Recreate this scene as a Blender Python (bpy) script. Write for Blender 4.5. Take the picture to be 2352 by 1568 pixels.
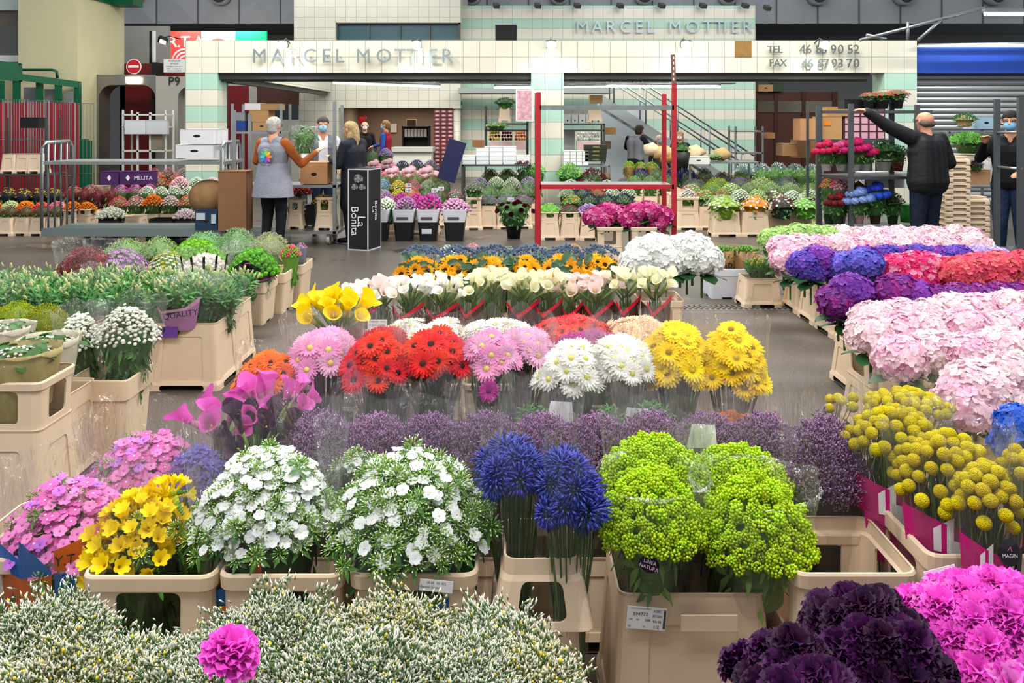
import bpy, math, random
import numpy as np
from mathutils import Vector, Matrix, Euler

for o in list(bpy.data.objects): bpy.data.objects.remove(o)
SC = bpy.context.scene
COL = SC.collection
RN = random.Random(11)
PI = math.pi
F, HZ, CX, CH = 1950.0, 275.0, 1176.0, 1.7      # focal length in pixels, horizon row, centre column, eye height

# ------------------------------------------------------------------ camera, world, big lights, exposure
cam = bpy.data.objects.new('camera', bpy.data.cameras.new('camera'))
COL.objects.link(cam)
cam.location = (0, 0, CH)
cam.rotation_euler = (PI/2, 0, 0)
cam.data.sensor_width = 36
cam.data.lens = F/2352*36
cam.data.shift_y = -(784-HZ)/2352
cam.data.clip_end = 200
SC.camera = cam

wd = bpy.data.worlds.new('world'); SC.world = wd; wd.use_nodes = True
bgn = wd.node_tree.nodes['Background']
bgn.inputs[0].default_value = (0.86, 0.93, 1.0, 1)
bgn.inputs[1].default_value = 0.42

def area_light(name, loc, sx, sy, power, color=(1, .97, .92), rot=(0, 0, 0)):
    l = bpy.data.lights.new(name, 'AREA'); l.shape = 'RECTANGLE'; l.size = sx; l.size_y = sy
    l.energy = power; l.color = color
    o = bpy.data.objects.new(name, l); COL.objects.link(o); o.location = loc; o.rotation_euler = rot
    return o
area_light('hall_area_light', (-1.6, 0.9, 5.2), 4.0, 1.6, 170)
area_light('hall_area_light', (3.4, 2.6, 5.4), 4.0, 1.6, 170)
area_light('hall_area_light', (-3.0, 7.0, 6.2), 5.0, 2.0, 300)
area_light('hall_area_light', (4.0, 8.0, 6.2), 5.0, 2.0, 300)
area_light('hall_area_light', (-4.5, 13.0, 6.4), 5.0, 2.0, 380)
area_light('hall_area_light', (4.5, 13.0, 6.4), 5.0, 2.0, 340)
area_light('hall_area_light', (0.0, 20.0, 4.6), 10.0, 2.0, 330)
area_light('hall_area_light', (8.0, 22.0, 4.6), 4.0, 2.0, 90)
area_light('hall_area_light', (-6.0, 19.5, 6.4), 7.0, 1.5, 190, (1, .98, .95), (1.75, 0, 0))  # added fill, no real lamp: brightens the upper back wall, left side
area_light('hall_area_light', (6.0, 19.5, 6.4), 7.0, 1.5, 190, (1, .98, .95), (1.75, 0, 0))  # matching added fill for the right side of the back wall

SC.view_settings.view_transform = 'Standard'
SC.view_settings.look = 'None'
SC.view_settings.gamma = 1
SC.view_settings.use_curve_mapping = False
SC.view_settings.exposure = 0.55
cy = SC.cycles
cy.max_bounces = 6; cy.diffuse_bounces = 3; cy.glossy_bounces = 2; cy.transmission_bounces = 2
cy.transparent_max_bounces = 10
cy.use_adaptive_sampling = True; cy.adaptive_threshold = 0.03
cy.caustics_reflective = False; cy.caustics_refractive = False
cy.sample_clamp_indirect = 4

# ------------------------------------------------------------------ helpers: placing
def W(x, y, d): return Vector(((x-CX)*d/F, d, CH-(y-HZ)*d/F))
def XX(x, d): return (x-CX)*d/F
def ZZ(y, d): return CH-(y-HZ)*d/F
def gd(y): return F*CH/(y-HZ)

# ------------------------------------------------------------------ helpers: materials
def lin(c):
    if isinstance(c, str): c = [int(c[i:i+2], 16) for i in (0, 2, 4)]
    return tuple((v/255/12.92 if v/255 <= .04045 else ((v/255+.055)/1.055)**2.4) for v in c)+(1.0,)
MC = {}
def mat(color, rough=.6, metal=0, spec=.3, tr=0, var=0, noise=0, nscale=8, emit=0, bump=0, bscale=60, vor=0):
    key = (str(color), rough, metal, spec, tr, var, noise, nscale, emit, bump, bscale, vor)
    if key in MC: return MC[key]
    m = bpy.data.materials.new('surface_%d' % len(MC)); m.use_nodes = True
    nt = m.node_tree; N = nt.nodes; L = nt.links; b = N['Principled BSDF']
    b.inputs['Base Color'].default_value = lin(color)
    b.inputs['Roughness'].default_value = rough; b.inputs['Metallic'].default_value = metal
    b.inputs['Specular IOR Level'].default_value = spec
    csock = None
    if var or noise:
        hs = N.new('ShaderNodeHueSaturation'); hs.inputs['Color'].default_value = lin(color)
        if var:
            oi = N.new('ShaderNodeObjectInfo')
            mr = N.new('ShaderNodeMapRange'); mr.inputs[3].default_value = 1-var; mr.inputs[4].default_value = 1+var*.6
            L.new(oi.outputs['Random'], mr.inputs[0]); vs = mr.outputs[0]
            mh = N.new('ShaderNodeMapRange'); mh.inputs[3].default_value = .5-var*.06; mh.inputs[4].default_value = .5+var*.06
            L.new(oi.outputs['Random'], mh.inputs[0]); L.new(mh.outputs[0], hs.inputs['Hue'])
        if noise:
            tc = N.new('ShaderNodeTexCoord'); nz = N.new('ShaderNodeTexNoise'); nz.inputs['Scale'].default_value = nscale
            nz.inputs['Detail'].default_value = 3
            L.new(tc.outputs['Object'], nz.inputs['Vector'])
            m2 = N.new('ShaderNodeMapRange'); m2.inputs[1].default_value = .3; m2.inputs[2].default_value = .7
            m2.inputs[3].default_value = 1-noise; m2.inputs[4].default_value = 1+noise*.5
            L.new(nz.outputs[0], m2.inputs[0])
            if var:
                mu = N.new('ShaderNodeMath'); mu.operation = 'MULTIPLY'; L.new(vs, mu.inputs[0]); L.new(m2.outputs[0], mu.inputs[1]); vs = mu.outputs[0]
            else: vs = m2.outputs[0]
        L.new(vs, hs.inputs['Value']); csock = hs.outputs[0]; L.new(csock, b.inputs['Base Color'])
    if bump or vor:
        tc = N.new('ShaderNodeTexCoord')
        nz = N.new('ShaderNodeTexVoronoi' if vor else 'ShaderNodeTexNoise'); nz.inputs['Scale'].default_value = bscale
        L.new(tc.outputs['Object'], nz.inputs['Vector'])
        bp = N.new('ShaderNodeBump'); bp.inputs['Strength'].default_value = bump or vor; bp.inputs['Distance'].default_value = .01
        bp.invert = bool(vor)
        L.new(nz.outputs[0], bp.inputs['Height']); L.new(bp.outputs[0], b.inputs['Normal'])
    if emit:
        b.inputs['Emission Color'].default_value = lin(color); b.inputs['Emission Strength'].default_value = emit
    if tr:
        t = N.new('ShaderNodeBsdfTranslucent'); t.inputs[0].default_value = lin(color)
        if csock: L.new(csock, t.inputs[0])
        mx = N.new('ShaderNodeMixShader'); mx.inputs[0].default_value = tr
        L.new(b.outputs[0], mx.inputs[1]); L.new(t.outputs[0], mx.inputs[2]); L.new(mx.outputs[0], N['Material Output'].inputs[0])
    MC[key] = m
    return m
def petalm(c, var=.14): return mat(c, .55, 0, .25, .3, var)
def leafm(c='3c6a2c', var=.2): return mat(c, .45, 0, .4, .15, var)

def film(tint='ffffff', haze=.022, gloss=.07):
    key = ('film', tint, haze, gloss)
    if key in MC: return MC[key]
    m = bpy.data.materials.new('clear_film'); m.use_nodes = True
    nt = m.node_tree; N = nt.nodes; L = nt.links; N.clear()
    out = N.new('ShaderNodeOutputMaterial')
    tp = N.new('ShaderNodeBsdfTransparent'); tp.inputs[0].default_value = (.99, .99, .99, 1)
    gl = N.new('ShaderNodeBsdfGlossy'); gl.inputs[1].default_value = .12
    df = N.new('ShaderNodeBsdfDiffuse'); df.inputs[0].default_value = lin(tint)
    tc = N.new('ShaderNodeTexCoord'); nz = N.new('ShaderNodeTexNoise'); nz.inputs['Scale'].default_value = 3.2
    nz.inputs['Detail'].default_value = 4; nz.inputs['Distortion'].default_value = 1.5
    L.new(tc.outputs['Object'], nz.inputs['Vector'])
    bp = N.new('ShaderNodeBump'); bp.inputs['Strength'].default_value = .6; bp.inputs['Distance'].default_value = .15
    L.new(nz.outputs[0], bp.inputs['Height']); L.new(bp.outputs[0], gl.inputs['Normal'])
    fr = N.new('ShaderNodeLayerWeight'); fr.inputs[0].default_value = .25; L.new(bp.outputs[0], fr.inputs['Normal'])
    ml = N.new('ShaderNodeMath'); ml.operation = 'MULTIPLY_ADD'; ml.inputs[1].default_value = .24; ml.inputs[2].default_value = gloss*.3
    L.new(fr.outputs[0], ml.inputs[0])
    m1 = N.new('ShaderNodeMixShader'); L.new(ml.outputs[0], m1.inputs[0]); L.new(tp.outputs[0], m1.inputs[1]); L.new(gl.outputs[0], m1.inputs[2])
    m2 = N.new('ShaderNodeMixShader'); m2.inputs[0].default_value = haze; L.new(m1.outputs[0], m2.inputs[1]); L.new(df.outputs[0], m2.inputs[2])
    L.new(m2.outputs[0], out.inputs[0])
    MC[key] = m
    return m

def tile_mat(z0=None, size=.30):
    key = ('tile', z0, size)
    if key in MC: return MC[key]
    m = bpy.data.materials.new('wall_tiles'); m.use_nodes = True
    nt = m.node_tree; N = nt.nodes; L = nt.links; b = N['Principled BSDF']
    b.inputs['Roughness'].default_value = .3
    def M(op, a, c=None, d=None):
        n = N.new('ShaderNodeMath'); n.operation = op
        for k, v in enumerate((a, c, d)):
            if v is None: continue
            if isinstance(v, (int, float)): n.inputs[k].default_value = v
            else: L.new(v, n.inputs[k])
        return n.outputs[0]
    g = N.new('ShaderNodeNewGeometry'); sp = N.new('ShaderNodeSeparateXYZ'); L.new(g.outputs['Position'], sp.inputs[0])
    sn = N.new('ShaderNodeSeparateXYZ'); L.new(g.outputs['Normal'], sn.inputs[0])
    side = M('GREATER_THAN', M('ABSOLUTE', sn.outputs[0]), .5)
    u = M('ADD', M('MULTIPLY', sp.outputs[1], side), M('MULTIPLY', sp.outputs[0], M('SUBTRACT', 1, side)))
    zz = M('SUBTRACT', 200*size+(z0 or 2.56), sp.outputs[2])
    fu = M('FRACT', M('DIVIDE', M('ADD', u, 60), size)); fz = M('FRACT', M('DIVIDE', zz, size))
    grout = M('MAXIMUM', M('LESS_THAN', fu, .035), M('LESS_THAN', fz, .035))
    row = M('MODULO', M('FLOOR', M('DIVIDE', zz, size)), 2)
    cx_ = N.new('ShaderNodeMix'); cx_.data_type = 'RGBA'
    cx_.inputs[6].default_value = lin('a3c6b3') if z0 else lin('cfccbb'); cx_.inputs[7].default_value = lin('cfccbb')
    L.new(row, cx_.inputs[0])
    wn = N.new('ShaderNodeTexWhiteNoise'); wn.noise_dimensions = '2D'
    cb = N.new('ShaderNodeCombineXYZ'); L.new(M('FLOOR', M('DIVIDE', M('ADD', u, 60), size)), cb.inputs[0]); L.new(M('FLOOR', M('DIVIDE', zz, size)), cb.inputs[1])
    L.new(cb.outputs[0], wn.inputs['Vector'])
    hs = N.new('ShaderNodeHueSaturation'); L.new(cx_.outputs[2], hs.inputs['Color']); L.new(M('MULTIPLY_ADD', wn.outputs[0], .07, .95), hs.inputs['Value'])
    c2 = N.new('ShaderNodeMix'); c2.data_type = 'RGBA'; L.new(grout, c2.inputs[0]); L.new(hs.outputs[0], c2.inputs[6]); c2.inputs[7].default_value = lin('8d8f80')
    L.new(c2.outputs[2], b.inputs['Base Color'])
    MC[key] = m
    return m

# ------------------------------------------------------------------ helpers: meshes
class MB:
    def __init__(s): s.v = []; s.f = []; s.m = []; s.n = 0
    def add(s, vs, fs, m=0, M=None):
        vs = np.asarray(vs, float).reshape(-1, 3)
        if M is not None:
            A = np.array(M); vs = vs @ A[:3, :3].T + A[:3, 3]
        s.v.append(vs); k = s.n
        s.f.extend([tuple(i+k for i in f) for f in fs])
        if isinstance(m, int): s.m.extend([m]*len(fs))
        else: s.m.extend(m)
        s.n += len(vs)
        return s
    def put(s, o, M=None, m=None):
        return s.add(o.V(), o.f, o.m if m is None else m, M)
    def V(s): return np.concatenate(s.v) if s.v else np.zeros((0, 3))
    def box(s, c, e, m=0, rot=None, M=None):
        x, y, z = e[0]/2, e[1]/2, e[2]/2
        vs = np.array([(-x,-y,-z),(x,-y,-z),(x,y,-z),(-x,y,-z),(-x,-y,z),(x,-y,z),(x,y,z),(-x,y,z)])
        if rot: vs = vs @ np.array(Euler(rot).to_matrix()).T
        vs = vs + np.array(c)
        return s.add(vs, [(0,3,2,1),(4,5,6,7),(0,1,5,4),(1,2,6,5),(2,3,7,6),(3,0,4,7)], m, M)
    def bb(s, x0, x1, y0, y1, z0, z1, m=0): return s.box(((x0+x1)/2,(y0+y1)/2,(z0+z1)/2),(abs(x1-x0),abs(y1-y0),abs(z1-z0)), m)
    def tube(s, pts, r, n=8, m=0, cap=True, M=None):
        pts = [Vector(p) for p in pts]; k = len(pts)
        rs = r if isinstance(r, (list, tuple)) else [r]*k
        vs = []; fs = []
        for i, p in enumerate(pts):
            t = (pts[min(i+1, k-1)]-pts[max(i-1, 0)]).normalized()
            a = Vector((0, 0, 1)) if abs(t.z) < .9 else Vector((0, 1, 0))
            u = t.cross(a).normalized(); w = t.cross(u)
            for j in range(n):
                q = 2*PI*j/n; vs.append(p+(u*math.cos(q)+w*math.sin(q))*rs[i])
        for i in range(k-1):
            for j in range(n):
                a = i*n+j; b = i*n+(j+1) % n; fs.append((a, b, b+n, a+n))
        if cap: fs += [tuple(range(n))[::-1], tuple(range((k-1)*n, k*n))]
        return s.add([tuple(v) for v in vs], fs, m, M)
    def sphere(s, c, r, seg=10, rings=6, m=0, z0=-1, M=None):
        rx, ry, rz = r if isinstance(r, (list, tuple)) else (r, r, r)
        vs = [(c[0], c[1], c[2]+rz)]; fs = []
        th0 = math.acos(max(-1, min(1, z0)))
        for i in range(1, rings+1):
            th = th0*i/rings
            if z0 <= -1 and i == rings: break
            for j in range(seg):
                a = 2*PI*j/seg; vs.append((c[0]+rx*math.sin(th)*math.cos(a), c[1]+ry*math.sin(th)*math.sin(a), c[2]+rz*math.cos(th)))
        nr = (len(vs)-1)//seg
        for j in range(seg): fs.append((0, 1+j, 1+(j+1) % seg))
        for i in range(nr-1):
            for j in range(seg):
                a = 1+i*seg+j; b = 1+i*seg+(j+1) % seg; fs.append((a, a+seg, b+seg, b))
        if z0 <= -1:
            vs.append((c[0], c[1], c[2]-rz)); k = len(vs)-1
            for j in range(seg): fs.append((1+(nr-1)*seg+j, k, 1+(nr-1)*seg+(j+1) % seg))
        return s.add(vs, fs, m, M)
    def lathe(s, prof, n=16, m=0, M=None, c=(0, 0, 0)):
        vs = []; fs = []
        for r, z in prof:
            for j in range(n):
                a = 2*PI*j/n; vs.append((c[0]+r*math.cos(a), c[1]+r*math.sin(a), c[2]+z))
        for i in range(len(prof)-1):
            for j in range(n):
                a = i*n+j; b = i*n+(j+1) % n; fs.append((a, b, b+n, a+n))
        return s.add(vs, fs, m, M)
    def octa(s, c, r, h, ax=None, m=0):
        vs = np.array([(r,0,0),(0,r,0),(-r,0,0),(0,-r,0),(0,0,h),(0,0,-h)], float)
        if ax is not None:
            vs = vs @ np.array(Vector((0,0,1)).rotation_difference(Vector(ax)).to_matrix()).T
        return s.add(vs+np.array(c), [(0,1,4),(1,2,4),(2,3,4),(3,0,4),(1,0,5),(2,1,5),(3,2,5),(0,3,5)], m)
    def petal(s, az, L, wd, r0=0, tilt=0, curl=0, cup=.15, seg=3, m=0, z=0, tip=.0, M=None, ruf=0, rnd=None, cross=3):
        ca, sa = math.cos(az), math.sin(az); vs = []; x, zz = r0, z
        for i in range(seg+1):
            t = i/seg; w = wd/2*(math.sin(PI*(.12+.76*t))**.7)
            if i == seg: w = wd/2*(.12+tip)
            for j in range(cross):
                q = -1+2*j/(cross-1)
                dz_ = cup*wd*abs(q); 
                rr = x; 
                if ruf: dz_ += ruf*t*(1 if (j+i) % 2 else -1)*(.5+rnd.random()); rr += ruf*.8*(rnd.random()-.5)*t
                vs.append((rr*ca-q*w*sa, rr*sa+q*w*ca, zz+dz_))
            a = tilt+curl*t; x += L/seg*math.cos(a); zz += L/seg*math.sin(a)
        fs = [(i*cross+j, (i+1)*cross+j, (i+1)*cross+j+1, i*cross+j+1) for i in range(seg) for j in range(cross-1)]
        return s.add(vs, fs, m, M)
    def mesh(s, name, mats, smooth=True):
        me = bpy.data.meshes.new(name)
        me.from_pydata(s.V().tolist(), [], s.f)
        for q in mats: me.materials.append(q)
        me.polygons.foreach_set('material_index', s.m)
        me.polygons.foreach_set('use_smooth', [smooth]*len(s.f))
        me.update()
        return me

def aim(n, loc=(0, 0, 0), spin=0, sc=1):
    q = Vector((0, 0, 1)).rotation_difference(Vector(n).normalized()).to_matrix().to_4x4()
    return Matrix.Translation(loc) @ q @ Matrix.Rotation(spin, 4, 'Z') @ Matrix.Scale(sc, 4)

def put(o, parent=None, M=None, **p):
    COL.objects.link(o)
    if parent is not None: o.parent = parent
    if M is not None: o.matrix_basis = M
    for k, v in p.items():
        if v is not None: o[k] = v
    return o
def ob(name, me, parent=None, loc=(0, 0, 0), rot=(0, 0, 0), scale=(1, 1, 1), M=None, **p):
    o = bpy.data.objects.new(name, me)
    if M is None:
        o.location = loc; o.rotation_euler = rot; o.scale = scale
    return put(o, parent, M, **p)
def thing(name, label, cat, loc=(0, 0, 0), rz=0, group=None, **k):
    return ob(name, None, None, loc, (0, 0, rz), label=label, category=cat, group=group, **k)
def struct(name, mb, mats, smooth=False): return ob(name, mb.mesh(name, mats, smooth), kind='structure')
def solo(name, label, cat, mb, mats, loc=(0, 0, 0), rz=0, group=None, smooth=False, **k):
    return ob(name, mb.mesh(name, mats, smooth), None, loc, (0, 0, rz), label=label, category=cat, group=group, **k)
PR = {}
def cached(key, fn):
    if key not in PR: PR[key] = fn()
    return PR[key]
_font = {}
def text(parent, s, size, loc, color, rot=(PI/2, 0, 0), extrude=.0, name='lettering', bold=0, align='CENTER', spacing=1, **p):
    color = color if not isinstance(color, str) else mat(color, .5)
    def mk():
        c = bpy.data.curves.new(name, 'FONT'); c.body = s; c.size = size; c.extrude = extrude; c.offset = bold; c.resolution_u = 3
        c.align_x = align; c.align_y = 'CENTER'; c.space_character = spacing
        c.materials.append(color)
        o = bpy.data.objects.new('tmp', c); me = bpy.data.meshes.new_from_object(o); bpy.data.objects.remove(o); bpy.data.curves.remove(c)
        return me
    me = cached(('text', s, size, extrude, bold, color.name, align), mk)
    return ob(name, me, parent, loc, rot, **p)
ORD = ['first','second','third','fourth','fifth','sixth','seventh','eighth','ninth','tenth','eleventh','twelfth','thirteenth','fourteenth','fifteenth','sixteenth','seventeenth','eighteenth','nineteenth','twentieth']
def nth(i, n, where):
    if n == 1: return where.replace('{}', 'alone')
    w = 'leftmost' if i == 0 else 'rightmost' if i == n-1 else ORD[i]+' from the left'
    return w

# ------------------------------------------------------------------ buckets and crates
PLA = mat('e6cdb0', .45, 0, .35, 0, .05, .06, 5)
def shell(w, d, rows, th=.006, cells={}, cols=(0, .2, .8, 1), cr=.03, floor=0, rec=.012, rcor=.02):
    mb = MB(); R0 = []
    def ring(j):
        z, o = rows[j]; hw, hd = w/2+o, d/2+o; c = cr; P = []
        sides = [((-hw+c, -hd), (hw-c, -hd), (0, -1), (1, 0)), ((hw, -hd+c), (hw, hd-c), (1, 0), (0, 1)),
                 ((hw-c, hd), (-hw+c, hd), (0, 1), (-1, 0)), ((-hw, hd-c), (-hw, -hd+c), (-1, 0), (0, -1))]
        for a, b, n, n2 in sides:
            for t in cols: P.append((a[0]+(b[0]-a[0])*t, a[1]+(b[1]-a[1])*t, z, n[0], n[1]))
            cxx, cyy = b[0]-n[0]*c, b[1]-n[1]*c
            for q in (30, 60):
                q = math.radians(q); nx = n[0]*math.cos(q)+n2[0]*math.sin(q); ny = n[1]*math.cos(q)+n2[1]*math.sin(q)
                P.append((cxx+nx*c, cyy+ny*c, z, nx, ny))
        return P
    RS = [ring(j) for j in range(len(rows))]; n = len(RS[0]); per = len(cols)+2
    def pt(i, j, off): p = RS[j][i % n]; return np.array((p[0]-p[3]*off, p[1]-p[4]*off, p[2]))
    for j in range(len(rows)-1):
        for i in range(n):
            side, k = divmod(i, per)
            st = cells.get((side % 2, k, j), cells.get((k, j))) if k < len(cols)-1 else None
            q = lambda off: (pt(i, j, off), pt(i+1, j, off), pt(i+1, j+1, off), pt(i, j+1, off))
            o4, i4 = q(0), q(th)
            if st is None:
                mb.add(list(o4), [(0, 1, 2, 3)]); mb.add(list(i4), [(3, 2, 1, 0)]); continue
            W_ = np.linalg.norm(o4[1]-o4[0]); H_ = np.linalg.norm(o4[3]-o4[0]); r = min(rcor, W_*.4, H_*.4)
            ru, rv = r/W_, r/H_; uv = []; cor = []
            for (cu, cv, a0) in ((ru, rv, 180), (1-ru, rv, 270), (1-ru, 1-rv, 0), (ru, 1-rv, 90)):
                arc = [(cu+ru*math.cos(math.radians(a0+s*30)), cv+rv*math.sin(math.radians(a0+s*30))) for s in range(4)]
                cor.append(arc); uv += arc
            bl = lambda Q, u, v: (Q[0]*(1-u)+Q[1]*u)*(1-v)+(Q[3]*(1-u)+Q[2]*u)*v
            for Q, fl in ((o4, 0), (i4, 1)):
                if fl and st == 'R': mb.add(list(Q), [(3, 2, 1, 0)]); continue
                for c4, arc in zip(((0, 0), (1, 0), (1, 1), (0, 1)), cor):
                    vs = [bl(Q, *c4)]+[bl(Q, *a) for a in arc]; mb.add(vs, [tuple(range(5))])
            dp = rec if st == 'R' else th
            D4 = q(dp); a = [bl(o4, *u) for u in uv]; b = [bl(D4, *u) for u in uv]; m_ = len(uv)
            mb.add(a+b, [(s, (s+1) % m_, m_+(s+1) % m_, m_+s) for s in range(m_)])
            if st == 'R': mb.add(b, [tuple(range(m_))])
    for j in (0, len(rows)-1):
        a = [pt(i, j, 0) for i in range(n)]; b = [pt(i, j, th) for i in range(n)]
        mb.add(a+b, [(s, (s+1) % n, n+(s+1) % n, n+s) for s in range(n)])
    if floor is not None: mb.add([pt(i, floor, th) for i in range(n)], [tuple(range(n))])
    return mb
# base: foot flare, arches, recessed panel ; collar: windows ; crate: lipped, widening upward
def base_mesh(w, d, h):
    return cached(('base', w, d, h), lambda: shell(w-.03, d-.03, [(0, .032), (.035, .03), (.06, .022), (h*.80, .004), (h-.012, 0), (h, .003)], .006,
        {(1, 0): 'H', (1, 2): 'R'}, (0, .16, .84, 1), .03, 1, .014).mesh('flower_bucket', [PLA], False))
def collar_mesh(w, d, h):
    return cached(('collar', w, d, h), lambda: shell(w-.03, d-.03, [(0, 0), (.025, 0), (h*.80, .004), (h*.83, .012), (h-.006, .014), (h, .011)], .007,
        {(1, 1): 'H'}, (0, .17, .83, 1), .035, None, .014).mesh('collar', [PLA], False))
def taper_mesh(w, d, h):
    return cached(('taper', w, d, h), lambda: shell(w-.03, d-.03, [(0, .035), (h*.12, .03), (h*.68, .010), (h*.76, .003), (h, 0)], .006,
        {(1, 1): 'H'}, (0, .17, .83, 1), .03, None, .014).mesh('collar', [PLA], False))
def crate_mesh(w, d, h):
    return cached(('crate', w, d, h), lambda: shell(w-.02, d-.02, [(0, -.02), (.015, -.018), (h*.74, 0), (h*.76, .01), (h-.006, .012), (h, .01)], .006,
        {(1, 0): 'H'}, (0, .3, .7, 1), .03, 1, .014).mesh('flower_crate', [PLA], False))
NB = {}
def bucket(x, d, w=.30, dp=.36, h=.27, label='beige plastic flower bucket', kind='base', collar=0, z=0, name='flower_bucket', group=None, m=None, rz=0):
    """x,d = middle of its front face on the ground, metres"""
    me = {'base': base_mesh, 'crate': crate_mesh, 'taper': taper_mesh}[kind](w, dp, h)
    if m:
        me = cached(('rec', me.name, m.name), lambda: me.copy()); me.materials[0] = m
    if collar:
        t = thing(name, label, 'bucket', (x, d+dp/2, z), rz, group)
        ob('base', me, t); ob('collar', taper_mesh(w, dp, collar) if kind == 'taper' else collar_mesh(w, dp, collar), t, (0, 0, h))
        return t
    return ob(name, me, None, (x, d+dp/2, z), (0, 0, rz), label=label, category='bucket', group=group)

# ------------------------------------------------------------------ flower heads (prototype meshes)
def rr(a, b): return RN.uniform(a, b)
def m_gerbera(c, ctr='1d120c', r=.048):
    mb = MB()
    for k in range(24): mb.petal(2*PI*k/24+rr(-.05, .05), r*rr(.92, 1.05), r*.30, .008, .12+rr(-.08, .12), -.25, -.12, 3, 0, 0, .25)
    for k in range(20): mb.petal(2*PI*(k+.5)/20+rr(-.05, .05), r*rr(.72, .85), r*.27, .008, .35+rr(-.08, .1), -.3, -.12, 2, 0, .003, .25)
    for k in range(16): mb.petal(2*PI*k/16, r*.28, r*.12, .008, .7, -.5, 0, 1, 2, .004)
    mb.lathe([(.0, .012), (.007, .0115), (.012, .008), (.013, .003)], 12, 1)
    mb.lathe([(.004, -.012), (.012, -.003), (.016, .004)], 8, 3)
    mb.tube([(0, 0, -.06), (0, 0, -.008)], .003, 5, 3)
    return mb.mesh('gerbera', [petalm(c), mat(ctr, .8), petalm(c, .05), leafm('7a9a50')])
def m_hydr(c, c2=None, r=.088, n=120, pw=1):
    mb = MB(); mb.sphere((0, 0, 0), (r*.86, r*.86, r*.7), 14, 8, 0)
    for k in range(n):
        z = 1-1.62*(k+.5)/n; a = k*2.39996; s = math.sqrt(max(0, 1-z*z))
        nrm = Vector((s*math.cos(a), s*math.sin(a), z))
        rad = r*(1+rr(-.07, .07)); pos = Vector((nrm.x*rad, nrm.y*rad, nrm.z*rad*.82))
        n2 = (nrm+Vector((rr(-.35, .35), rr(-.35, .35), rr(-.2, .4)))).normalized()
        M = aim(n2, pos, rr(0, 6.28), 1)
        mi = 0 if (c2 is None or RN.random() < .55) else 1
        for q in range(4): mb.petal(q*PI/2+rr(-.1, .1), .0195*rr(.85, 1.1)*pw, .021*pw, .001, .25+rr(-.2, .25), -.5, rr(-.1, .25), 2, mi, 0, .45, M)
        mb.octa(tuple(pos+n2*.002), .002, .002, m=mi)
    return mb.mesh('flower_head', [petalm(c, .06), petalm(c2 or c, .06)])
def m_carn(c, c2=None, r=.036):
    mb = MB(); rnd = random.Random(3)
    for k in range(44):
        t = k/43; el = .15+1.3*t; L = r*(1.05-.25*t)
        mb.petal(k*2.39996, L, r*1.25, .002+.004*(1-t), el, -.75, .0, 4, k % 2, -.004+.010*t, .95, None, .0027, rnd, 7)
    mb.lathe([(.004, -.03), (.009, -.026), (.010, -.004), (.013, .004)], 8, 2)
    mb.tube([(0, 0, -.08), (0, 0, -.026)], .0025, 5, 2)
    return mb.mesh('carnation', [petalm(c, .08), petalm(c2 or c, .08), leafm('5b7d55')])
def m_peony(c, c2=None, r=.035):
    mb = MB()
    for k in range(26):
        t = k/25; el = .3+1.1*t
        mb.petal(k*2.39996, r*1.2, r*1.1, .004, el, 1.1-.3*t, .25, 3, 0 if t < .6 else 1, -.02+.006*t, .5)
    mb.sphere((0, 0, .002), r*.62, 8, 5, 1)
    return mb.mesh('peony', [petalm(c, .1), petalm(c2 or c, .1)])
def m_calla(c, c2, L=.085, spx='e9c53a'):
    mb = MB(); nu, nv = 16, 7; vs = []
    for i in range(nu+1):
        u = -PI*1.08+2*PI*1.08*i/nu; tipf = math.exp(-(u/.75)**2); back = math.exp(-((abs(u)-PI)/.6)**2)
        for j in range(nv):
            v = j/(nv-1); r = .007+.021*v**1.7*(1+.25*tipf*v)+.001*i/nu; z = L*v*(1+.22*tipf*v-.22*back*v)
            if j == nv-1: r += .005+.004*tipf; z -= .004*(1-tipf)
            vs.append((r*math.cos(u), r*math.sin(u), z))
    fs = [(i*nv+j, (i+1)*nv+j, (i+1)*nv+j+1, i*nv+j+1) for i in range(nu) for j in range(nv-1)]
    mb.add(vs, fs, [1 if j < 2 else 0 for i in range(nu) for j in range(nv-1)])
    mb.tube([(0, 0, .01), (.002, 0, .055)], [.004, .0025], 6, 2)
    mb.tube([(0, 0, -.10), (0, 0, .004)], [.0055, .007], 6, 3)
    return mb.mesh('calla', [petalm(c, .06), petalm(c2, .06), mat(spx, .7), leafm('7fa04c')])
def m_phlox(c, eye, r=.0145):
    mb = MB()
    for k in range(5): mb.petal(2*PI*k/5, r, r*1.12, .0012, .1+rr(-.12, .2), -.25, -.05, 3, 0, 0, .5)
    mb.lathe([(.0, .0012), (.0016, .0014), (.0028, .0006)], 6, 1)
    mb.tube([(0, 0, -.016), (0, 0, 0)], [.0008, .0016], 4, 0)
    return mb.mesh('blossom', [petalm(c, .10), mat(eye, .6)])
def m_budtuft(c, tipc, n=26, L=.016):
    mb = MB()
    for k in range(n):
        z = 1-.95*(k+.5)/n; a = k*2.4; s = math.sqrt(1-z*z); d = Vector((s*math.cos(a), s*math.sin(a), z*.9)); l = L*rr(.6, 1.15)
        mb.octa(tuple(d*l), .0018, .006, tuple(d), 0); mb.octa(tuple(d*(l+.006)), .0014, .0035, tuple(d), 1 if RN.random() < .6 else 0)
    for k in range(5): mb.petal(k*1.3, .03, .010, .002, .1, -.5, .1, 2, 2, -.012)
    return mb.mesh('bud_cluster', [leafm('86b23c'), mat(tipc, .5), leafm('4a7a30')])
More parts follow.
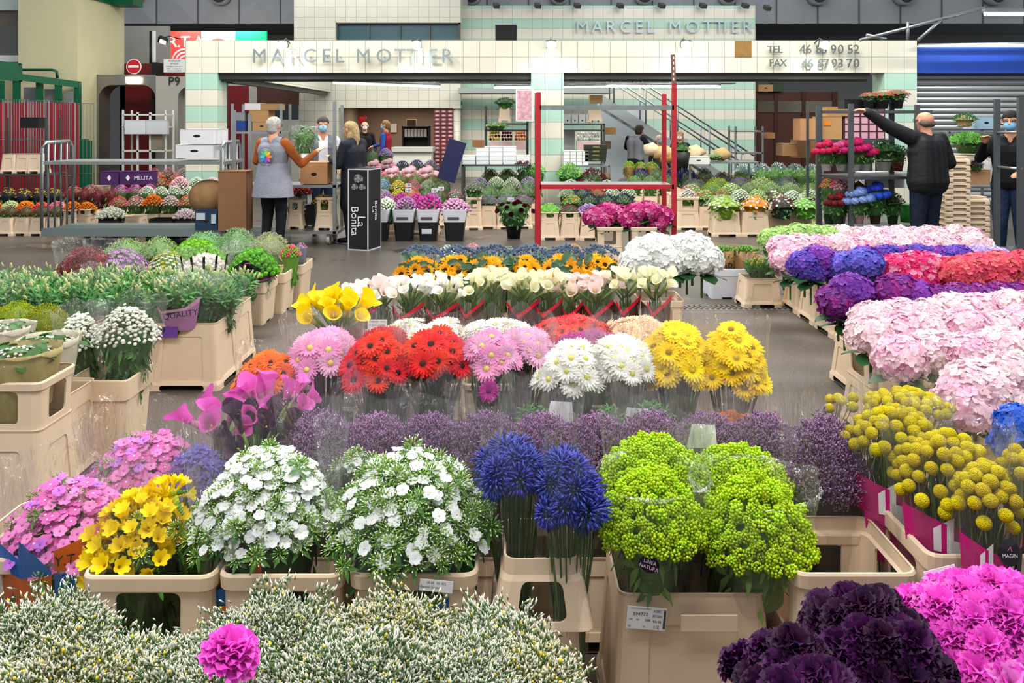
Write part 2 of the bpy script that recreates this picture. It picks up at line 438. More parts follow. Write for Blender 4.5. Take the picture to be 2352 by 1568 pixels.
def m_fressia(c):
    mb = MB(); 
    def tr(M, s=1):
        for k in range(6): mb.petal(k*PI/3, .030*s, .019*s, .004*s, 1.15, -.75, .15, 3, 0, .010*s, .4, M)
        mb.lathe([(.002*s, -.018*s), (.004*s, -.004*s), (.006*s, .012*s)], 7, 0, M)
    tr(aim((0, 0, 1))); tr(aim((.7, .3, .7), (.022, .008, -.006)), .9); tr(aim((-.7, .2, .6), (-.02, .006, -.01)), .85)
    for k in range(7):
        t = k/6; mb.sphere((.02+.05*t, -.012, -.02-.002*k), (.0075-.004*t, .005-.002*t, .012-.006*t), 6, 4, 1 if k < 2 else 2)
    return mb.mesh('freesia', [petalm(c, .1), petalm('c4cc30'), leafm('6f9c38')])
def m_agap():
    mb = MB()
    for k in range(120):
        z = 1-1.5*(k+.5)/120; a = k*2.39996; s = math.sqrt(max(0, 1-z*z)); d = Vector((s*math.cos(a), s*math.sin(a), z)).normalized()
        p = d*rr(.030, .052); p.z *= 1.0
        ax = (d+Vector((0, 0, -.25))).normalized()
        mb.octa(tuple(p), .0034, .015, tuple(ax), 0 if RN.random() < .65 else 1)
        if k % 3 == 0: mb.tube([(0, 0, 0), tuple(p*.8)], .0008, 3, 2, False)
    mb.tube([(0, 0, -.06), (0, 0, 0)], .0045, 6, 2)
    return mb.mesh('agapanthus', [petalm('5a62cc', .15), petalm('3c3fa8', .15), leafm('4c7434')])
def m_lump(c, c2, n=20, R_=.014, r=.0042):
    mb = MB()
    for k in range(n):
        z = 1-1.5*(k+.5)/n; a = k*2.4; s = math.sqrt(max(0, 1-z*z)); p = Vector((s*math.cos(a), s*math.sin(a), z))*R_*rr(.8, 1.1)
        mb.sphere(tuple(p), r*rr(.8, 1.15), 5, 3, 0 if k % 4 else 1)
    return mb.mesh('blossom_cluster', [petalm(c, .18), petalm(c2, .1)])
def m_spray(c, c2, st, n=46, L=.10, p2=.12, bl=.0055, br=.0016):
    mb = MB(); rnd = random.Random(n)
    mb.tube([(0, 0, -L), (0, 0, 0)], .0009, 3, 2, False)
    for b in range(9):
        a = b*2.4; z0 = -L*.8+L*.75*b/8; ln = L*(.55-.25*b/8); d = Vector((math.cos(a)*.75, math.sin(a)*.75, .75)).normalized()
        p0 = Vector((0, 0, z0)); p1 = p0+d*ln; mb.tube([tuple(p0), tuple(p1)], .0006, 3, 2, False)
        for k in range(n//9+1):
            t = .45+.6*k/(n//9+1); q = p0+d*ln*t+Vector((rnd.uniform(-1, 1), rnd.uniform(-1, 1), rnd.uniform(-.3, 1)))*.009
            ax = Vector((rnd.uniform(-.7, .7), rnd.uniform(-.7, .7), 1)).normalized()
            y = rnd.random() < p2
            mb.octa(tuple(q), br*(1.5 if y else 1), bl*(.55 if y else 1), tuple(ax), 1 if y else 0)
            mb.octa(tuple(q-ax*bl*.9), br*1.0, bl*.8, tuple(ax), 2)
    return mb.mesh('flower_spray', [petalm(c, .14), petalm(c2, .1), leafm(st)])
def m_crasp(r=.0165):
    mb = MB(); mb.sphere((0, 0, 0), (r, r, r*.93), 18, 12, 0); mb.tube([(0, 0, -.16), (0, 0, -r*.9)], .0016, 4, 1)
    return mb.mesh('flower_ball', [mat('f2da1c', .8, 0, .1, 0, .1, 0, 8, 0, 0, 420, .9), leafm('8a9455')])
def m_sun(r=.062):
    mb = MB()
    for k in range(18): mb.petal(2*PI*k/18+rr(-.08, .08), r*rr(.6, .8), r*.30, r*.32, .25+rr(-.25, .5), -.3, .1, 3, 0, 0, .05)
    for k in range(14): mb.petal(2*PI*(k+.5)/14, r*.6, r*.28, r*.3, .6+rr(-.2, .3), -.4, .1, 3, 0, .003, .05)
    mb.lathe([(0, .004), (r*.2, .006), (r*.36, .003), (r*.38, -.006)], 12, 1)
    mb.lathe([(.006, -.02), (r*.4, -.008), (r*.45, .0)], 10, 2)
    return mb.mesh('sunflower', [petalm('fbb414', .12), mat('3a2412', .9, 0, .1, 0, 0, 0, 8, 0, .6, 300), leafm('4a7a32')])
def m_eryn(r=.022, c='4f6480'):
    mb = MB()
    for k in range(5):
        o = Vector((rr(-.02, .02), rr(-.02, .02), rr(-.01, .015))); mb.sphere(tuple(o), r*.35, 6, 4, 0)
        for q in range(11):
            a = q*2*PI/11; mb.petal(a, r*rr(.8, 1.2), r*.16, r*.2, rr(.1, .6), .1, 0, 1, 1, o.z, 0, Matrix.Translation((o.x, o.y, 0)))
    return mb.mesh('thistle', [petalm(c, .2), petalm('6d819a', .2)])
def m_button(c, ctr, r=.0085):
    mb = MB(); mb.sphere((0, 0, 0), (r, r, r*.55), 8, 4, 0, 0); mb.sphere((0, 0, r*.3), (r*.35, r*.35, r*.3), 6, 3, 1, 0)
    mb.tube([(0, 0, -.05), (0, 0, 0)], .0008, 3, 2)
    return mb.mesh('blossom', [petalm(c, .08), petalm(ctr), leafm('5d7a3a')])
def m_daisy(c, ctr, r=.022, n=12):
    mb = MB()
    for k in range(n): mb.petal(2*PI*k/n, r, r*.42, .002, .15+rr(-.1, .3), -.25, 0, 2, 0, 0, .3)
    mb.sphere((0, 0, 0), (r*.28, r*.28, r*.2), 6, 3, 1, 0)
    return mb.mesh('blossom', [petalm(c, .14), petalm(ctr)])
def m_leaf(c='3c6a2c', L=.10, w=.045):
    mb = MB(); mb.petal(0, L, w, .004, .3, -.7, .18, 5, 0, 0, 0)
    return mb.mesh('leaf', [leafm(c)])
def m_lily():
    mb = MB(); mb.tube([(0, 0, -.30), (0, 0, .0)], .004, 5, 0)
    for k in range(22):
        z = -.20+.20*k/21; mb.petal(k*2.4, .085-.02*k/21, .017, .003, .75, -.5, .12, 3, 0 if k % 3 else 1, z)
    return mb.mesh('lily_stem', [leafm('3f7a35'), leafm('5a9645')])
def m_lbud(c='d6dfa4'):
    mb = MB(); mb.sphere((0, 0, .03), (.0095, .0095, .030), 7, 6, 0); mb.tube([(0, 0, -.03), (0, 0, .004)], .002, 4, 1)
    return mb.mesh('bud', [petalm(c, .12), leafm('5a9645')])
def m_tulip(c):
    mb = MB()
    for k in range(3): mb.petal(k*2.1, .16, .02, .003, 1.25, -.15, .2, 3, 1, -.14)
    mb.sphere((0, 0, .02), (.011, .011, .02), 7, 5, 0); mb.tube([(0, 0, -.15), (0, 0, 0)], .003, 4, 1)
    return mb.mesh('tulip', [petalm(c, .15), leafm('4f8f3c')])

# ------------------------------------------------------------------ bunch bodies (unit cones, scaled)
def rc(z): return .58+.42*max(z, 0)**.8
def m_stems(c='5c7f38', n=46):
    mb = MB()
    for k in range(n):
        a = k*2.4; q = math.sqrt((k+.5)/n); x, y = math.cos(a)*q, math.sin(a)*q
        mb.tube([(x*.50, y*.50, 0), (x*.62, y*.62, .5), (x*.9, y*.9, 1.0-.3*q*q)], .035, 5, k % 2, False)
    return mb.mesh('stems', [leafm(c), leafm('44662b')])
def m_leafy(c='3c6430', c2='55803a', n=150):
    mb = MB()
    mb.lathe([(0, 0), (.5, 0), (.56, .4), (.78, .75), (.5, .9), (0, .93)], 14, 0)
    for k in range(n):
        a = k*2.4; z = rr(.02, .76); r = rc(z)*rr(.75, .98)
        M = aim((math.cos(a), math.sin(a), rr(.2, 1.2)), (r*math.cos(a)*.9, r*math.sin(a)*.9, z), rr(0, 6))
        mb.petal(0, rr(.2, .34), rr(.08, .14), 0, .4, -.8, .15, 2, k % 2, 0, 0, M)
    return mb.mesh('foliage', [leafm(c), leafm(c2)])
def m_sleeve(top=1.16, spikes=5, seed=1):
    mb = MB(); n = 40; rnd = random.Random(seed); vs = []; ph = [rnd.uniform(0, 6) for _ in range(3)]
    Z = [0, .12, .3, .5, .7, .9, 1.02, top]
    for i, z in enumerate(Z):
        for j in range(n):
            a = 2*PI*j/n; w = .03*math.sin(3*a+ph[0])+.025*math.sin(7*a+ph[1]+z*4)+.015*math.sin(13*a+ph[2]+z*9)
            r = rc(z)*1.02+w*(.4+z); zz = z
            if i == len(Z)-1: zz = z+.05*math.sin(spikes*a/2+ph[2])**3+.03*math.sin(5*a); r += .03
            vs.append((r*math.cos(a), r*math.sin(a), zz))
    fs = [(i*n+j, i*n+(j+1) % n, (i+1)*n+(j+1) % n, (i+1)*n+j) for i in range(len(Z)-1) for j in range(n)]
    mb.add(vs, fs); return mb
def band_mesh(name, poly, mats, off=1.045, n=1):
    """poly: list of (azimuth from camera side deg, z) rows lower/upper -> strip on the cone"""
    mb = MB()
    for mi, strip in enumerate(poly):
        vs = []
        for (az, z0, z1) in strip:
            for s in range(4):
                z = z0+(z1-z0)*s/3; a = math.radians(az-90); r = rc(z)*off; vs.append((r*math.cos(a), r*math.sin(a), z))
        k = len(strip); mb.add(vs, [(i*4+s, (i+1)*4+s, (i+1)*4+s+1, i*4+s+1) for i in range(k-1) for s in range(3)], mi)
    return mb.mesh(name, mats)

BODY = {'stems': lambda: m_stems(), 'leafy': lambda: m_leafy(), 'pale': lambda: m_leafy('5c7f3c', '7da04c'), 'dry': lambda: m_leafy('4a4232', '6a5a48'),
        'white_stems': lambda: m_stems('6a8a40')}
SL = [None]
def bunch(name, label, cat, proto, c, rx, ry, zb, dome, n, body='leafy', sleeve=1, part='flower', group=None, tilt=.9, sc=(.9, 1.1), ex=(), tiltc=(0, -.25, 0), rz=None, filmm=None, inner=1.0, stop=1.16, fz=1.0, sub=None, lean=0, seed=None):
    """c = world point of dome top; heads spread over an ellipsoidal cap; ex = extra (proto, part, n, dz, scale, kind)"""
    R = random.Random(seed or label)
    t = thing(name, label, cat, (c[0], c[1], zb), 0, group)
    if lean: t.rotation_euler = (lean, 0, 0)
    h = c[2]-zb
    if body:
        bm = cached('body'+body, BODY[body]); ob('stems' if 'stems' in body else 'foliage', bm, t, (0, 0, 0), (0, 0, R.uniform(0, 6)), (rx*inner, ry*inner, (h-dome*.35)*fz), kind='stuff')
    if sleeve:
        sm = cached(('sleeve', sleeve, stop, str(filmm)), lambda: m_sleeve(stop, 4+sleeve, sleeve).mesh('wrapper', [filmm or film()]))
        ob('wrapper', sm, t, (0, 0, 0), (0, 0, R.uniform(-.4, .4)), (rx*1.06, ry*1.06, h*.98))
    def scatter(pr, part, n, dzz, s, ph, jit, kind=None, inn=1):
        pr = pr if isinstance(pr, list) else [pr]
        for i in range(n):
            q = math.sqrt((i+.5)/n)*inn; a = i*2.39996+ph
            x, y = rx*q*math.cos(a), ry*q*math.sin(a)
            x += R.uniform(-1, 1)*jit*rx/math.sqrt(n); y += R.uniform(-1, 1)*jit*ry/math.sqrt(n)
            z = h-dome*q*q+dzz+R.uniform(-1, 1)*jit*.12*dome
            nr = Vector((x/rx*tilt*(.3+.7*q), y/ry*tilt*(.3+.7*q), 1))+Vector(tiltc)+Vector((R.uniform(-.2, .2), R.uniform(-.2, .2), 0))
            o = ob(part, pr[R.randrange(len(pr))], t, M=aim(nr, (x, y, z), R.uniform(0, 6.28), s*R.uniform(*sc)))
            if sub and kind is None: ob(sub[0], sub[1], o)
    scatter(proto, part, n, 0, 1, R.uniform(0, 6), .7)
    for (pr, pt, nn, dzz, s) in ex: scatter(pr, pt, nn, dzz, s, R.uniform(0, 6), .9, 'x')
    return t

# filler: many small pieces as one part
def filler(t, pr, n, rx, ry, h, dome, s=1, name='filler', inn=1, dzz=-.01, tilt=.9, key=None):
    R = random.Random(n)
    def mk():
        mb = MB(); src = [v.co[:] for v in pr.vertices]; sv = np.array(src); fs = [tuple(p.vertices) for p in pr.polygons]; ms = [p.material_index for p in pr.polygons]
        for i in range(n):
            q = math.sqrt((i+.5)/n)*inn; a = i*2.39996+.7; x, y = rx*q*math.cos(a), ry*q*math.sin(a)
            z = h-dome*q*q+dzz+R.uniform(-.01, .006)
            M = aim((x/rx*tilt*q, y/ry*tilt*q-.2, 1), (x+R.uniform(-.012, .012), y+R.uniform(-.012, .012), z), R.uniform(0, 6), s*R.uniform(.8, 1.2))
            mb.add(sv, fs, ms, M)
        return mb.mesh(name, list(pr.materials))
    return ob(name, cached(('fill', pr.name, n, rx, ry, dome, s, inn, dzz, h), mk), t, kind='stuff')

# far bunches: one mesh each, unit size, scaled
FK = {'daisy': lambda c: m_daisy(c, 'c8b23a', .11, 8), 'ball': None}
def m_mass(kind, cols, leaf='3e6a30', n=80, asp=1.0):
    mb = MB(); rnd = random.Random(str((kind, cols)))
    ms = [petalm(c, .12) for c in cols]+[leafm(leaf), leafm('5f8a44')]; k0 = len(cols)
    dm = min(.42, .95/asp); mb.lathe([(0, .0), (.55, 0), (.62, .3), (.80, .60), (.86, 1-dm-.06), (.6, 1-dm*.5-.06), (0, .95)], 12, k0)
    for k in range(60):
        a = k*2.4; z = rnd.uniform(.0, .85-dm*.6); r = (.58+.3*z)*rnd.uniform(.9, 1.05)
        mb.petal(0, .3, .12, 0, .6, -.6, .1, 2, k0+k % 2, 0, 0, aim((math.cos(a), math.sin(a), .6), (r*math.cos(a), r*math.sin(a), z), rnd.uniform(0, 6)))
    for i in range(n):
        q = ((i+.5)/n)**.45*1.04; a = i*2.39996; x, y = q*math.cos(a), q*math.sin(a); z = 1-dm*q*q-.1*rnd.random()/asp; kv = len(mb.v)
        ci = rnd.randrange(len(cols)); nr = Vector((x*.8, y*.8-.2, .8)); p = (x, y, z)
        if kind == 'daisy':
            M = aim(nr, p, rnd.uniform(0, 6), 1)
            for q_ in range(7): mb.petal(q_*.9, .10, .07, .01, .2, -.3, 0, 1, ci, 0, .3, M)
            mb.octa(tuple(Vector(p)+nr*.02), .03, .02, m=ci)
        elif kind == 'ball':
            mb.sphere(p, (.12*rnd.uniform(.8, 1.2),)*2+(.10,), 7, 5, ci)
            for q_ in range(5): mb.petal(q_*1.26, .11, .12, .01, .9, .3, .2, 2, ci, 0.02, .4, aim(nr, p, rnd.uniform(0, 6)))
        elif kind == 'hydr':
            if i % 5: continue
            mb.sphere(p, (.30, .30, .26), 9, 6, ci)
            for q_ in range(70):
                zz = 1-1.6*(q_+.5)/70; aa = q_*2.4; s = math.sqrt(max(0, 1-zz*zz)); nn = Vector((s*math.cos(aa), s*math.sin(aa), zz)); pp = Vector(p)+nn*.3
                M = aim(nn+Vector((rnd.uniform(-.4, .4), rnd.uniform(-.4, .4), .2)), pp, rnd.uniform(0, 6))
                for w in range(4): mb.petal(w*PI/2, .06, .06, 0, .3, -.4, 0, 1, (ci+(q_ % 2)) % len(cols), 0, .4, M)
        elif kind == 'fuzz':
            for q_ in range(14):
                mb.octa((x+rnd.uniform(-.1, .1), y+rnd.uniform(-.1, .1), z+rnd.uniform(-.1, .08)), .02, .035, (rnd.uniform(-1, 1), rnd.uniform(-1, 1), 1), ci if rnd.random() < .8 else k0)
        elif kind == 'leaf':
            for q_ in range(3): mb.petal(rnd.uniform(0, 6), .26, .08, 0, .9, -.5, .1, 2, ci, 0, 0, aim(nr, p))
        elif kind == 'spike':
            mb.octa((x, y, z+.05), .035, .16, (nr.x*.5, nr.y*.5, 1), ci); mb.octa((x+.05, y, z), .03, .12, (nr.x*.8, nr.y*.5, 1), ci)
        for ch in mb.v[kv:]: ch[:, 2] = z+(ch[:, 2]-z)/asp
    return mb.mesh('flower_bunch', ms)
def mass(kind, cols, x, ytop, d, wpx, zb, label, group=None, leaf='3e6a30', ry=None, name='flower_bunch', n=80, cat='flower bunch', part=None):
    s = F/d; zt = ZZ(ytop, d); rx = wpx/2/s; asp = max(1, round((zt-zb)/max(rx, .05)*2)/2)
    me = cached(('mass', kind, str(cols), leaf, n, asp), lambda: m_mass(kind, cols, leaf, n, asp))
    return ob(name, me, None, (XX(x, d), d, zb), (0, 0, RN.uniform(0, 6.28) if not ry else 0), (rx*1.04, (ry or rx)*1.04, max(.06, (zt-zb))), label=label, category=cat, group=group)

# ------------------------------------------------------------------ the hall: floor, walls, front
def floor_mat():
    m = bpy.data.materials.new('asphalt'); m.use_nodes = True
    nt = m.node_tree; N = nt.nodes; L = nt.links; b = N['Principled BSDF']
    tc = N.new('ShaderNodeTexCoord')
    def noise(s, d=4, dist=0):
        n = N.new('ShaderNodeTexNoise'); n.inputs['Scale'].default_value = s; n.inputs['Detail'].default_value = d; n.inputs['Distortion'].default_value = dist
        L.new(tc.outputs['Object'], n.inputs['Vector']); return n.outputs[0]
    def ramp(src, stops):
        r = N.new('ShaderNodeValToRGB'); e = r.color_ramp.elements
        while len(e) < len(stops): e.new(.5)
        for k, (p, c) in enumerate(stops): e[k].position = p; e[k].color = lin(c)
        L.new(src, r.inputs[0]); return r.outputs[0]
    base = ramp(noise(.9, 5), [(.3, '60554b'), (.7, '73685d')])
    spk = ramp(noise(85, 2), [(.50, '808080'), (.60, '8e8a85'), (.68, 'd8d0c8')])
    mx = N.new('ShaderNodeMix'); mx.data_type = 'RGBA'; mx.blend_type = 'OVERLAY'; mx.inputs[0].default_value = .75
    L.new(base, mx.inputs[6]); L.new(spk, mx.inputs[7])
    wet = ramp(noise(1.1, 3, .6), [(.60, '000000'), (.66, 'ffffff')])
    m2 = N.new('ShaderNodeMix'); m2.data_type = 'RGBA'; m2.inputs[7].default_value = lin('3c3631')
    ml = N.new('ShaderNodeMath'); ml.operation = 'MULTIPLY'; ml.inputs[1].default_value = .6; L.new(wet, ml.inputs[0]); L.new(ml.outputs[0], m2.inputs[0])
    L.new(mx.outputs[2], m2.inputs[6])
    sy = N.new('ShaderNodeSeparateXYZ'); L.new(tc.outputs['Object'], sy.inputs[0])
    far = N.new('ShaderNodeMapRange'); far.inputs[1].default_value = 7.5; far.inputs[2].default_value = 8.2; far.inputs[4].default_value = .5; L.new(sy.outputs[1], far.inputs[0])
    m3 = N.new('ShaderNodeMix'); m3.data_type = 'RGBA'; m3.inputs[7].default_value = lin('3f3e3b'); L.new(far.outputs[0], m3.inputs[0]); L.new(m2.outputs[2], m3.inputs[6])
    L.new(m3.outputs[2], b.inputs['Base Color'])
    rg = N.new('ShaderNodeMapRange'); rg.inputs[3].default_value = .62; rg.inputs[4].default_value = .38; L.new(wet, rg.inputs[0])
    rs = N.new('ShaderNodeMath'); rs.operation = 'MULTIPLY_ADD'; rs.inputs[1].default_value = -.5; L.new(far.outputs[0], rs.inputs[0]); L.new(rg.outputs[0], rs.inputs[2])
    L.new(rs.outputs[0], b.inputs['Roughness'])
    bp = N.new('ShaderNodeBump'); bp.inputs['Strength'].default_value = .3; bp.inputs['Distance'].default_value = .003; L.new(noise(85, 2), bp.inputs['Height']); L.new(bp.outputs[0], b.inputs['Normal'])
    return m
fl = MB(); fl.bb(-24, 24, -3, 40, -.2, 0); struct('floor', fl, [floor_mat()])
STEEL = mat('a9abab', .35, .8, .5, 0, 0, .12, 6); GALV = mat('8f9596', .4, .7, .5, 0, 0, .2, 9); DARKM = mat('4c4c4a', .5, .3)
BLACK = mat('1b1b1c', .5); WHITE = mat('e8e8e6', .5); KRAFT = mat('b98d63', .75, 0, .2, 0, .06, .08, 6); CARD = mat('c49a6e', .8, 0, .1, 0, .06, .06, 5)
GREEN = mat('0c5a38', .4); CREAMW = mat('cfc79f', .6, 0, .3, 0, 0, .04, 2); CONC = mat('a3a6aa', .8, 0, .2, 0, 0, .08, 1.2)
TC, TM, TM2 = tile_mat(), tile_mat(2.56), tile_mat(4.71)

# drain channel across the floor
dg = MB(); yd = 7.67
dg.bb(-2.0, 3.3, yd-.09, yd+.09, 0, .004, 0)
for k in range(106): dg.box((-1.97+.05*k, yd, .0055), (.022, .15, .004), 1, (0, 0, .35))
solo('drain_grate', 'long slotted metal drain grate set across the grey floor', 'drain', dg, [mat('77726b', .6, .2), mat('191816', .8)])

D0 = 15.6
fa = MB(); fa.bb(XX(425, D0), XX(2106, D0), D0, D0+.5, 2.56, 3.16); struct('trim_1', fa, [TC])
for k, (a, b) in enumerate(((425, 500), (1220, 1295), (2031, 2106))):
    p = MB(); p.bb(XX(a, D0), XX(b, D0), D0, D0+.5, 0, 2.56); struct('wall_pillar_%s' % 'abc'[k], p, [TM])
p = MB(); p.bb(XX(500, D0), XX(1220, D0), D0+.1, D0+.4, 2.45, 2.56); p.bb(XX(1295, D0), XX(2003, D0), D0+.1, D0+.4, 2.45, 2.56)
for a, b in ((500, 1220), (1295, 2003)): p.tube([(XX(a, D0), D0+.25, 2.47), (XX(b, D0), D0+.25, 2.47)], .06, 8)
struct('trim_2', p, [DARKM])
# side return of the fascia, left
p = MB(); p.bb(-5.6, -5.2, D0+.5, 24.4, 2.5, 3.16); struct('trim_3', p, [TC])
p = MB(); p.bb(-5.45, -5.3, D0+.5, 24.4, 2.40, 2.5); struct('trim_4', p, [DARKM])
# cream tiled block behind, with office window strip and counter opening
A0, A1, DA = XX(675, 24.5), XX(1058, 24.5), 24.5
za, zb_ = ZZ(92, DA), ZZ(52, DA); zo = ZZ(248, DA); xo0, xo1 = XX(778, DA), XX(1040, DA); xw0 = XX(772, DA)
p = MB(); p.bb(A0, xo0, DA, DA+.3, 0, zo); p.bb(xo1, A1, DA+.0, DA+.3, zo-.02, zo); p.bb(A0, A1, DA, DA+.3, zo, za); p.bb(A0, xw0, DA, DA+.3, za, zb_)
p.bb(xw0, A1, DA, DA+.3, zb_, 7.2); p.bb(A0, xw0, DA, DA+.3, zb_, 7.2); p.bb(A0, A0+.2, DA+.3, DA+4, 0, 7.2); p.bb(A1-.2, A1, DA+.3, DA+4, zo, 7.2)
struct('wall_office', p, [TC])
gw = mat('1a4a55', .3, 0, .35)
p = MB(); p.bb(xw0, A1-.04, DA+.16, DA+.2, za, zb_); w = struct('window_1', p, [gw])
p = MB(); p.bb(xw0, A1-.02, DA+.02, DA+.14, zb_-.04, zb_); p.bb(A1-.07, A1-.02, DA+.02, DA+.14, za, zb_); p.bb(xw0, xw0+.03, DA+.02, DA+.14, za, zb_)
for q in (846, 918, 986): p.bb(XX(q, DA), XX(q, DA)+.02, DA+.08, DA+.15, za, zb_)
ob('window_frame', p.mesh('window_frame', [DARKM], False), w)
p = MB(); p.bb(xo0-.1, A1, DA+3.4, DA+3.5, 0, zo+.4); p.bb(xo0-.1, xo0, DA+.3, DA+3.4, 0, zo+.4); p.bb(xo0-.1, A1, DA+.3, DA+3.4, zo+.1, zo+.2); struct('wall_counter_room', p, [mat('8a7462', .8)])
area_light('counter_room_lamp', (-3.2, DA+1.8, zo+.05), 2.5, 1.0, 45, (1, .9, .78))
p = MB(); p.tube([((xo1+A1)/2, DA+.15, 0), ((xo1+A1)/2, DA+.15, zo)], .11, 14); struct('wall_column', p, [TC], True)
gb = MB(); x0, x1 = XX(995, DA), XX(1040, DA)
for r in range(17):
    for c in range(3):
        xx = x0+.02+c*.19; zz = .12+r*.118
        gb.bb(xx, xx+.17, DA+.1, DA+.2, zz, zz+.1, 0); gb.sphere((xx+.085, DA+.1, zz+.05), (.06, .02, .03), 8, 5, 1)
gb.bb(x0, x1, DA+.12, DA+.18, 0, zo, 2)
struct('window_2', gb, [mat('7b3a3e', .15, 0, .8), mat('c9a5a5', .1, 0, .9), mat('4a2526', .4)])
# mint striped wall
DB = 25.2; B0, B1 = A1, XX(1735, DB)
p = MB(); p.bb(B0-.1, B1, DB, DB+.3, 0, ZZ(13, DB)); struct('wall_back', p, [TM2])
p = MB(); p.bb(XX(1138, DB), XX(1187, DB), DB-.02, DB+.02, ZZ(94, DB), ZZ(57, DB)); struct('window_3', p, [mat('0d0c0b', .5)])
p = MB(); p.bb(XX(1060, DB), XX(1395, DB), 23.6, 24.6, ZZ(215, 24), ZZ(203, 24)); struct('trim_5', p, [mat('8e9593', .6)])
p = MB(); p.bb(XX(1688, D0), XX(1726, D0), D0-.012, D0+.01, ZZ(130.5, D0), ZZ(94, D0)); solo('bare_patch', 'brown unglazed square where one fascia tile is missing', 'panel', p, [mat('8a6a3c', .8, 0, .2, 0, 0, .2, 9)])
# grey concrete band high behind, soffit, dark recess
p = MB(); D3 = 30.0; zc = ZZ(54, D3)
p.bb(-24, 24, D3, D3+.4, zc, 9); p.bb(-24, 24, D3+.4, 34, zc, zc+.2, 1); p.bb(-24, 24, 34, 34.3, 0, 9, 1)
q0 = XX(-20, D3)
for k in range(26):
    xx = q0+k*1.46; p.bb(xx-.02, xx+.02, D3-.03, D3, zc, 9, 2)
    if xx < XX(1735, D3):
        p.add([(xx, D3, zc), (xx+1.46, D3, zc), (xx+1.46, D3, zc+1.5), (xx, D3, zc+1.5), (xx+.73, D3-.16, zc+.75)], [(0, 1, 4), (1, 2, 4), (2, 3, 4), (3, 0, 4)], 0)
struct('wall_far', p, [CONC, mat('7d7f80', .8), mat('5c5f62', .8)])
for k, xq in enumerate((305, 505, 1083, 1285, 1480, 1672, 1880, 2080, 2290)):
    v = MB(); c = W(xq, -3, D3-.35); v.tube([(c.x, D3-.45, c.z+.1), (c.x, D3-.002, c.z+.1)], .33, 16, 0); v.tube([(c.x, D3-.46, c.z+.1), (c.x, D3-.44, c.z+.1)], .25, 16, 1)
    solo('air_nozzle', 'round grey air nozzle on the concrete band, %s' % nth(k, 9, ''), 'vent', v, [CONC, mat('4a4a48', .7)], group='air nozzles on the concrete band', smooth=True)
# right part: dark wood partition seen through opening
p = MB(); DR = 27.; p.bb(XX(1735, DR), XX(1925, DR), DR, DR+.2, 0, ZZ(211, DR), 0)
for q in (1735, 1782, 1845, 1915): p.bb(XX(q, DR)-.06, XX(q, DR)+.06, DR-.05, DR, 0, ZZ(211, DR), 1)
for a, b in ((1738, 1779), (1786, 1842), (1848, 1912)): p.bb(XX(a, DR), XX(b, DR), DR-.03, DR, ZZ(258, DR), ZZ(232, DR), 2)
struct('wall_partition', p, [mat('4c2a20', .5), mat('3c1f18', .5), mat('5c5648', .1, 0, .8)])
# left cream block + right shutter wall
p = MB(); p.bb(XX(42, 17.4), XX(178, 17.4), 17.4, 17.5, 0, 7); p.bb(-9.1, -8.905, 17.5, 18.2, 0, 7); p.bb(-9.1, -8.905, 18.2, 19.5, ZZ(171, 18.2), 7)
struct('wall_left', p, [CREAMW])
p = MB(); p.bb(XX(-60, 18), XX(42, 18), 18, 18.2, ZZ(142, 18), ZZ(127, 18), 0); p.bb(XX(-60, 18), XX(40, 18), 18.1, 18.2, ZZ(62, 18), ZZ(24, 18), 1); p.bb(XX(-60, 18), XX(40, 18), 18.1, 18.2, ZZ(127, 18), ZZ(62, 18), 2)
p.bb(XX(-60, 18), XX(42, 18), 18, 18.2, ZZ(24, 18), 7, 3); p.bb(XX(-60, 18), XX(42, 18), 18.15, 18.2, 0, ZZ(142, 18), 4); struct('window_4', p, [WHITE, mat('6a625a', .3), mat('4a4a46', .15, 0, .8), mat('c3d0cc', .4), mat('c9bd94', .6)])
p = MB(); p.bb(XX(213, 17.4)+.2, XX(277, 19.4), 18.8, 19.3, ZZ(19, 19.4), 6.2); p.bb(XX(181, 17.4)+.02, XX(277, 19.4), 17.4, 19.2, ZZ(0, 17.4)+.1, ZZ(0, 17.4)+.5); struct('trim_6', p, [GREEN])
DS = 15.7
p = MB(); p.bb(XX(2107, DS), 12.5, DS, DS+.3, ZZ(168, DS), ZZ(109, DS), 0)
struct('trim_7', p, [mat('2b4fb0', .35)])
p = MB(); zt = ZZ(169, DS); 
for k in range(23):
    z = zt-.105*k-.05; p.tube([(XX(2107, DS), DS+.28, z), (12.5, DS+.28, z)], .055, 8, 0, False)
p.bb(XX(2107, DS), 12.5, DS+.30, DS+.34, 0, zt, 1); struct('door_1', p, [mat('aeb0ae', .35, .5), mat('7c7e7c', .5)], True)
p = MB(); p.bb(XX(2107, DS), 12.5, DS-.3, DS-.2, ZZ(108, DS), ZZ(103, DS)); struct('trim_8', p, [GALV])
# lit strip lamp and truss on the right
tr = thing('pipe_frame', 'grey welded pipe frame carrying the strip lamp above the blue fascia', 'pipe frame', W(2085, 60, 14.8))
b0 = W(2085, 60, 14.8)
def rel(x, y, d=14.8): return tuple(W(x, y, d)-b0)
p = MB()
for a, b in (((1975, 92), (2262, 18)), ((2085, 92), (2085, 50)), ((2109, 92), (2162, 45)), ((2035, 90), (1990, 80))): p.tube([rel(*a), rel(*b)], .028, 8)
ob('pipe', p.mesh('pipe', [GALV], True), tr)
t = thing('strip_lamp', 'bright white fluorescent strip lamp hanging at top right corner', 'lamp', W(2310, 31, 14.6))
p = MB(); p.bb(-.38, .7, -.06, .06, .02, .08, 0); ob('housing', p.mesh('housing', [GALV], False), t)
p = MB(); p.tube([(-.36, 0, 0), (.68, 0, 0)], .04, 8); ob('tube', p.mesh('tube', [mat('f4f7ff', .5, emit=9)], True), t)
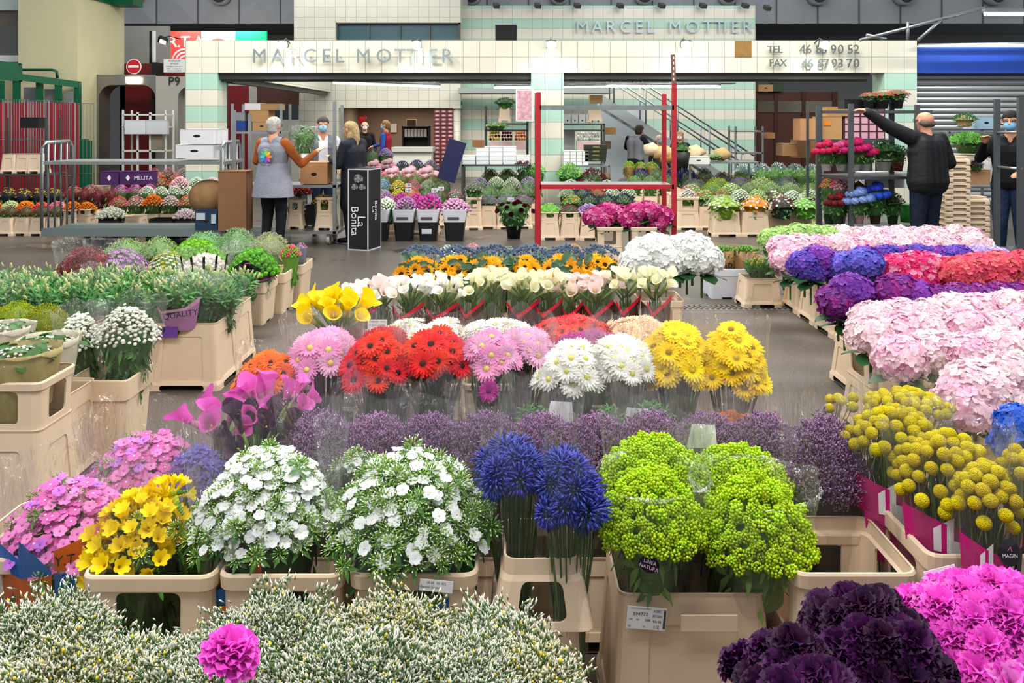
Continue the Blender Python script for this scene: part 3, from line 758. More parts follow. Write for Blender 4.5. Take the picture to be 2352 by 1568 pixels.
area_light('strip_lamp_light', tuple(W(2310, 31, 14.6)+Vector((.1, -.0, -.08))), 1.0, .1, 30, (.9, .95, 1))
p = MB(); p.tube([(XX(2110, 15.2), 15.2, ZZ(104, 15.2)), (XX(2420, 15.2), 15.2, ZZ(100, 15.2))], .03, 8)
p.bb(XX(2110, 15.2), XX(2420, 15.2), 15.15, 15.25, ZZ(107.5, 15.2), ZZ(104.5, 15.2), 1)
solo('tube_lamp', 'long thin tube lamp running along the top of the blue fascia', 'lamp', p, [GALV, mat('dfe8ff', .5, emit=2.5)])

# fascia lettering, each letter a part
BRZ = mat('8b979b', .35, .6)
def sign(label, s, x0, x1, y, d, size, xs=None, col=BRZ, off=.12, R=None):
    t = thing('sign', label, 'sign', W((x0+x1)/2, y, d))
    t.location.y = d-off; n = len(s); R = R or (lambda k: 0)
    if xs is None: xs = [x0+(x1-x0)*(k+.5)/n for k in range(n)]
    for k, ch in enumerate(s):
        if ch == ' ': continue
        o = text(t, ch, size, (XX(xs[k], d)-t.location.x, 0, 0), col, (PI/2, R(k), 0), .012, 'letter', .0)
        if off > .06:
            p = MB(); p.tube([(0, 0, 0), (0, 0, -off)], .006, 5); ob('pin', p.mesh('pin', [col]), o)
    return t
mm = 'MARCEL MOTTIER'
sign('metal name letters standing on the tiled front fascia at left', mm, 580, 1042, 131, D0, .36, [600, 642, 680, 715, 753, 783, 800, 837, 884, 921, 948, 970, 996, 1028])
sign('larger weathered name letters high on the mint striped back wall', mm, 1320, 1730, 64, DB, .52, [1337, 1371, 1402, 1436, 1467, 1493, 1510, 1549, 1589, 1624, 1650, 1663, 1686, 1714])
for s, y, lab, xs in (('TEL', 115, 'grey letters TEL on the right of the tiled fascia', [1767, 1778, 1789]), ('46 86 90 52', 115, 'grey phone number 46 86 90 52 on the tiled fascia', [1840, 1854, 0, 1877, 1889, 0, 1911, 1927, 0, 1949, 1963]),
                  ('FAX', 146, 'grey letters FAX below the word TEL', [1769, 1782, 1796]), ('46 87 93 70', 147, 'grey fax number 46 87 93 70, lower line on the fascia', [1845, 1858, 0, 1882, 1894, 0, 1913, 1927, 0, 1947, 1963])):
    sign(lab, s, xs[0], xs[-1], y, D0, .19 if 'word' in lab or 'TEL' in lab else .23, xs, mat('5f6a66', .5, .3), .08, (lambda k: .06*((k*7) % 3-1)))
# flood lamps
for k, xq in enumerate((650, 957, 1266, 1575, 1892)):
    c = W(xq, 101, D0-.45); t = thing('flood_lamp', 'bright flood lamp on an arm above the tiled fascia, %s' % nth(k, 5, ''), 'lamp', c, 0, 'flood lamps above the fascia')
    p = MB(); p.box((0, 0, .0), (.18, .06, .13), 0, (.6, 0, 0)); p.tube([(0, .02, .05), (0, .2, .12), (0, .5, .05)], .012, 6); ob('lamp_body', p.mesh('lamp_body', [DARKM], False), t)
    p = MB(); p.sphere((0, -.075, -.025), (.085, .06, .075), 12, 8); ob('lamp_glass', p.mesh('lamp_glass', [mat('ffffff', .3, emit=40)], False), t)
    l = bpy.data.lights.new('flood_light', 'SPOT'); l.energy = 30; l.spot_size = 2.3; l.spot_blend = .7; l.shadow_soft_size = .08; l.color = (1, .98, .93)
    lo = bpy.data.objects.new('flood_light', l); COL.objects.link(lo); lo.location = (c.x, c.y-.12, c.z-.06); lo.rotation_euler = (.45, 0, 0)
# small dark spot heads along the top of the striped wall
for k, xq in enumerate((1140, 1235, 1326, 1425, 1520, 1615, 1712, 1762)):
    c = W(xq, 13 if k < 7 else 18, DB-.35); p = MB(); p.box((0, 0, 0), (.16, .2, .12), 0, (.5, 0, .3)); p.tube([(0, .05, .03), (0, .35, .1)], .012, 5)
    solo('spot_lamp', 'small dark unlit spot lamp above the striped wall, %s' % nth(k, 8, ''), 'lamp', p, [DARKM], c, 0, 'unlit spot lamps on the striped wall')
# fluorescent tubes inside
for lab, x0, x1, y0, y1, d, em in (('long thin ceiling tube lamp inside the left bay', 765, 1012, 190, 199, 17.2, 3), ('ceiling tube lamp just left of the middle pillar', 1135, 1225, 201, 201, 18, 6), ('bright twin ceiling tube lamp behind the red rack', 1392, 1655, 198, 199, 17.6, 7), ('dim ceiling tube lamp right of the middle pillar', 1296, 1390, 200, 199, 17.8, 1.2)):
    a, b = W(x0, y0, d), W(x1, y1, d); t = thing('tube_lamp', lab, 'lamp', a); p = MB(); p.tube([(0, 0, .05), tuple(b-a+Vector((0, 0, .05)))], .035, 6); ob('housing', p.mesh('housing', [GALV]), t)
    p = MB(); p.tube([(0, 0, 0), tuple(b-a)], .022, 6); ob('tube', p.mesh('tube', [mat('fff8ea', .5, emit=em)]), t)
p = MB()
for k in range(5): p.tube([(XX(1000, 18.5), 18.5+k*.1, 2.52), (XX(1690, 18.5), 18.5+k*.1, 2.50)], .012, 5)
for k in range(60): p.tube([(XX(1010, 18.5)+k*.108, 18.5, 2.51), (XX(1010, 18.5)+k*.108, 18.9, 2.51)], .008, 4)
solo('cable_tray', 'grey wire cable tray hanging under the ceiling inside the stall', 'cable tray', p, [GALV])
# staircase
st = thing('staircase', 'grey metal staircase with pipe handrails going down to the right', 'staircase', (2.1, 20, 2.3))
for nm, oy in (('stringer', 0), ('stringer', .9)):
    p = MB(); p.add([(0, oy, 0), (0, oy, -.3), (3.2, oy, -2.3), (3.55, oy, -2.3)], [(0, 1, 2, 3)]); p.add([(0, oy+.04, 0), (0, oy+.04, -.3), (3.2, oy+.04, -2.3), (3.55, oy+.04, -2.3)], [(3, 2, 1, 0)]); p.add([(0, oy, 0), (3.55, oy, -2.3), (3.55, oy+.04, -2.3), (0, oy+.04, 0)], [(0, 1, 2, 3)]); ob(nm, p.mesh(nm, [mat('9aa3a3', .5)], False), st)
for k in range(12):
    p = MB(); p.box((.2+.27*k, .45, -.22-.175*k), (.26, .86, .03)); ob('tread', p.mesh('tread', [DARKM], False), st)
for oy in (0, .9):
    p = MB()
    for dz_ in (.9, .55): p.tube([(.1, oy, dz_-.05), (3.6, oy, -2.35+dz_)], .022, 6)
    for k in range(5): p.tube([(.3+.75*k, oy, -.2-.49*k), (.3+.75*k, oy, .78-.49*k)], .018, 6)
    ob('handrail', p.mesh('handrail', [GALV], True), st)
p = MB(); p.bb(XX(1384, 21.2), XX(1480, 21.2), 21.2, 21.3, 0, ZZ(247, 21.2)); p.bb(XX(1480, 21.2), XX(1580, 21.2), 21.2, 21.3, 0, ZZ(318, 21.2)); struct('wall_under_stair', p, [mat('aab3b8', .7, 0, .2, 0, 0, .12, 1.5)])
# left steel portal with dark red rooms and signs
DP = 18.2
def rrect(x0, x1, z0, z1, r, n=6):
    P = [(x0, z0), (x1, z0)]
    for cx_, a0 in ((x1-r, 0), (x0+r, 90)):
        for k in range(n+1):
            a = math.radians(a0+90*k/n); P.append((cx_+r*math.cos(a), z1-r+r*math.sin(a)))
    return P
def portal(name, x0, x1, ztop, o0, o1, oz, d, m):
    mb = MB(); P = rrect(o0, o1, 0, oz, .28); out = []
    for (x, z) in P:
        out.append((x0 if x < (o0+o1)/2 else x1, 0 if z == 0 else ztop) if True else 0)
    k = len(P); vs = [(x, d, z) for x, z in P]+[(x, d, z) for x, z in out]+[(x, d+.5, z) for x, z in P]
    fs = [(i, i+1, k+i+1, k+i) for i in range(1, k-1)]+[(0, k, 2*k-1, k-1)]+[(i, (i+1) % k, 2*k+(i+1) % k, 2*k+i) for i in range(1, k)]
    mb.add(vs, fs); mb.bb(x0, x1, d+.5, d+.6, oz, ztop); return struct(name, mb, [m])
SS = mat('8b8680', .3, .7, .5, 0, 0, .2, 1.5)
portal('door_2', XX(219, DP), XX(358, DP), ZZ(171, DP), XX(227, DP), XX(389, DP)-.3, ZZ(195, DP), DP, SS)
portal('door_3', XX(358, DP), XX(440, DP), ZZ(175, DP), XX(408, DP), XX(440, DP)+.4, ZZ(197, DP), DP, mat('a8a49c', .5))
RED = mat('6d1418', .45, 0, .4)
p = MB(); p.bb(XX(219, DP), XX(276, DP+1.4), DP+1.4, DP+1.5, 0, 3, 1); p.bb(XX(276, DP+1.4), XX(350, DP+1.4), DP+1.4, DP+1.5, 0, 3); p.bb(XX(359, DP+1.4), XX(470, DP+1.4), DP+1.4, DP+1.5, 0, 3); p.bb(XX(348, DP+1), XX(361, DP+1), DP+1, DP+1.6, 0, 3, 2); struct('wall_lift', p, [RED, mat('6b6662', .4, .3), BLACK])
t = thing('lift_sign', 'black P9 lettering on the pale door frame by the tiled pillar', 'sign', W(400, 187, DP-.03)); text(t, 'P9', .26, (0, 0, 0), '2a2624', extrude=.004)
t = thing('bulkhead_lamp', 'small white bulkhead lamp glowing on the steel door frame', 'lamp', W(306, 184, DP-.05)); p = MB(); p.box((0, 0, 0), (.28, .08, .13)); ob('lamp_glass', p.mesh('lamp_glass', [mat('fff6dc', .4, emit=5)], False), t)
t = thing('no_entry_sign', 'round red no entry sign with white bar above the steel frame', 'sign', W(308, 153, DP-.1)); p = MB(); p.tube([(0, 0, 0), (0, -.02, 0)], .16, 24, 0); p.tube([(0, -.02, 0), (0, -.025, 0)], .145, 24, 1); p.box((0, -.03, 0), (.22, .01, .05), 0); ob('plate', p.mesh('plate', [WHITE, mat('c31f28', .4)], False), t)
t = thing('notice_board', 'white notice reading ASCENSEURS APPELEZ beside the pillar', 'sign', W(401, 151, DP-.1)); p = MB(); p.box((0, 0, 0), (.46, .02, .28)); ob('plate', p.mesh('plate', [mat('d8dcd6', .5)], False), t)
for k, (s, z) in enumerate((('ASCENSEURS', .1), ('APPELEZ', .045), ('POMPIERS 01 46 86 18 17', -.02), ('SAMU      01 46 87 15 17', -.065), ('SERVICE ASCENSEUR', -.11))): text(t, s, .045 if k < 2 else .032, (0, -.014, z), '222a2a')
# lit sign far left
DL = 27
t = thing('light_box_sign', 'lit red white and green sign panel behind the tiled fascia', 'sign', W(500, 97, DL))
for a, b, c in ((390, 463, 'd8342c'), (463, 540, 'f6f2ea'), (540, 612, '14a26a')):
    p = MB(); p.bb(XX(a, DL)-t.location.x, XX(b, DL)-t.location.x, 0, .1, -.55, .35); ob('sign_panel', p.mesh('sign_panel', [mat(c, .5, emit=1.0)], False), t)
text(t, 'R.T.A', .5, (XX(427, DL)-t.location.x, -.01, .0), mat('ffffff', .5, emit=1.2), extrude=.005)
for r_ in (.16, .27, .38):
    p = MB(); p.lathe([(r_, -.02), (r_+.05, -.02), (r_+.05, 0), (r_, 0)], 32, 0, Matrix.Translation((XX(425, DL)-t.location.x, -.01, -.62)) @ Matrix.Rotation(PI/2, 4, 'X')); ob('ring', p.mesh('ring', [WHITE]), t)
p = MB(); p.lathe([(.3, -.02), (.38, -.02), (.38, 0), (.3, 0)], 32, 0, Matrix.Translation((XX(501, DL)-t.location.x, -.01, -.25)) @ Matrix.Rotation(PI/2, 4, 'X')); ob('ring', p.mesh('ring', [mat('d8342c', .5, emit=.8)]), t)
p = MB(); p.sphere((XX(573, DL)-t.location.x, 0, -.2), (.14, .02, .14), 12, 8); ob('dot', p.mesh('dot', [WHITE]), t)
area_light('sign_light', (XX(500, DL), DL-.3, ZZ(60, DL)), 2.6, .3, 35, (1, .9, .85), (.5, 0, 0))
t = thing('wall_lamp', 'black angled flood lamp on the wall left of the red sign', 'lamp', W(374, 92, 20)); p = MB(); p.box((0, 0, 0), (.2, .1, .14), 0, (.5, .4, 0)); p.tube([(0, 0, .05), (.03, .3, .12), (.1, .8, .1)], .015, 5); ob('lamp_body', p.mesh('lamp_body', [BLACK], False), t)
p = MB(); p.box((.02, -.05, -.05), (.14, .03, .08), 0, (.5, .4, 0)); ob('lamp_glass', p.mesh('lamp_glass', [mat('fff6e8', .4, emit=6)], False), t)
# pipe + grey recess wall
p = MB(); p.tube([(XX(338, 20), 20.2, ZZ(170, 20)), (XX(338, 20), 20.2, ZZ(70, 20))], .035, 8); p.tube([(XX(345, 20), 20.2, ZZ(170, 20)), (XX(345, 20), 20.2, ZZ(70, 20))], .05, 8, 1); solo('drain_pipe', 'white and black vertical pipes above the steel frame', 'pipe', p, [BLACK, WHITE], smooth=True)
p = MB(); p.bb(XX(277, 22), XX(388, 22), 22, 22.1, ZZ(171, 22)-.3, ZZ(60, 22)); struct('wall_recess', p, [mat('8f8c86', .8)])

# green cage structure, left
t = thing('green_enclosure', 'dark green steel frame with grey panels in front of cream wall', 'steel frame', (-9.6, 16.5, 0))
def gl(x, y, d): return tuple(W(x, y, d)-Vector((-9.6, 16.5, 0)))
p = MB()
def beam(a, b, h, mi=0):
    a, b = Vector(a), Vector(b); p.add([a, b, b-Vector((0, 0, h)), a-Vector((0, 0, h))], [(0, 1, 2, 3)], mi); o = Vector((0, .12, 0)); p.add([a+o, b+o, b-Vector((0, 0, h))+o, a-Vector((0, 0, h))+o, a, b], [(3, 2, 1, 0), (4, 0, 1, 5)], mi)
beam(gl(-60, 133, 16.2), gl(43, 145, 16.6), .36); beam(gl(43, 169, 16.6), gl(180, 187, 17.2), .13)
for q, y0, dd in ((-2, 185, 16.4), (35, 180, 16.6), (88, 180, 16.9), (131, 184, 17.0), (176, 188, 17.2)): c = gl(q, y0, dd); p.bb(c[0]-.05, c[0]+.05, c[1], c[1]+.1, 0, c[2])
ob('frame', p.mesh('frame', [GREEN], False), t)
for a, b, y in ((48, 80, 200), (96, 125, 204), (140, 165, 210)):
    p = MB(); c0, c1 = gl(a, y, 17.05), gl(b, y+3, 17.1); p.bb(c0[0], c1[0], c0[1]+.1, c0[1]+.12, 0.6, c0[2]); ob('panel', p.mesh('panel', [mat('7d7f7c', .5)], False), t)
p = MB(); p.tube([gl(45, 160, 17.2), gl(120, 160, 17.2), gl(130, 164, 17.2), gl(132, 180, 17.2)], .03, 8); ob('pipe', p.mesh('pipe', [GREEN]), t)
t = thing('red_panel_wall', 'dark red tarpaulin panels behind the wire roll cages', 'panel', (XX(80, 16.3), 16.3, 0)); p = MB(); p.bb(-1.3, .82, 0, .05, .1, ZZ(236, 16.3)); ob('panel', p.mesh('panel', [mat('9c1c26', .5, 0, .4, 0, 0, .15, 2)], False), t)
p = MB(); p.bb(XX(178, 17)-.02, XX(195, 17), 17, 17.3, .3, ZZ(323, 17)); p.tube([(XX(178, 17), 17.1, ZZ(322, 17)), (XX(196, 17), 17.1, ZZ(322, 17))], .03, 6)
solo('wheelie_bin', 'dark green wheeled bin beside the cream wall corner', 'bin', p, [mat('14603f', .5)])
def roll_cage(x0, x1, yt, d, label, deep=.7):
    xa, xb = XX(x0, d), XX(x1, d); t = thing('roll_cage', label, 'roll cage', ((xa+xb)/2, d, 0), 0, 'wire roll cages at the left wall'); w = xb-xa; h = ZZ(yt, d)
    for nm, yy in (('wire_side', 0), ('wire_side', deep)):
        p = MB()
        for k in range(6): p.tube([(-w/2+w*k/5, yy, .15), (-w/2+w*k/5, yy, h)], .005 if k % 5 else .011, 5)
        for z in (.2, h*.35, h*.65, h): p.tube([(-w/2, yy, z), (w/2, yy, z)], .006, 5)
        ob(nm, p.mesh(nm, [mat('6a6d6e', .6, .2)]), t)
    p = MB(); p.bb(-w/2, w/2, 0, deep, .12, .16); ob('base', p.mesh('base', [GALV], False), t)
    for sx in (-1, 1):
        for yy in (.08, deep-.08): p = MB(); p.tube([(sx*(w/2-.08)-.02, yy, .06), (sx*(w/2-.08)+.02, yy, .06)], .06, 10); ob('wheel', p.mesh('wheel', [DARKM]), t)
for k, (a, b) in enumerate(((-45, 18), (26, 56), (64, 112), (127, 172))): roll_cage(a, b, (228, 230, 231, 236)[k], 15.2, 'tall wire roll cage against the red panels, %s' % nth(k, 4, ''))

# ------------------------------------------------------------------ trolleys and racks
def wheels(t, pts, r=.06, m=None):
    for (x, y) in pts:
        p = MB(); p.tube([(x-.02, y, r), (x+.02, y, r)], r, 14, 0); p.tube([(x-.022, y, r), (x+.022, y, r)], r*.4, 8, 1); p.bb(x-.03, x+.03, y-.03, y+.03, r*1.5, r*2.3, 1); ob('wheel', p.mesh('wheel', [mat('b9b7b0', .6), GALV], False), t)
d = 11.3
t = thing('flower_trolley', 'low galvanised tube trolley with arched ends on the left aisle', 'trolley', (XX(310, d), d, 0))
xa, xb = XX(96, d)-t.location.x, XX(517, d)-t.location.x; zt = ZZ(327, d)
for x in (xa, xb-.05):
    p = MB()
    p.tube([(x, 0, .22), (x, 0, zt-.08), (x, .1, zt), (x, .7, zt), (x, .8, zt-.08), (x, .8, .22)], .022, 8)
    for k in range(1, 5): p.tube([(x, .8*k/5, .22), (x, .8*k/5, zt)], .014, 6)
    ob('end_frame', p.mesh('end_frame', [GALV]), t)
p = MB(); p.bb(xa, xb, 0, .8, ZZ(378, d)-.0, ZZ(378, d)+.04)
ob('shelf', p.mesh('shelf', [STEEL], False), t)
p = MB(); p.bb(xa, xb, 0, .8, .19, .23); p.bb(xa, xb, -.02, .02, .15, .26); ob('deck', p.mesh('deck', [mat('7d8a88', .5, .4)], False), t)
wheels(t, [(xa+.55, .1), (xb-.3, .1), (xa+.55, .7), (xb-.3, .7)], .075)
d = 11.5
t = thing('shelf_trolley', 'galvanised shelf trolley with tall posts beside the man in grey vest', 'trolley', (XX(660, d), d, 0)); cx0 = t.location.x
for x, yt, dd in ((537, 252, .0), (573, 260, .55), (768, 233, 0), (785, 241, .55)):
    p = MB(); p.bb(XX(x, d+dd)-cx0-.022, XX(x, d+dd)-cx0+.022, dd, dd+.03, .14, ZZ(yt, d+dd)); ob('post', p.mesh('post', [STEEL], False), t)
for z in (.17, ZZ(428, d)): p = MB(); p.bb(XX(530, d)-cx0, XX(776, d)-cx0, 0, .58, z-.02, z+.02); ob('shelf', p.mesh('shelf', [STEEL], False), t)
wheels(t, [(XX(752, d)-cx0, .1), (XX(560, d)-cx0, .1), (XX(752, d)-cx0, .5)], .075)
# red rack
REDM = mat('b5202e', .5, .1, .4, 0, 0, .2, 20)
t = thing('red_rack', 'red steel display rack with two shelves standing in the middle aisle', 'rack', (XX(1390, 9.6), 9.6, 0)); cx0 = t.location.x
for x, yt, dd in ((1237, 212, 0), (1549, 190, 0), (1526, 216, .62), (1241, 214, .62)):
    xx = XX(x, 9.6+dd)-cx0
    if x == 1241: xx = XX(1237, 9.6)-cx0
    p = MB(); p.bb(xx-.026, xx+.026, dd, dd+.04, 0, ZZ(yt, 9.6+dd)); ob('post', p.mesh('post', [REDM], False), t)
p = MB(); a = W(1549, 192, 9.6); b = W(1545, 125, 9.6); p.box(((a.x+b.x)/2-cx0, .01, (a.z+b.z)/2), (.045, .03, b.z-a.z), 0, (0, -.04, 0))
for k in range(5): p.box(((a.x+b.x)/2-cx0, -.006, a.z+.05+k*.06), (.012, .004, .03), 1)
ob('post_extension', p.mesh('post_extension', [mat('7d5a55', .7, .3), mat('e8e0d8', .6)], False), t)
for y, mm_ in ((248, GALV), (430, REDM)):
    p = MB(); z = ZZ(y, 9.6); p.bb(XX(1240, 9.6)-cx0, XX(1548, 9.6)-cx0, .0, .03, z-.02, z+.03, 0); p.bb(XX(1240, 9.6)-cx0, XX(1548, 9.6)-cx0, .03, .62, z+.01, z+.02, 1); ob('shelf', p.mesh('shelf', [mm_, STEEL], False), t)
p = MB(); p.bb(XX(1237, 9.6)-cx0, XX(1549, 9.6)-cx0, 0, .05, .02, .07); p.bb(XX(1237, 9.6)-cx0, XX(1237, 9.6)-cx0+.05, 0, .62, .02, .07); p.bb(XX(1549, 9.6)-cx0-.05, XX(1549, 9.6)-cx0, 0, .62, .02, .07); ob('base', p.mesh('base', [REDM], False), t)
# right trolleys
DKG = mat('5f6467', .4, .6)
d = 10.6
t = thing('shelf_trolley', 'grey steel shelf trolley loaded with potted plants, man reaching over it', 'trolley', (XX(1990, d), d, 0)); cx0 = t.location.x
for x, yt, dd in ((1881, 243, .0), (1956, 238, -.55), (2049, 240, .1), (2108, 240, .5)):
    p = MB(); xx = XX(x, d+dd)-cx0; p.bb(xx-.028, xx+.028, dd, dd+.04, .1, ZZ(yt, d+dd)); ob('post', p.mesh('post', [DKG], False), t)
for y, dd in ((254, .0), (400, 0), (520, 0)):
    p = MB(); z = ZZ(y, d); p.add([(XX(1883, d)-cx0, .05, z), (XX(1958, d-.5)-cx0, -.5, z), (XX(2110, d)-cx0, -.35, z), (XX(2100, d)-cx0, .55, z)], [(0, 1, 2, 3)]); p.add([(XX(1883, d)-cx0, .05, z-.035), (XX(1958, d-.5)-cx0, -.5, z-.035), (XX(2110, d)-cx0, -.35, z-.035), (XX(2100, d)-cx0, .55, z-.035), (XX(1883, d)-cx0, .05, z), (XX(1958, d-.5)-cx0, -.5, z), (XX(2110, d)-cx0, -.35, z), (XX(2100, d)-cx0, .55, z)], [(3, 2, 1, 0), (0, 1, 5, 4), (1, 2, 6, 5)]); ob('shelf', p.mesh('shelf', [DKG], False), t)
wheels(t, [(XX(1895, d)-cx0, .05), (XX(2085, d)-cx0, .2)], .06)
d = 9.0
t = thing('shelf_trolley', 'empty grey trolley frame at the right edge, held by the masked man', 'trolley', (XX(2330, d), d, 0)); cx0 = t.location.x
for x, yt, dd in ((2292, 228, .35), (2346, 222, -.1), (2460, 222, .1)):
    p = MB(); xx = XX(x, d+dd)-cx0; p.bb(xx-.028, xx+.028, dd, dd+.04, .1, ZZ(yt, d+dd)); ob('post', p.mesh('post', [DKG], False), t)
p = MB(); z = ZZ(580, d); p.bb(XX(2280, d)-cx0, XX(2470, d)-cx0, -.1, .45, z-.04, z); ob('deck', p.mesh('deck', [DKG], False), t)
p = MB(); p.tube([(XX(2292, 9.35)-cx0, .35, ZZ(385, 9.2)), (XX(2346, 8.9)-cx0, -.1, ZZ(387, 9.0))], .016, 6); p.tube([(XX(2292, 9.35)-cx0, .35, ZZ(305, 9.2)), (XX(2346, 8.9)-cx0, -.1, ZZ(303, 9.0))], .016, 6); ob('cross_bar', p.mesh('cross_bar', [STEEL]), t)
wheels(t, [(XX(2300, d)-cx0, .3), (XX(2455, d)-cx0, .0)], .06)
# wire table carts / shelf racks inside the stall
def rack(x0, x1, ys, d, deep, label, mm_=DARKM, yt=None, name='shelf_rack'):
    xa, xb = XX(x0, d), XX(x1, d); t = thing(name, label, 'rack', ((xa+xb)/2, d, 0)); w = xb-xa; h = ZZ(yt or min(ys), d)
    for sx in (-1, 1):
        for yy in (0, deep): p = MB(); p.bb(sx*w/2-.018, sx*w/2+.018, yy, yy+.03, 0, h); ob('post', p.mesh('post', [mm_], False), t)
    for y in ys: z = ZZ(y, d); p = MB(); p.bb(-w/2, w/2, 0, deep+.03, z-.03, z); ob('shelf', p.mesh('shelf', [mm_], False), t)
    return t
rack(1062, 1218, (378,), 14.6, .6, 'dark steel table under the white boxes left of the pillar', name='steel_table')
rack(1115, 1212, (283, 298), 16.2, .5, 'dark shelf rack with packed bouquets left of the pillar', yt=243)
rack(1292, 1400, (380,), 15.2, .6, 'grey steel table right of the pillar under the white boxes', GALV, name='steel_table')
rack(1292, 1388, (284, 298), 16.4, .5, 'dark shelf rack right of the pillar holding white cartons')
rack(1690, 1752, (300, 350), 16.7, .5, 'thin grey plant cart in front of the wood partition', GALV, yt=290, name='plant_cart')
t = rack(1585, 1745, (372,), 15.6, .7, 'long packing bench with paper wrapped flowers', GALV, name='packing_bench')
rack(533, 645, (302, 425), 12.45, .5, 'second shelf trolley behind, carrying brown and blue cartons', STEEL, yt=238)
rack(1886, 2052, (321,), 12.35, .55, 'dark rack behind the right trolley carrying brown cartons', DKG, yt=243)
PW = mat('d8dad6', .5); t = rack(282, 380, (262, 290, 345, 398), 17.5, .4, 'perforated white steel rack frame in front of the lift', PW, yt=252)
for xx in (-.14, .12): p = MB(); p.bb(xx-.02, xx+.02, 0, .03, .3, ZZ(258, 17.5)); ob('post', p.mesh('post', [PW], False), t)
p = MB(); p.bb(XX(524, 23), XX(572, 23), 23, 23.1, 0, ZZ(197, 23), 0); p.bb(XX(572, 23), XX(590, 23), 23, 23.1, 0, 3.2, 1); p.bb(XX(590, 23), XX(685, 23), 23, 23.1, ZZ(242, 23), ZZ(198, 23), 2); p.bb(XX(590, 23), XX(685, 23), 23, 23.1, ZZ(275, 23), ZZ(242, 23), 3); p.bb(XX(590, 23), XX(685, 23), 23, 23.1, 0, ZZ(275, 23), 1); p.bb(XX(524, 23), XX(700, 23), 23, 23.1, ZZ(197, 23), 3.2, 1)
struct('wall_side_room', p, [RED, mat('9a9890', .7), mat('4a2c22', .6), mat('3a4248', .2, .3)])
p = MB(); p.bb(XX(905, 23.8), XX(992, 23.8), 23.6, 24.2, 0, ZZ(345, 23.8), 1); p.bb(XX(900, 23.8), XX(996, 23.8), 23.5, 24.3, ZZ(348, 23.8), ZZ(338, 23.8), 0); solo('counter', 'pale grey service counter in front of the brown room', 'counter', p, [mat('b9bab4', .5), mat('d5d6c8', .5)])
t = thing('cabinet', 'black open office cabinet with binders inside the brown room', 'cabinet', (XX(955, 26), 26, 0)); z1 = ZZ(290, 26)
p = MB(); p.bb(-.42, -.38, 0, .4, .8, z1); p.bb(.38, .42, 0, .4, .8, z1); p.bb(-.42, .42, 0, .4, z1-.04, z1); p.bb(-.42, .42, .38, .4, .8, z1); p.bb(-.4, .4, 0, .4, 1.15, 1.18); p.bb(-.4, .4, 0, .4, .8, .83); ob('body', p.mesh('body', [BLACK], False), t)
for k in range(7): p = MB(); p.bb(-.35+k*.1, -.27+k*.1, .03, .3, 1.18, 1.42); solo('binder', 'white ring binder in the black cabinet, %s' % nth(k, 7, ''), 'binder', p, [mat('c9c4bc', .6)], (XX(955, 26), 26, 0), group='binders in the black cabinet')
p = MB(); p.bb(-.16, .16, 0, .02, 0, .22, 0); p.bb(-.14, .14, -.01, 0, .02, .2, 1); solo('picture_frame', 'small framed picture standing on top of the black cabinet', 'picture', p, [mat('c4a878', .5), mat('3a2c24', .6)], (XX(944, 26), 26.1, z1))
p = MB(); p.sphere((0, 0, 0), (.13, .05, .12), 12, 8); p.sphere((-.05, 0, .04), (.07, .05, .07), 10, 6); p.sphere((.05, 0, .04), (.07, .05, .07), 10, 6); solo('heart_balloon', 'red heart shaped balloon in front of the brown back wall', 'balloon', p, [mat('b8202a', .3)], W(832, 274, 25), smooth=True)
p = MB(); p.bb(-.1, .1, 0, .05, -.14, .14); solo('wall_box', 'small white box mounted on the brown wall of the counter room', 'box', p, [mat('cfc8bb', .5)], W(904, 294, 27.8))

# ------------------------------------------------------------------ front row of the island
def fb(x0, x1, yr, lab, hb=.29, hc=.235, dp=.36, kind='base', top=None, **k):
    d = F*(CH-hb-hc)/(yr-HZ); w = (x1-x0)*d/F
    return bucket(XX((x0+x1)/2, d), d, round(w, 2), dp, hb, lab, kind, hc, **k), d
fb(-120, 205, 1285, 'beige collared bucket at the left edge holding pink phlox')
fb(180, 490, 1325, 'beige collared bucket holding the yellow freesias')
fb(493, 790, 1322, 'beige collared bucket under the fuller white phlox bunch')
fb(798, 1097, 1320, 'beige collared bucket under the white phlox bunch with many green buds')
fb(1145, 1345, 1290, 'narrow tapering beige bucket holding blue agapanthus', .38, .17, .26, 'taper')
tb, dbk = fb(1410, 1780, 1369, 'wide beige bucket with white price label 594772 under lime flowers', .42, 0, .36)
fb(1824, 2118, 1319, 'empty beige collared bucket with dusty rim beside the lime flowers', dp=.33)
bucket(1.27, 2.2, .38, .36, .29, 'beige collared bucket with magenta wrapped yellow ball flowers, at right edge', collar=.28)
bucket(1.24, 2.64, .34, .34, .29, 'beige collared bucket further back holding yellow ball flowers', collar=.28)
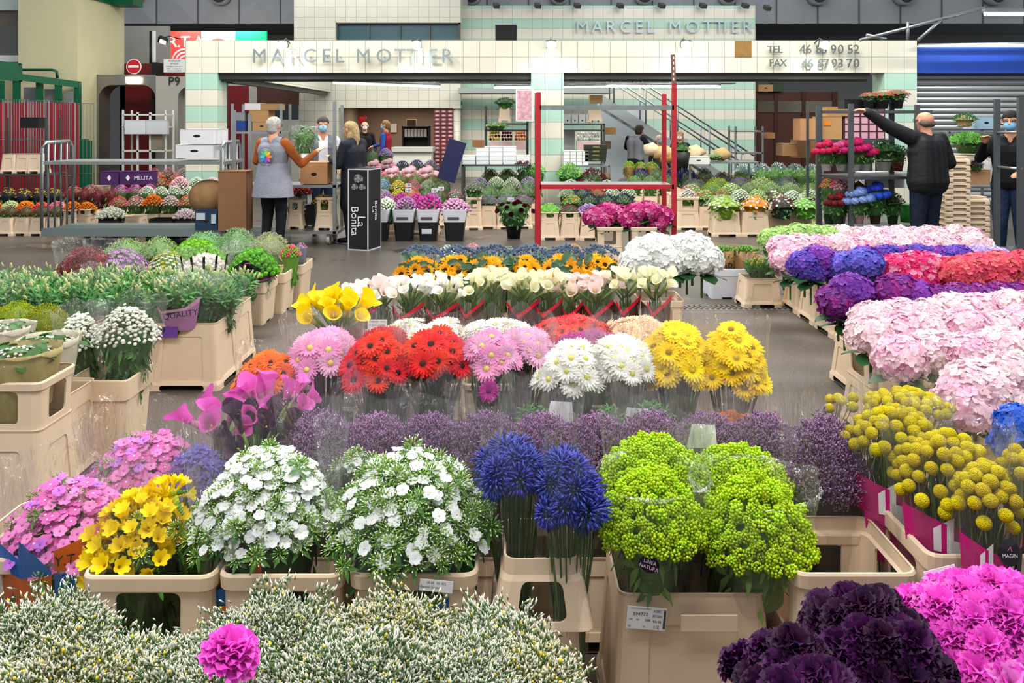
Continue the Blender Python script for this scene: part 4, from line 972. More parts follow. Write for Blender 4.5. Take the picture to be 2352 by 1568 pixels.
# price label
def label_plate(name, label, loc, w, h, lines, rot=(0, 0, 0), bar=True, col='f0f1f5'):
    t = thing(name, label, 'label', loc); t.rotation_euler = rot
    p = MB(); p.bb(-w/2, w/2, 0, .001, -h/2, h/2); ob('paper', p.mesh('paper', [mat(col, .6)], False), t)
    for (s, x, z, sz) in lines: text(t, s, sz, (x*w, -.001, z*h), '20222a', name='lettering')
    if bar:
        for k in range(24):
            p = MB(); p.bb(w*.43, w*.49, -.0006, 0, -h*.42+k*h*.035, -h*.42+k*h*.035+h*.018*(1+k % 2*.5))
            if k == 0: q = MB()
            q.put(p)
        ob('barcode', q.mesh('barcode', [mat('22242c', .6)], False), t)
    return t
z_ = CH-(1413-HZ)*dbk/F
label_plate('price_label', 'white price label reading 594772 stuck on the wide front bucket', (XX(1483, dbk), dbk-.013, z_), .105, .062,
    [('Alchemilla Robustica Extra', -.15, .42, .005), ('594772', -.16, .17, .0135), ('A28C', .27, .34, .0095), ('BTGN', .27, .12, .0095), ('588', .03, -.08, .010), ('100', -.4, -.07, .007), ('60', -.22, -.07, .007), ('€0.48', .27, -.12, .0095), ('1/2', .26, -.36, .013), ('E5', -.42, -.38, .008), ('45', -.05, -.38, .008)], (.055, .08, 0))
# bucket panel on the wide bucket front
p = MB(); p.bb(-.075, .075, -.004, 0, -.022, .022); o = ob('name_panel', p.mesh('name_panel', [PLA], False), tb if tb.type == 'EMPTY' else tb, (.035, -.18-.018, .36), (.055, 0, 0))

G = {}
def proto(k, fn): G[k] = fn; return k
def P_(k): return cached('proto_'+k, G[k])
proto('phw', lambda: m_phlox('f3f5f7', 'c9d0a0')); proto('php', lambda: m_phlox('f08fd2', 'b02a78')); proto('php2', lambda: m_phlox('e76fc0', 'f4d8ee')); proto('php3', lambda: m_phlox('cf7ae0', '7a3ab0'))
proto('tuft', lambda: m_budtuft('a0c860', 'eef2e0')); proto('tuftp', lambda: m_budtuft('6e8a48', 'd89ac0', 18))
proto('fre', lambda: m_fressia('ffe21c')); proto('agap', m_agap); proto('lump', lambda: m_lump('d2f02c', 'b0dc20'))
proto('spw', lambda: m_spray('e9e9dc', 'f2e45c', '50763c', 60, .10, .12)); proto('spy', lambda: m_spray('eeead4', 'f4e04a', '5a7838', 60, .12, .24, .006, .0019))
proto('spp', lambda: m_spray('c592c6', 'a070aa', '70586e', 54, .09, .2, .0055, .0019)); proto('spp2', lambda: m_spray('a87cb4', 'd0a8d4', '5e4a60', 54, .09, .3, .0055, .0019))
proto('crasp', m_crasp); proto('carp', lambda: m_carn('4a0b4e', '340a3c', .035)); proto('card', lambda: m_carn('35092f', '2a0733', .035)); proto('carm', lambda: m_carn('f25fd6', 'e848ca', .035)); proto('cark', lambda: m_carn('ea4acc', 'f48ae0', .035))
for k, c, ct in (('gr', 'e81a14', '2a0a08'), ('gr2', 'c81426', '2a0a08'), ('gy', 'ffe01c', 'b9a032'), ('gy2', 'ffd60e', '8c7420'), ('gp', 'f7a3d2', 'd9c46a'), ('gp2', 'f2b8da', 'd9c46a'), ('gw', 'f8f6ee', 'c9c660'), ('go', 'f8701a', '22120c'), ('gpe', 'f8d3ae', 'd8b060'), ('gm', 'b0208a', '5a1050')):
    proto(k, (lambda c=c, ct=ct: m_gerbera(c, ct)))
proto('leaf', lambda: m_leaf()); proto('leafd', lambda: m_leaf('2f5530', .11, .065)); proto('leafb', lambda: m_leaf('4d8a35', .05, .012))
proto('star', lambda: m_daisy('6a5cb4', '3a2c6a', .026, 7)); proto('button', lambda: m_button('f4f4e6', 'f0f0c8')); proto('pearl', lambda: m_button('f5f6ee', 'f5f6ee', .007))
proto('sun', m_sun); proto('eryn', m_eryn); proto('lily', m_lily); proto('lbud', m_lbud); proto('tul', lambda: m_tulip('e8b84a')); proto('tulg', lambda: m_tulip('7fb050'))
proto('cw', lambda: m_calla('f7f6f0', 'dfe6b8')); proto('cc', lambda: m_calla('f2f1cf', 'c3d47c')); proto('cpk', lambda: m_calla('f4dcd8', 'd9dca0')); proto('cy', lambda: m_calla('fbdc12', 'f0d81c')); proto('cm', lambda: m_calla('e76cc6', 'd8a8c0', .095)); proto('cb', lambda: m_calla('3a1438', '4a2a48', .095))
proto('dais', lambda: m_daisy('f6f6f2', 'c8d060', .014, 9)); proto('ranun', lambda: m_peony('f07a1e', 'f8a81e', .03))
PAPER = mat('a89b6c', .8, 0, .1, .15, 0, .12, 6); PAPER2 = mat('c9c2ae', .8, 0, .1, .2, 0, .08, 6); BROWNW = mat('4e2b26', .25, 0, .5); REDW = mat('e0263e', .35)
BLUW = mat('1f63ae', .5); ORGW = mat('d4651e', .5); MAGW = mat('c41a78', .35); BLKW = mat('1c1b22', .3); PURW = mat('b784b4', .5)

def BB(name, label, protos, x, y, d, w, n, dome, **k):
    c = W(x, y, d); rx = w/2*d/F; ry = k.pop('ry', rx); zb = k.pop('zb', .1); cat = k.pop('cat', name.replace('_', ' '))
    ex = [(P_(a) if isinstance(a, str) else [P_(q) for q in a], b, c_, d_, e) for (a, b, c_, d_, e) in k.pop('ex', ())]
    return bunch(name, label, cat, [P_(q) for q in protos], c, rx, ry, zb, dome, n, ex=ex, **k)
def strip(t, name, mats, poly, rx, ry, h, off=1.05):
    return ob(name, band_mesh(name, poly, mats, off), t, (0, 0, 0), (0, 0, 0), (rx*1.06, ry*1.06, h*.98))
def dims(w, d, y, zb): return w/2*d/F, ZZ(y, d)-zb
def tex(t, s, az, z, rx, ry, h, size, col='111111', tilt=.35, roll=0, off=1.09):
    a = math.radians(az-90); r = rc(z)*off*1.06
    return text(t, s, size, (r*rx*math.cos(a), r*ry*math.sin(a), z*h*.98), col, (PI/2-tilt, roll, math.radians(az)), .0004)

# pink phlox, freesia, white phlox
t = BB('phlox_bunch', 'pink and lilac phlox bunch in blue and orange wrap at the left edge', ['php', 'php2', 'php3', 'php'], 160, 1105, 2.42, 300, 98, .17, part='blossom', sc=(.95, 1.4), ex=[('tuftp', 'bud_cluster', 26, -.012, 1)], ry=.17)
filler(t, P_('php2'), 150, .18, .165, ZZ(1105, 2.42)-.1, .17, 1.15, 'blossom_filler')
rx, h = dims(300, 2.42, 1105, .1)
strip(t, 'printed_wrap', [BLUW, ORGW], [[(-38, .70, .84), (-15, .68, .78), (-12, .68, .87), (12, .70, .72)], [(-40, .50, .70), (-15, .48, .68), (12, .5, .70)]], rx, .17, h); strip(t, 'printed_wrap', [ORGW, BLUW], [[(14, .72, .82), (34, .70, .86)], [(14, .52, .70), (30, .60, .70)]], rx, .17, h)
tex(t, 'Y.T', 22, .77, rx, .17, h, .035)
t = BB('phlox_bunch', 'pink phlox bunch standing behind, between open crates and violet flowers', ['php2', 'php', 'php', 'php3'], 335, 1000, 2.86, 262, 98, .15, part='blossom', sc=(1., 1.45), ex=[('tuftp', 'bud_cluster', 24, -.012, 1)], sleeve=2)
filler(t, P_('php2'), 150, .19, .19, ZZ(1000, 2.86)-.1, .15, 1.2, 'blossom_filler')
BB('violet_star_flowers', 'dark violet blue star shaped flowers bunch behind the yellow freesias', ['star'], 455, 1040, 2.68, 140, 60, .10, part='blossom', sc=(.8, 1.3), cat='flower bunch', sleeve=3, ex=[('leaf', 'leaf', 12, -.05, .6)], tilt=1.4)
t = BB('freesia_bunch', 'bright yellow freesia bunch with green buds in a clear sleeve', ['fre'], 318, 1155, 2.38, 220, 46, .13, part='freesia', ex=[('leafb', 'leaf', 20, -.03, 1), ('tuft', 'bud_cluster', 18, -.01, 1.1)], sc=(.9, 1.2), zb=.1, sleeve=2, seed='f1')
BB('freesia', 'single taller yellow freesia stem above the freesia bunch', ['fre'], 385, 1120, 2.40, 50, 3, .02, part='freesia', sleeve=0, body=None, cat='freesia', zb=.4).name
for lab, x, y, d, w, nb, seed, sl in (('large white phlox bunch in clear sleeve, left of the two', 608, 1035, 2.40, 325, 26, 'pa', 1), ('white phlox bunch with many green buds, right of the two', 945, 1045, 2.38, 375, 66, 'pb', 2)):
    dm = .19; t = BB('phlox_bunch', lab, ['phw'], x, y, d, w, 100 if nb < 40 else 92, dm, part='blossom', sc=(1., 1.35), ex=[('tuft', 'bud_cluster', nb, -.004, 1.25)], seed=seed, sleeve=sl, tilt=1.1)
    rx, h = dims(w, d, y, .1); filler(t, P_('tuft'), 150, rx, rx, h, dm, 1.2, 'green_filler', dzz=-.02)
    filler(t, P_('phw'), 170 if nb < 40 else 46, rx, rx, h, dm, 1.1, 'blossom_filler', dzz=-.004)
    if nb < 40:
        strip(t, 'printed_wrap', [BLUW, ORGW], [[(-25, .50, .56), (-5, .50, .60), (14, .50, .54)], [(-20, .44, .50), (-5, .44, .50), (14, .46, .50)]], rx, rx, h); strip(t, 'printed_wrap', [ORGW], [[(2, .58, .64), (14, .60, .70)]], rx, rx, h); tex(t, 'YT', 8, .62, rx, rx, h, .03)
    else:
        strip(t, 'printed_wrap', [BLUW, ORGW], [[(8, .42, .50), (34, .46, .56)], [(-6, .42, .45), (8, .42, .46)]], rx, rx, h); strip(t, 'printed_wrap', [BLUW, ORGW], [[(-10, .12, .33), (22, .16, .33)], [(-24, .12, .33), (-11, .12, .33)]], rx, rx, h); tex(t, 'Ketan Yadi\nTel/Fax\n052-4432938', 5, .27, rx, rx, h, .015, 'e6eef6')
BB('phlox', 'small white and green phlox cluster above and behind the right white phlox', ['phw'], 822, 1045, 2.62, 80, 12, .04, part='blossom', sleeve=0, body=None, cat='phlox', zb=.4, ex=[('tuft', 'bud_cluster', 8, 0, 1.3)])
label_plate('crate_label', 'torn white label on the collar under the right white phlox', (XX(1003, 2.17), 2.155, ZZ(1338, 2.17)), .085, .03, [('Gemini Snow', -.2, -.12, .009), ('20 20   50  475', 0, .25, .008)], (0, .1, 0), False)
# agapanthus
BB('agapanthus_bunch', 'blue agapanthus bunch with long green stems, left half of its bucket', ['agap'], 1182, 1045, 2.36, 130, 13, .06, part='agapanthus', body='stems', sleeve=1, ry=.11, inner=.72, sc=(.85, 1.05), tilt=.8)
BB('agapanthus_bunch', 'blue agapanthus bunch in glossy sleeve nearest the lime flowers', ['agap'], 1308, 1062, 2.26, 104, 17, .13, part='agapanthus', body='stems', sleeve=2, ry=.10, inner=.85, sc=(.8, 1.0), tilt=1.2)
# alchemilla
for k, (lab, x, y, d, w, ry, dm, zb) in enumerate((('lime green flower bunch in clear sleeve with round black sticker', 1496, 1085, 2.36, 238, .15, .15, .415), ('lime green flower bunch, front right, above the wide bucket', 1735, 1100, 2.38, 262, .17, .17, .36), ('tallest lime green flower bunch at the back left of the wide bucket', 1500, 1008, 2.55, 225, .13, .10, .25), ('lime green flower bunch at the back right under film', 1690, 1030, 2.60, 240, .14, .10, .25))):
    t = BB('lime_flower_bunch', lab, ['lump'], x, y, d, w, 100, dm, part='blossom_cluster', body='pale', ry=ry, zb=zb, cat='flower bunch', sc=(.8, 1.15), tilt=1.2, sleeve=1+k % 3, seed='al%d' % k, inner=.92, stop=1.02 if k < 2 else 1.16)
    rx = w/2*d/F; filler(t, P_('lump'), 230, rx, ry, ZZ(y, d)-zb, dm, .95, 'blossom_filler', dzz=-.012, inn=1.0, tilt=1.2)
    if k == 0:
        h = ZZ(y, d)-zb; p = MB(); p.lathe([(0, 0), (.028, 0)], 20, 0, Matrix.Scale(.72, 4, (0, 1, 0))); ob('sticker', p.mesh('sticker', [BLKW]), t, (-.03, -ry*.86-.02, h*.42), (PI/2-.35, .35, 0)); text(t, 'LINEA\nNATURA', .013, (-.03, -ry*.86-.024, h*.42), 'c8a0b0', (PI/2-.35, .35, 0))
# purple statice row
for k in range(9):
    x = 735+k*128; lab = 'purple statice bunch in clear film in the long middle row, %s' % nth(k, 9, '')
    t = BB('statice_bunch', lab, ['spp', 'spp2'], x, 958+(k % 3)*10, 2.86, 168, 42, .10, part='flower_spray', body='dry', sleeve=1+k % 3, sc=(.9, 1.25), tilt=.9, ry=.15, stop=1.22)
    filler(t, P_('spp'), 130, .12, .15, ZZ(958, 2.86)-.1, .10, 1.0, 'spray_filler', dzz=-.006)
    bucket(XX(x, 2.72), 2.72, .24, .28, .29, 'beige bucket under the purple statice row, %s' % nth(k, 9, ''), group='buckets under the purple statice')
t = BB('statice_bunch', 'dark purple statice bunch standing behind the empty bucket', ['spp2', 'spp'], 1893, 968, 2.62, 165, 50, .16, part='flower_spray', body='dry', sleeve=3, ry=.14, sc=(.9, 1.3)); filler(t, P_('spp'), 150, .11, .14, ZZ(968, 2.62)-.1, .16, 1.0, 'spray_filler')
bucket(XX(1893, 2.5), 2.5, .28, .3, .29, 'beige bucket holding the dark purple statice behind the empty bucket', collar=.19)
# white statice at the very front
for k, (x, y, d, w, pr, lab) in enumerate(((80, 1412, 1.70, 330, 'spw', 'white statice spray bunch at the bottom left corner'), (320, 1505, 1.66, 330, 'spw', 'white statice spray bunch in front of the yellow freesias'), (610, 1415, 1.70, 340, 'spw', 'white statice spray bunch in front of the fuller white phlox'), (890, 1412, 1.68, 330, 'spy', 'yellow tinged statice spray bunch near the bottom centre'), (1130, 1440, 1.68, 280, 'spw', 'white statice spray bunch in front of the agapanthus bucket'), (1225, 1525, 1.50, 240, 'spy', 'small yellowish statice spray bunch nearest the labelled bucket'), (800, 1515, 1.42, 480, 'spw', 'white statice spray bunch, nearest one at the bottom edge'), (150, 1535, 1.44, 480, 'spy', 'nearest statice spray bunch at the bottom left edge'), (480, 1555, 1.42, 380, 'spw', 'white statice spray bunch around the single magenta carnation'), (1050, 1520, 1.44, 360, 'spw', 'white statice spray bunch at the bottom edge right of the middle'))):
    t = BB('white_statice_bunch', lab, [pr, pr, 'spw'], x, y+8, d, w, 84, .07, part='flower_spray', body='leafy', sleeve=0, ry=.15, sc=(.8, 1.35), tilt=.9, cat='flower bunch', inner=.7, fz=.85, ex=[([pr], 'flower_spray', 9, .025, 1.2)])
    rx = w/2*d/F; filler(t, P_(pr), 190, rx, .15, ZZ(y+8, d)-.1, .075, 1.0, 'spray_filler', dzz=-.012)
    bucket(XX(x, d), d-.15, .3, .3, .29, 'beige bucket hidden under the front statice, %s' % nth(k, 10, ''), group='buckets under the front statice')
BB('carnation', 'single magenta carnation poking up among the white statice at bottom', ['carm'], 505, 1512, 1.36, 60, 1, .0, part='carnation', body=None, sleeve=0, zb=.5, sc=(1.1, 1.15))
# carnations
t = BB('carnation_bunch', 'dark purple carnation bunch at the bottom right', ['carp', 'card', 'card'], 2010, 1418, 1.66, 400, 64, .20, part='carnation', body='leafy', sleeve=0, ry=.22, sc=(.95, 1.2), inner=.85, fz=.9)
BB('carnation_bunch', 'low dark purple carnation bunch at the bottom edge beside the wide bucket', ['carp', 'card'], 1835, 1515, 1.50, 260, 24, .10, part='carnation', body='leafy', sleeve=0, ry=.15, sc=(1., 1.2), inner=.8, fz=.9)
BB('carnation_bunch', 'bright magenta pink carnation bunch in the bottom right corner', ['carm', 'carm', 'cark'], 2300, 1375, 1.74, 520, 90, .16, part='carnation', body='leafy', sleeve=0, ry=.24, sc=(.95, 1.2), inner=.85, fz=.9)
for x, d, q in ((2010, 1.5, 'dark purple'), (1830, 1.36, 'low dark purple'), (2290, 1.6, 'magenta')): bucket(XX(x, d), d, .28, .28, .29, 'beige bucket below the %s carnations' % q)
label_plate('paper_tag', 'crumpled white paper tag with one printed word behind the pink carnations', (XX(2165, 1.98), 1.98, ZZ(1330, 1.98)), .075, .05, [('Zedgee', -.15, .05, .018)], (-.2, -.25, 0), False)
# craspedia
for k, (lab, x, y, d, w, n, dm, ry) in enumerate((('small cluster of yellow ball flowers, furthest left', 1938, 912, 2.9, 90, 7, .03, .05), ('yellow ball flower bunch at the back, near the pink hydrangeas', 2085, 903, 2.80, 190, 48, .05, .12), ('yellow ball flower bunch in the middle, behind the black tag', 2055, 946, 2.56, 225, 60, .10, .13), ('yellow ball flower bunch leaning over the right front bucket', 2178, 1004, 2.36, 250, 68, .14, .14), ('lowest yellow ball flower bunch with a round black tag', 2265, 1070, 2.2, 150, 36, .12, .09), ('yellow ball flowers cut off by the right edge', 2345, 1040, 2.3, 90, 12, .06, .08))):
    zb = .3; t = BB('ball_flower_bunch', lab, ['crasp'], x, y, d, w, n, dm, part='flower_ball', body='white_stems' if n > 8 else None, sleeve=1+k % 3 if n > 8 else 0, ry=ry, zb=zb, sc=(1.0, 1.22), tilt=.5, inner=.6, cat='flower bunch', seed='cr%d' % k, stop=1.1)
    if 1 < k < 5:
        rx, h = dims(w, d, y, zb)
        strip(t, 'printed_wrap', [MAGW, WHITE, MAGW], [[(-75, .5, .70), (-30, .42, .66), (0, .42, .62), (30, .42, .68), (75, .5, .70)], [(-40, .5, .62), (-20, .5, .70)], [(-60, .2, .5), (0, .2, .42), (60, .2, .5)]], rx, ry, h)
        strip(t, 'printed_wrap', [WHITE, BLKW], [[(-26, .44, .58), (-2, .44, .56), (16, .44, .60)], [(22, .5, .66), (38, .52, .68)]], rx, ry, h, 1.08)
        p = MB(); p.lathe([(0, 0), (.026, 0)], 20, 0, Matrix.Scale(1.25, 4, (0, 1, 0))); q = .70; a = -.3; ob('tag', p.mesh('tag', [BLKW]), t, (rx*.1, -ry*rc(q)*1.1, h*q*.92), (PI/2-.2, 0, 0))
        text(t, 'MAGIN', .012, (rx*.1, -ry*rc(q)*1.1-.003, h*q*.9), 'e8e8e8', (PI/2-.2, 0, 0)); text(t, '∧', .02, (rx*.1, -ry*rc(q)*1.1-.003, h*q*.95), 'e0709a', (PI/2-.2, .2, 0))

# ------------------------------------------------------------------ callas (pink / dark), gerberas
BB('calla_bunch', 'pink calla lily bunch in clear film, left and lower of two', ['cm'], 510, 962, 3.0, 105, 8, .05, part='calla', body='white_stems', sleeve=2, ry=.1, sc=(1., 1.2), tilt=1.4, inner=.7, cat='calla bunch')
BB('calla_bunch', 'pink calla lily bunch in clear film beside the orange gerberas', ['cm'], 625, 925, 3.08, 145, 11, .05, part='calla', body='white_stems', sleeve=3, ry=.1, sc=(1., 1.2), tilt=1.4, inner=.7)
BB('calla_bunch', 'almost black calla lily bunch in front of the pink ones', ['cb'], 590, 985, 2.86, 120, 9, .05, part='calla', body='white_stems', sleeve=0, ry=.09, sc=(.9, 1.1), tilt=1.5, inner=.6)
for x, q in ((510, 'the lower pink callas'), (625, 'the higher pink callas')): bucket(XX(x, 2.9), 2.92, .24, .28, .29, 'beige bucket under '+q)
GB = ['gp', 'gp2']
for k, (c, x, y, d, w, n, dm, low, lab) in enumerate((
    (['go'], 620, 822, 3.5, 140, 22, .10, 0, 'orange gerbera bunch with dark centres at the left end'), (['gp', 'gp2'], 745, 768, 3.62, 165, 36, .10, 0, 'pink gerbera bunch above a black and grey printed tag'),
    (['gr', 'gr'], 866, 785, 3.5, 150, 32, .13, 0, 'red gerbera bunch left of the centre'), (['gr2'], 880, 765, 3.75, 100, 14, .04, 0, 'dark red gerbera bunch wrapped in film behind the red ones'),
    (['gr'], 998, 772, 3.5, 160, 38, .11, 0, 'red gerbera bunch with one large flower facing forward'), (['gp', 'gp', 'gp2'], 1122, 775, 3.5, 125, 28, .10, 0, 'pink gerbera bunch just right of the red ones'),
    (['gp2'], 1208, 766, 3.65, 125, 26, .08, 0, 'pale pink gerbera bunch beside the white ones'), (['gw'], 1312, 800, 3.4, 140, 30, .12, 0, 'white gerbera bunch, left half of the white ones'),
    (['gw'], 1432, 785, 3.45, 148, 34, .11, 0, 'white gerbera bunch beside the yellow ones'), (['gy', 'gy2'], 1556, 755, 3.45, 158, 46, .19, 0, 'yellow gerbera bunch, left of the two'), (['gy2', 'gy'], 1680, 762, 3.42, 150, 46, .19, 0, 'yellow gerbera bunch, right of the two'))):
    t = BB('gerbera_bunch', lab, c, x, y, d, w, n, dm, part='gerbera', body='stems', sleeve=1+k % 3, sc=(.85, 1.1), tilt=1.25, inner=.82, ry=w/2*d/F*1.1, seed='ge%d' % k, zb=.25, tiltc=(0, -.45, 0))
    bucket(XX(x, d), d-.13, .24, .26, .42, 'black bucket of gerberas in the front gerbera row, %s' % nth(k, 11, ''), m=BLACK, group='black gerbera buckets')
    if k in (1, 4, 2):
        rx, h = dims(w, d, y, .25); z0, z1, a0, a1 = ((.56, .68, -38, -4) if k == 1 else (.30, .42, -30, 40) if k == 4 else (.5, .58, 50, 75))
        strip(t, 'tag', [BLKW], [[(a0, z0, z1), ((a0+a1)/2, z0-.01, z1-.01), (a1, z0, z1)]], rx, rx*1.1, h, 1.12); strip(t, 'tag', [mat('a9abb0', .5)], [[(a0, z1, z1+.035), ((a0+a1)/2, z1-.01, z1+.025), (a1, z1, z1+.035)]], rx, rx*1.1, h, 1.12)
        tex(t, 'HORTISUD' if k != 2 else 'Louloues', (a0+a1)/2, (z0+z1)/2+.02, rx, rx*1.1, h, .022 if k != 2 else .012, 'f0f0f0', .1, 0, 1.2); tex(t, 'FLEURS DU VAR', (a0+a1)/2, z1+.035, rx, rx*1.1, h, .008, '333333', .1, 0, 1.2)
BB('gerbera', 'single small pink gerbera hanging low below the pink bunch', ['gm'], 1147, 892, 3.22, 40, 1, 0, part='gerbera', body=None, sleeve=0, zb=.5, sc=(.8, .8), tiltc=(0, -1.2, 0))
for k, (c, x, y, w, n, lab) in enumerate(((['gw'], 935, 742, 95, 18, 'white gerbera bunch behind, left'), (['gw'], 1020, 740, 90, 16, 'white gerbera bunch behind the red ones'), (['gw'], 1145, 740, 160, 34, 'wide white gerbera bunch behind the pink ones'), (['gr'], 1315, 735, 165, 38, 'wide red gerbera bunch in the back gerbera row'), (['gpe'], 1470, 736, 135, 24, 'peach gerbera bunch in the back gerbera row'), (['gm'], 1360, 772, 170, 24, 'magenta gerbera bunch low under film between red and white'))):
    d = 4.15 if k != 5 else 3.85
    BB('gerbera_bunch', lab, c, x, y, d, w, n, .05, part='gerbera', body='stems', sleeve=0 if k != 5 else 2, sc=(.85, 1.05), tilt=.8, inner=.9, ry=.13, seed='gg%d' % k, zb=.2, tiltc=(0, -.1, 0))
    bucket(XX(x, d), d-.17, min(.36, w*d/F), .30, .29, 'beige collared bucket in the back gerbera row, %s' % nth(k, 6, ''), collar=.17, group='back gerbera buckets')
for k, x in enumerate((1225, 1300, 1400, 1500)):
    BB('green_filler_bunch', 'small bunch of glossy green leaf sprigs behind the statice, %s' % nth(k, 4, ''), ['lily', 'leafb'], x, (930, 950, 935, 925)[k], 3.1, 90, 36, .05, part='leaf_sprig', body='pale', sleeve=1+k % 3, sc=(.25, .4), tilt=1, cat='foliage bunch', inner=.8)
    p = MB(); p.add([(-.05, 0, -.04), (.05, 0, -.04), (.045, .01, .03), (-.03, .01, .035)], [(0, 1, 2, 3)]); p.bb(-.002, .002, .005, .008, -.3, 0)
    if k != 1: solo('paper_tag', 'white folded paper tag standing in the leaf sprigs, %s' % nth(k-(k > 1), 3, ''), 'label', p, [WHITE], W((1285, 0, 1460, 1612)[k], (945, 0, 960, 1000)[k], (3.0, 0, 3.0, 2.74)[k]), group='white paper tags in the statice row')
for x, y in ((1672, 958), (1712, 962)): BB('ranunculus_bunch', 'orange ranunculus bunch under film, %s of two' % ('left' if x < 1700 else 'right'), ['ranun'], x, y, 3.02, 60, 10, .04, part='blossom', body='leafy', sleeve=2, sc=(.7, .9), ry=.07)

# ------------------------------------------------------------------ callas in brown wrap, sunflowers, thistles
for k, (c, x, y, d, w, n) in enumerate((('cw', 828, 664, 4.95, 86, 13), ('cpk', 878, 656, 5.0, 54, 9), ('cw', 940, 652, 4.95, 76, 12), ('cw', 1015, 652, 4.95, 80, 13), ('cc', 1082, 645, 5.0, 66, 11), ('cc', 1130, 630, 5.05, 62, 9), ('cc', 1203, 642, 4.95, 76, 12), ('cc', 1258, 640, 4.95, 72, 12), ('cpk', 1312, 648, 4.98, 56, 9), ('cpk', 1372, 646, 4.95, 72, 12), ('cc', 1437, 632, 4.95, 68, 12), ('cc', 1505, 632, 4.9, 72, 12))):
    col = {'cw': 'white', 'cpk': 'blush pink', 'cc': 'greenish cream'}[c]
    t = BB('calla_bunch', '%s calla lily bunch in the wrapped calla row, %s' % (col, nth(k, 12, '')), [c], x, y+10, d, w, n, .05, part='calla', body='white_stems', sleeve=1+k % 3, sc=(.85, 1.05), tilt=1.1, inner=.7, ry=.1, zb=.3, tiltc=(0, -.3, 0), stop=1.05, fz=.85)
    rx, h = dims(w, d, y+10, .3)
    if k not in (1, 5):
        strip(t, 'printed_wrap', [BROWNW], [[(-75, .40, .78), (-30, .36, .70), (10, .36, .74), (60, .40, .80)]], rx, .1, h); strip(t, 'red_ribbon', [REDW], [[(-75+k*7 % 40, .74, .80), (-20, .60, .66), (20, .72, .78), (60, .80, .86)]], rx, .1, h, 1.10)
for k, (a, b) in enumerate(((820, 900), (935, 1018), (1060, 1142), (1180, 1268), (1298, 1390), (1409, 1515))):
    d = 4.85; bucket(XX((a+b)/2, d), d, (b-a)*d/F, .3, .50, 'tall pale bucket of calla lilies, %s' % nth(k, 6, ''), collar=0, group='calla buckets')
t = BB('calla_bunch', 'bright yellow calla lily bunch with red ribbon at the left', ['cy'], 772, 708, 4.3, 130, 20, .05, part='calla', body='white_stems', sleeve=2, sc=(1.1, 1.35), tilt=1.2, inner=.7, ry=.12, zb=.2, stop=1.05, fz=.85); rx, h = dims(130, 4.3, 708, .2)
strip(t, 'printed_wrap', [BROWNW], [[(-10, .45, .74), (25, .50, .80), (50, .5, .78)]], rx, .12, h); strip(t, 'red_ribbon', [REDW], [[(-20, .76, .80), (20, .80, .84), (60, .70, .76)]], rx, .12, h, 1.1)
bucket(XX(772, 4.2), 4.15, .26, .3, .29, 'beige bucket under the yellow calla lilies')
label_plate('price_label', 'white barcode label beside the yellow calla lilies', (XX(868, 4.8), 4.78, ZZ(752, 4.8)), .11, .10, [('F-MARGO   04-01', 0, .38, .012), ('PL WOLLY DUREN', 0, .18, .011)], bar=False)
for k in range(6):
    x = 960+k*82; t = BB('sunflower_bunch', 'sunflower bunch with broad green leaves, %s of the sunflower row' % nth(k, 6, ''), ['sun'], x, 598, 5.75, 92, 17, .10, part='sunflower', body='leafy', sleeve=0, sc=(.8, 1.0), tilt=1.2, ry=.13, ex=[('leafd', 'leaf', 20, -.035, .9), ('leafd', 'leaf', 12, .01, .9)], tiltc=(0, -.7, 0))
    bucket(XX(x, 5.6), 5.6, .24, .3, .29, 'beige bucket under the sunflower row, %s' % nth(k, 6, ''), group='sunflower buckets')
for k in range(6):
    x = 968+k*82; t = BB('thistle_bunch', 'blue grey thistle bunch behind the sunflowers, %s' % nth(k, 6, ''), ['eryn'], x, 566, 6.3, 92, 30, .06, part='thistle', body='leafy', sleeve=0, sc=(.9, 1.2), ry=.15)
    bucket(XX(x, 6.2), 6.18, .24, .3, .29, 'beige bucket under the thistles, %s' % nth(k, 6, ''), group='thistle buckets')
for k, (kd, cs, x, y, w, lab) in enumerate((('daisy', ['f6f6f4', 'f0f0ee'], 1028, 562, 46, 'small white flower bunch in tall film behind the thistles'), ('daisy', ['e88a90', 'f4b0b0'], 1085, 558, 52, 'small coral flower bunch behind the thistles'), ('fuzz', ['e8ece4', 'd8dcc8'], 1165, 565, 70, 'white waxy flower bunch behind the thistles, left'), ('fuzz', ['eef0ea', 'd8dcc8'], 1238, 563, 80, 'white waxy flower bunch behind the thistles, right'), ('daisy', ['f29a2c', 'f5b044'], 1315, 558, 62, 'orange pincushion bunch behind the thistles'))):
    mass(kd, cs, x, y, 6.85, w, .1, lab); bucket(XX(x, 6.7), 6.72, .22, .26, .27, 'beige bucket in the row behind the thistles, %s' % nth(k, 5, ''), group='buckets behind the thistles')

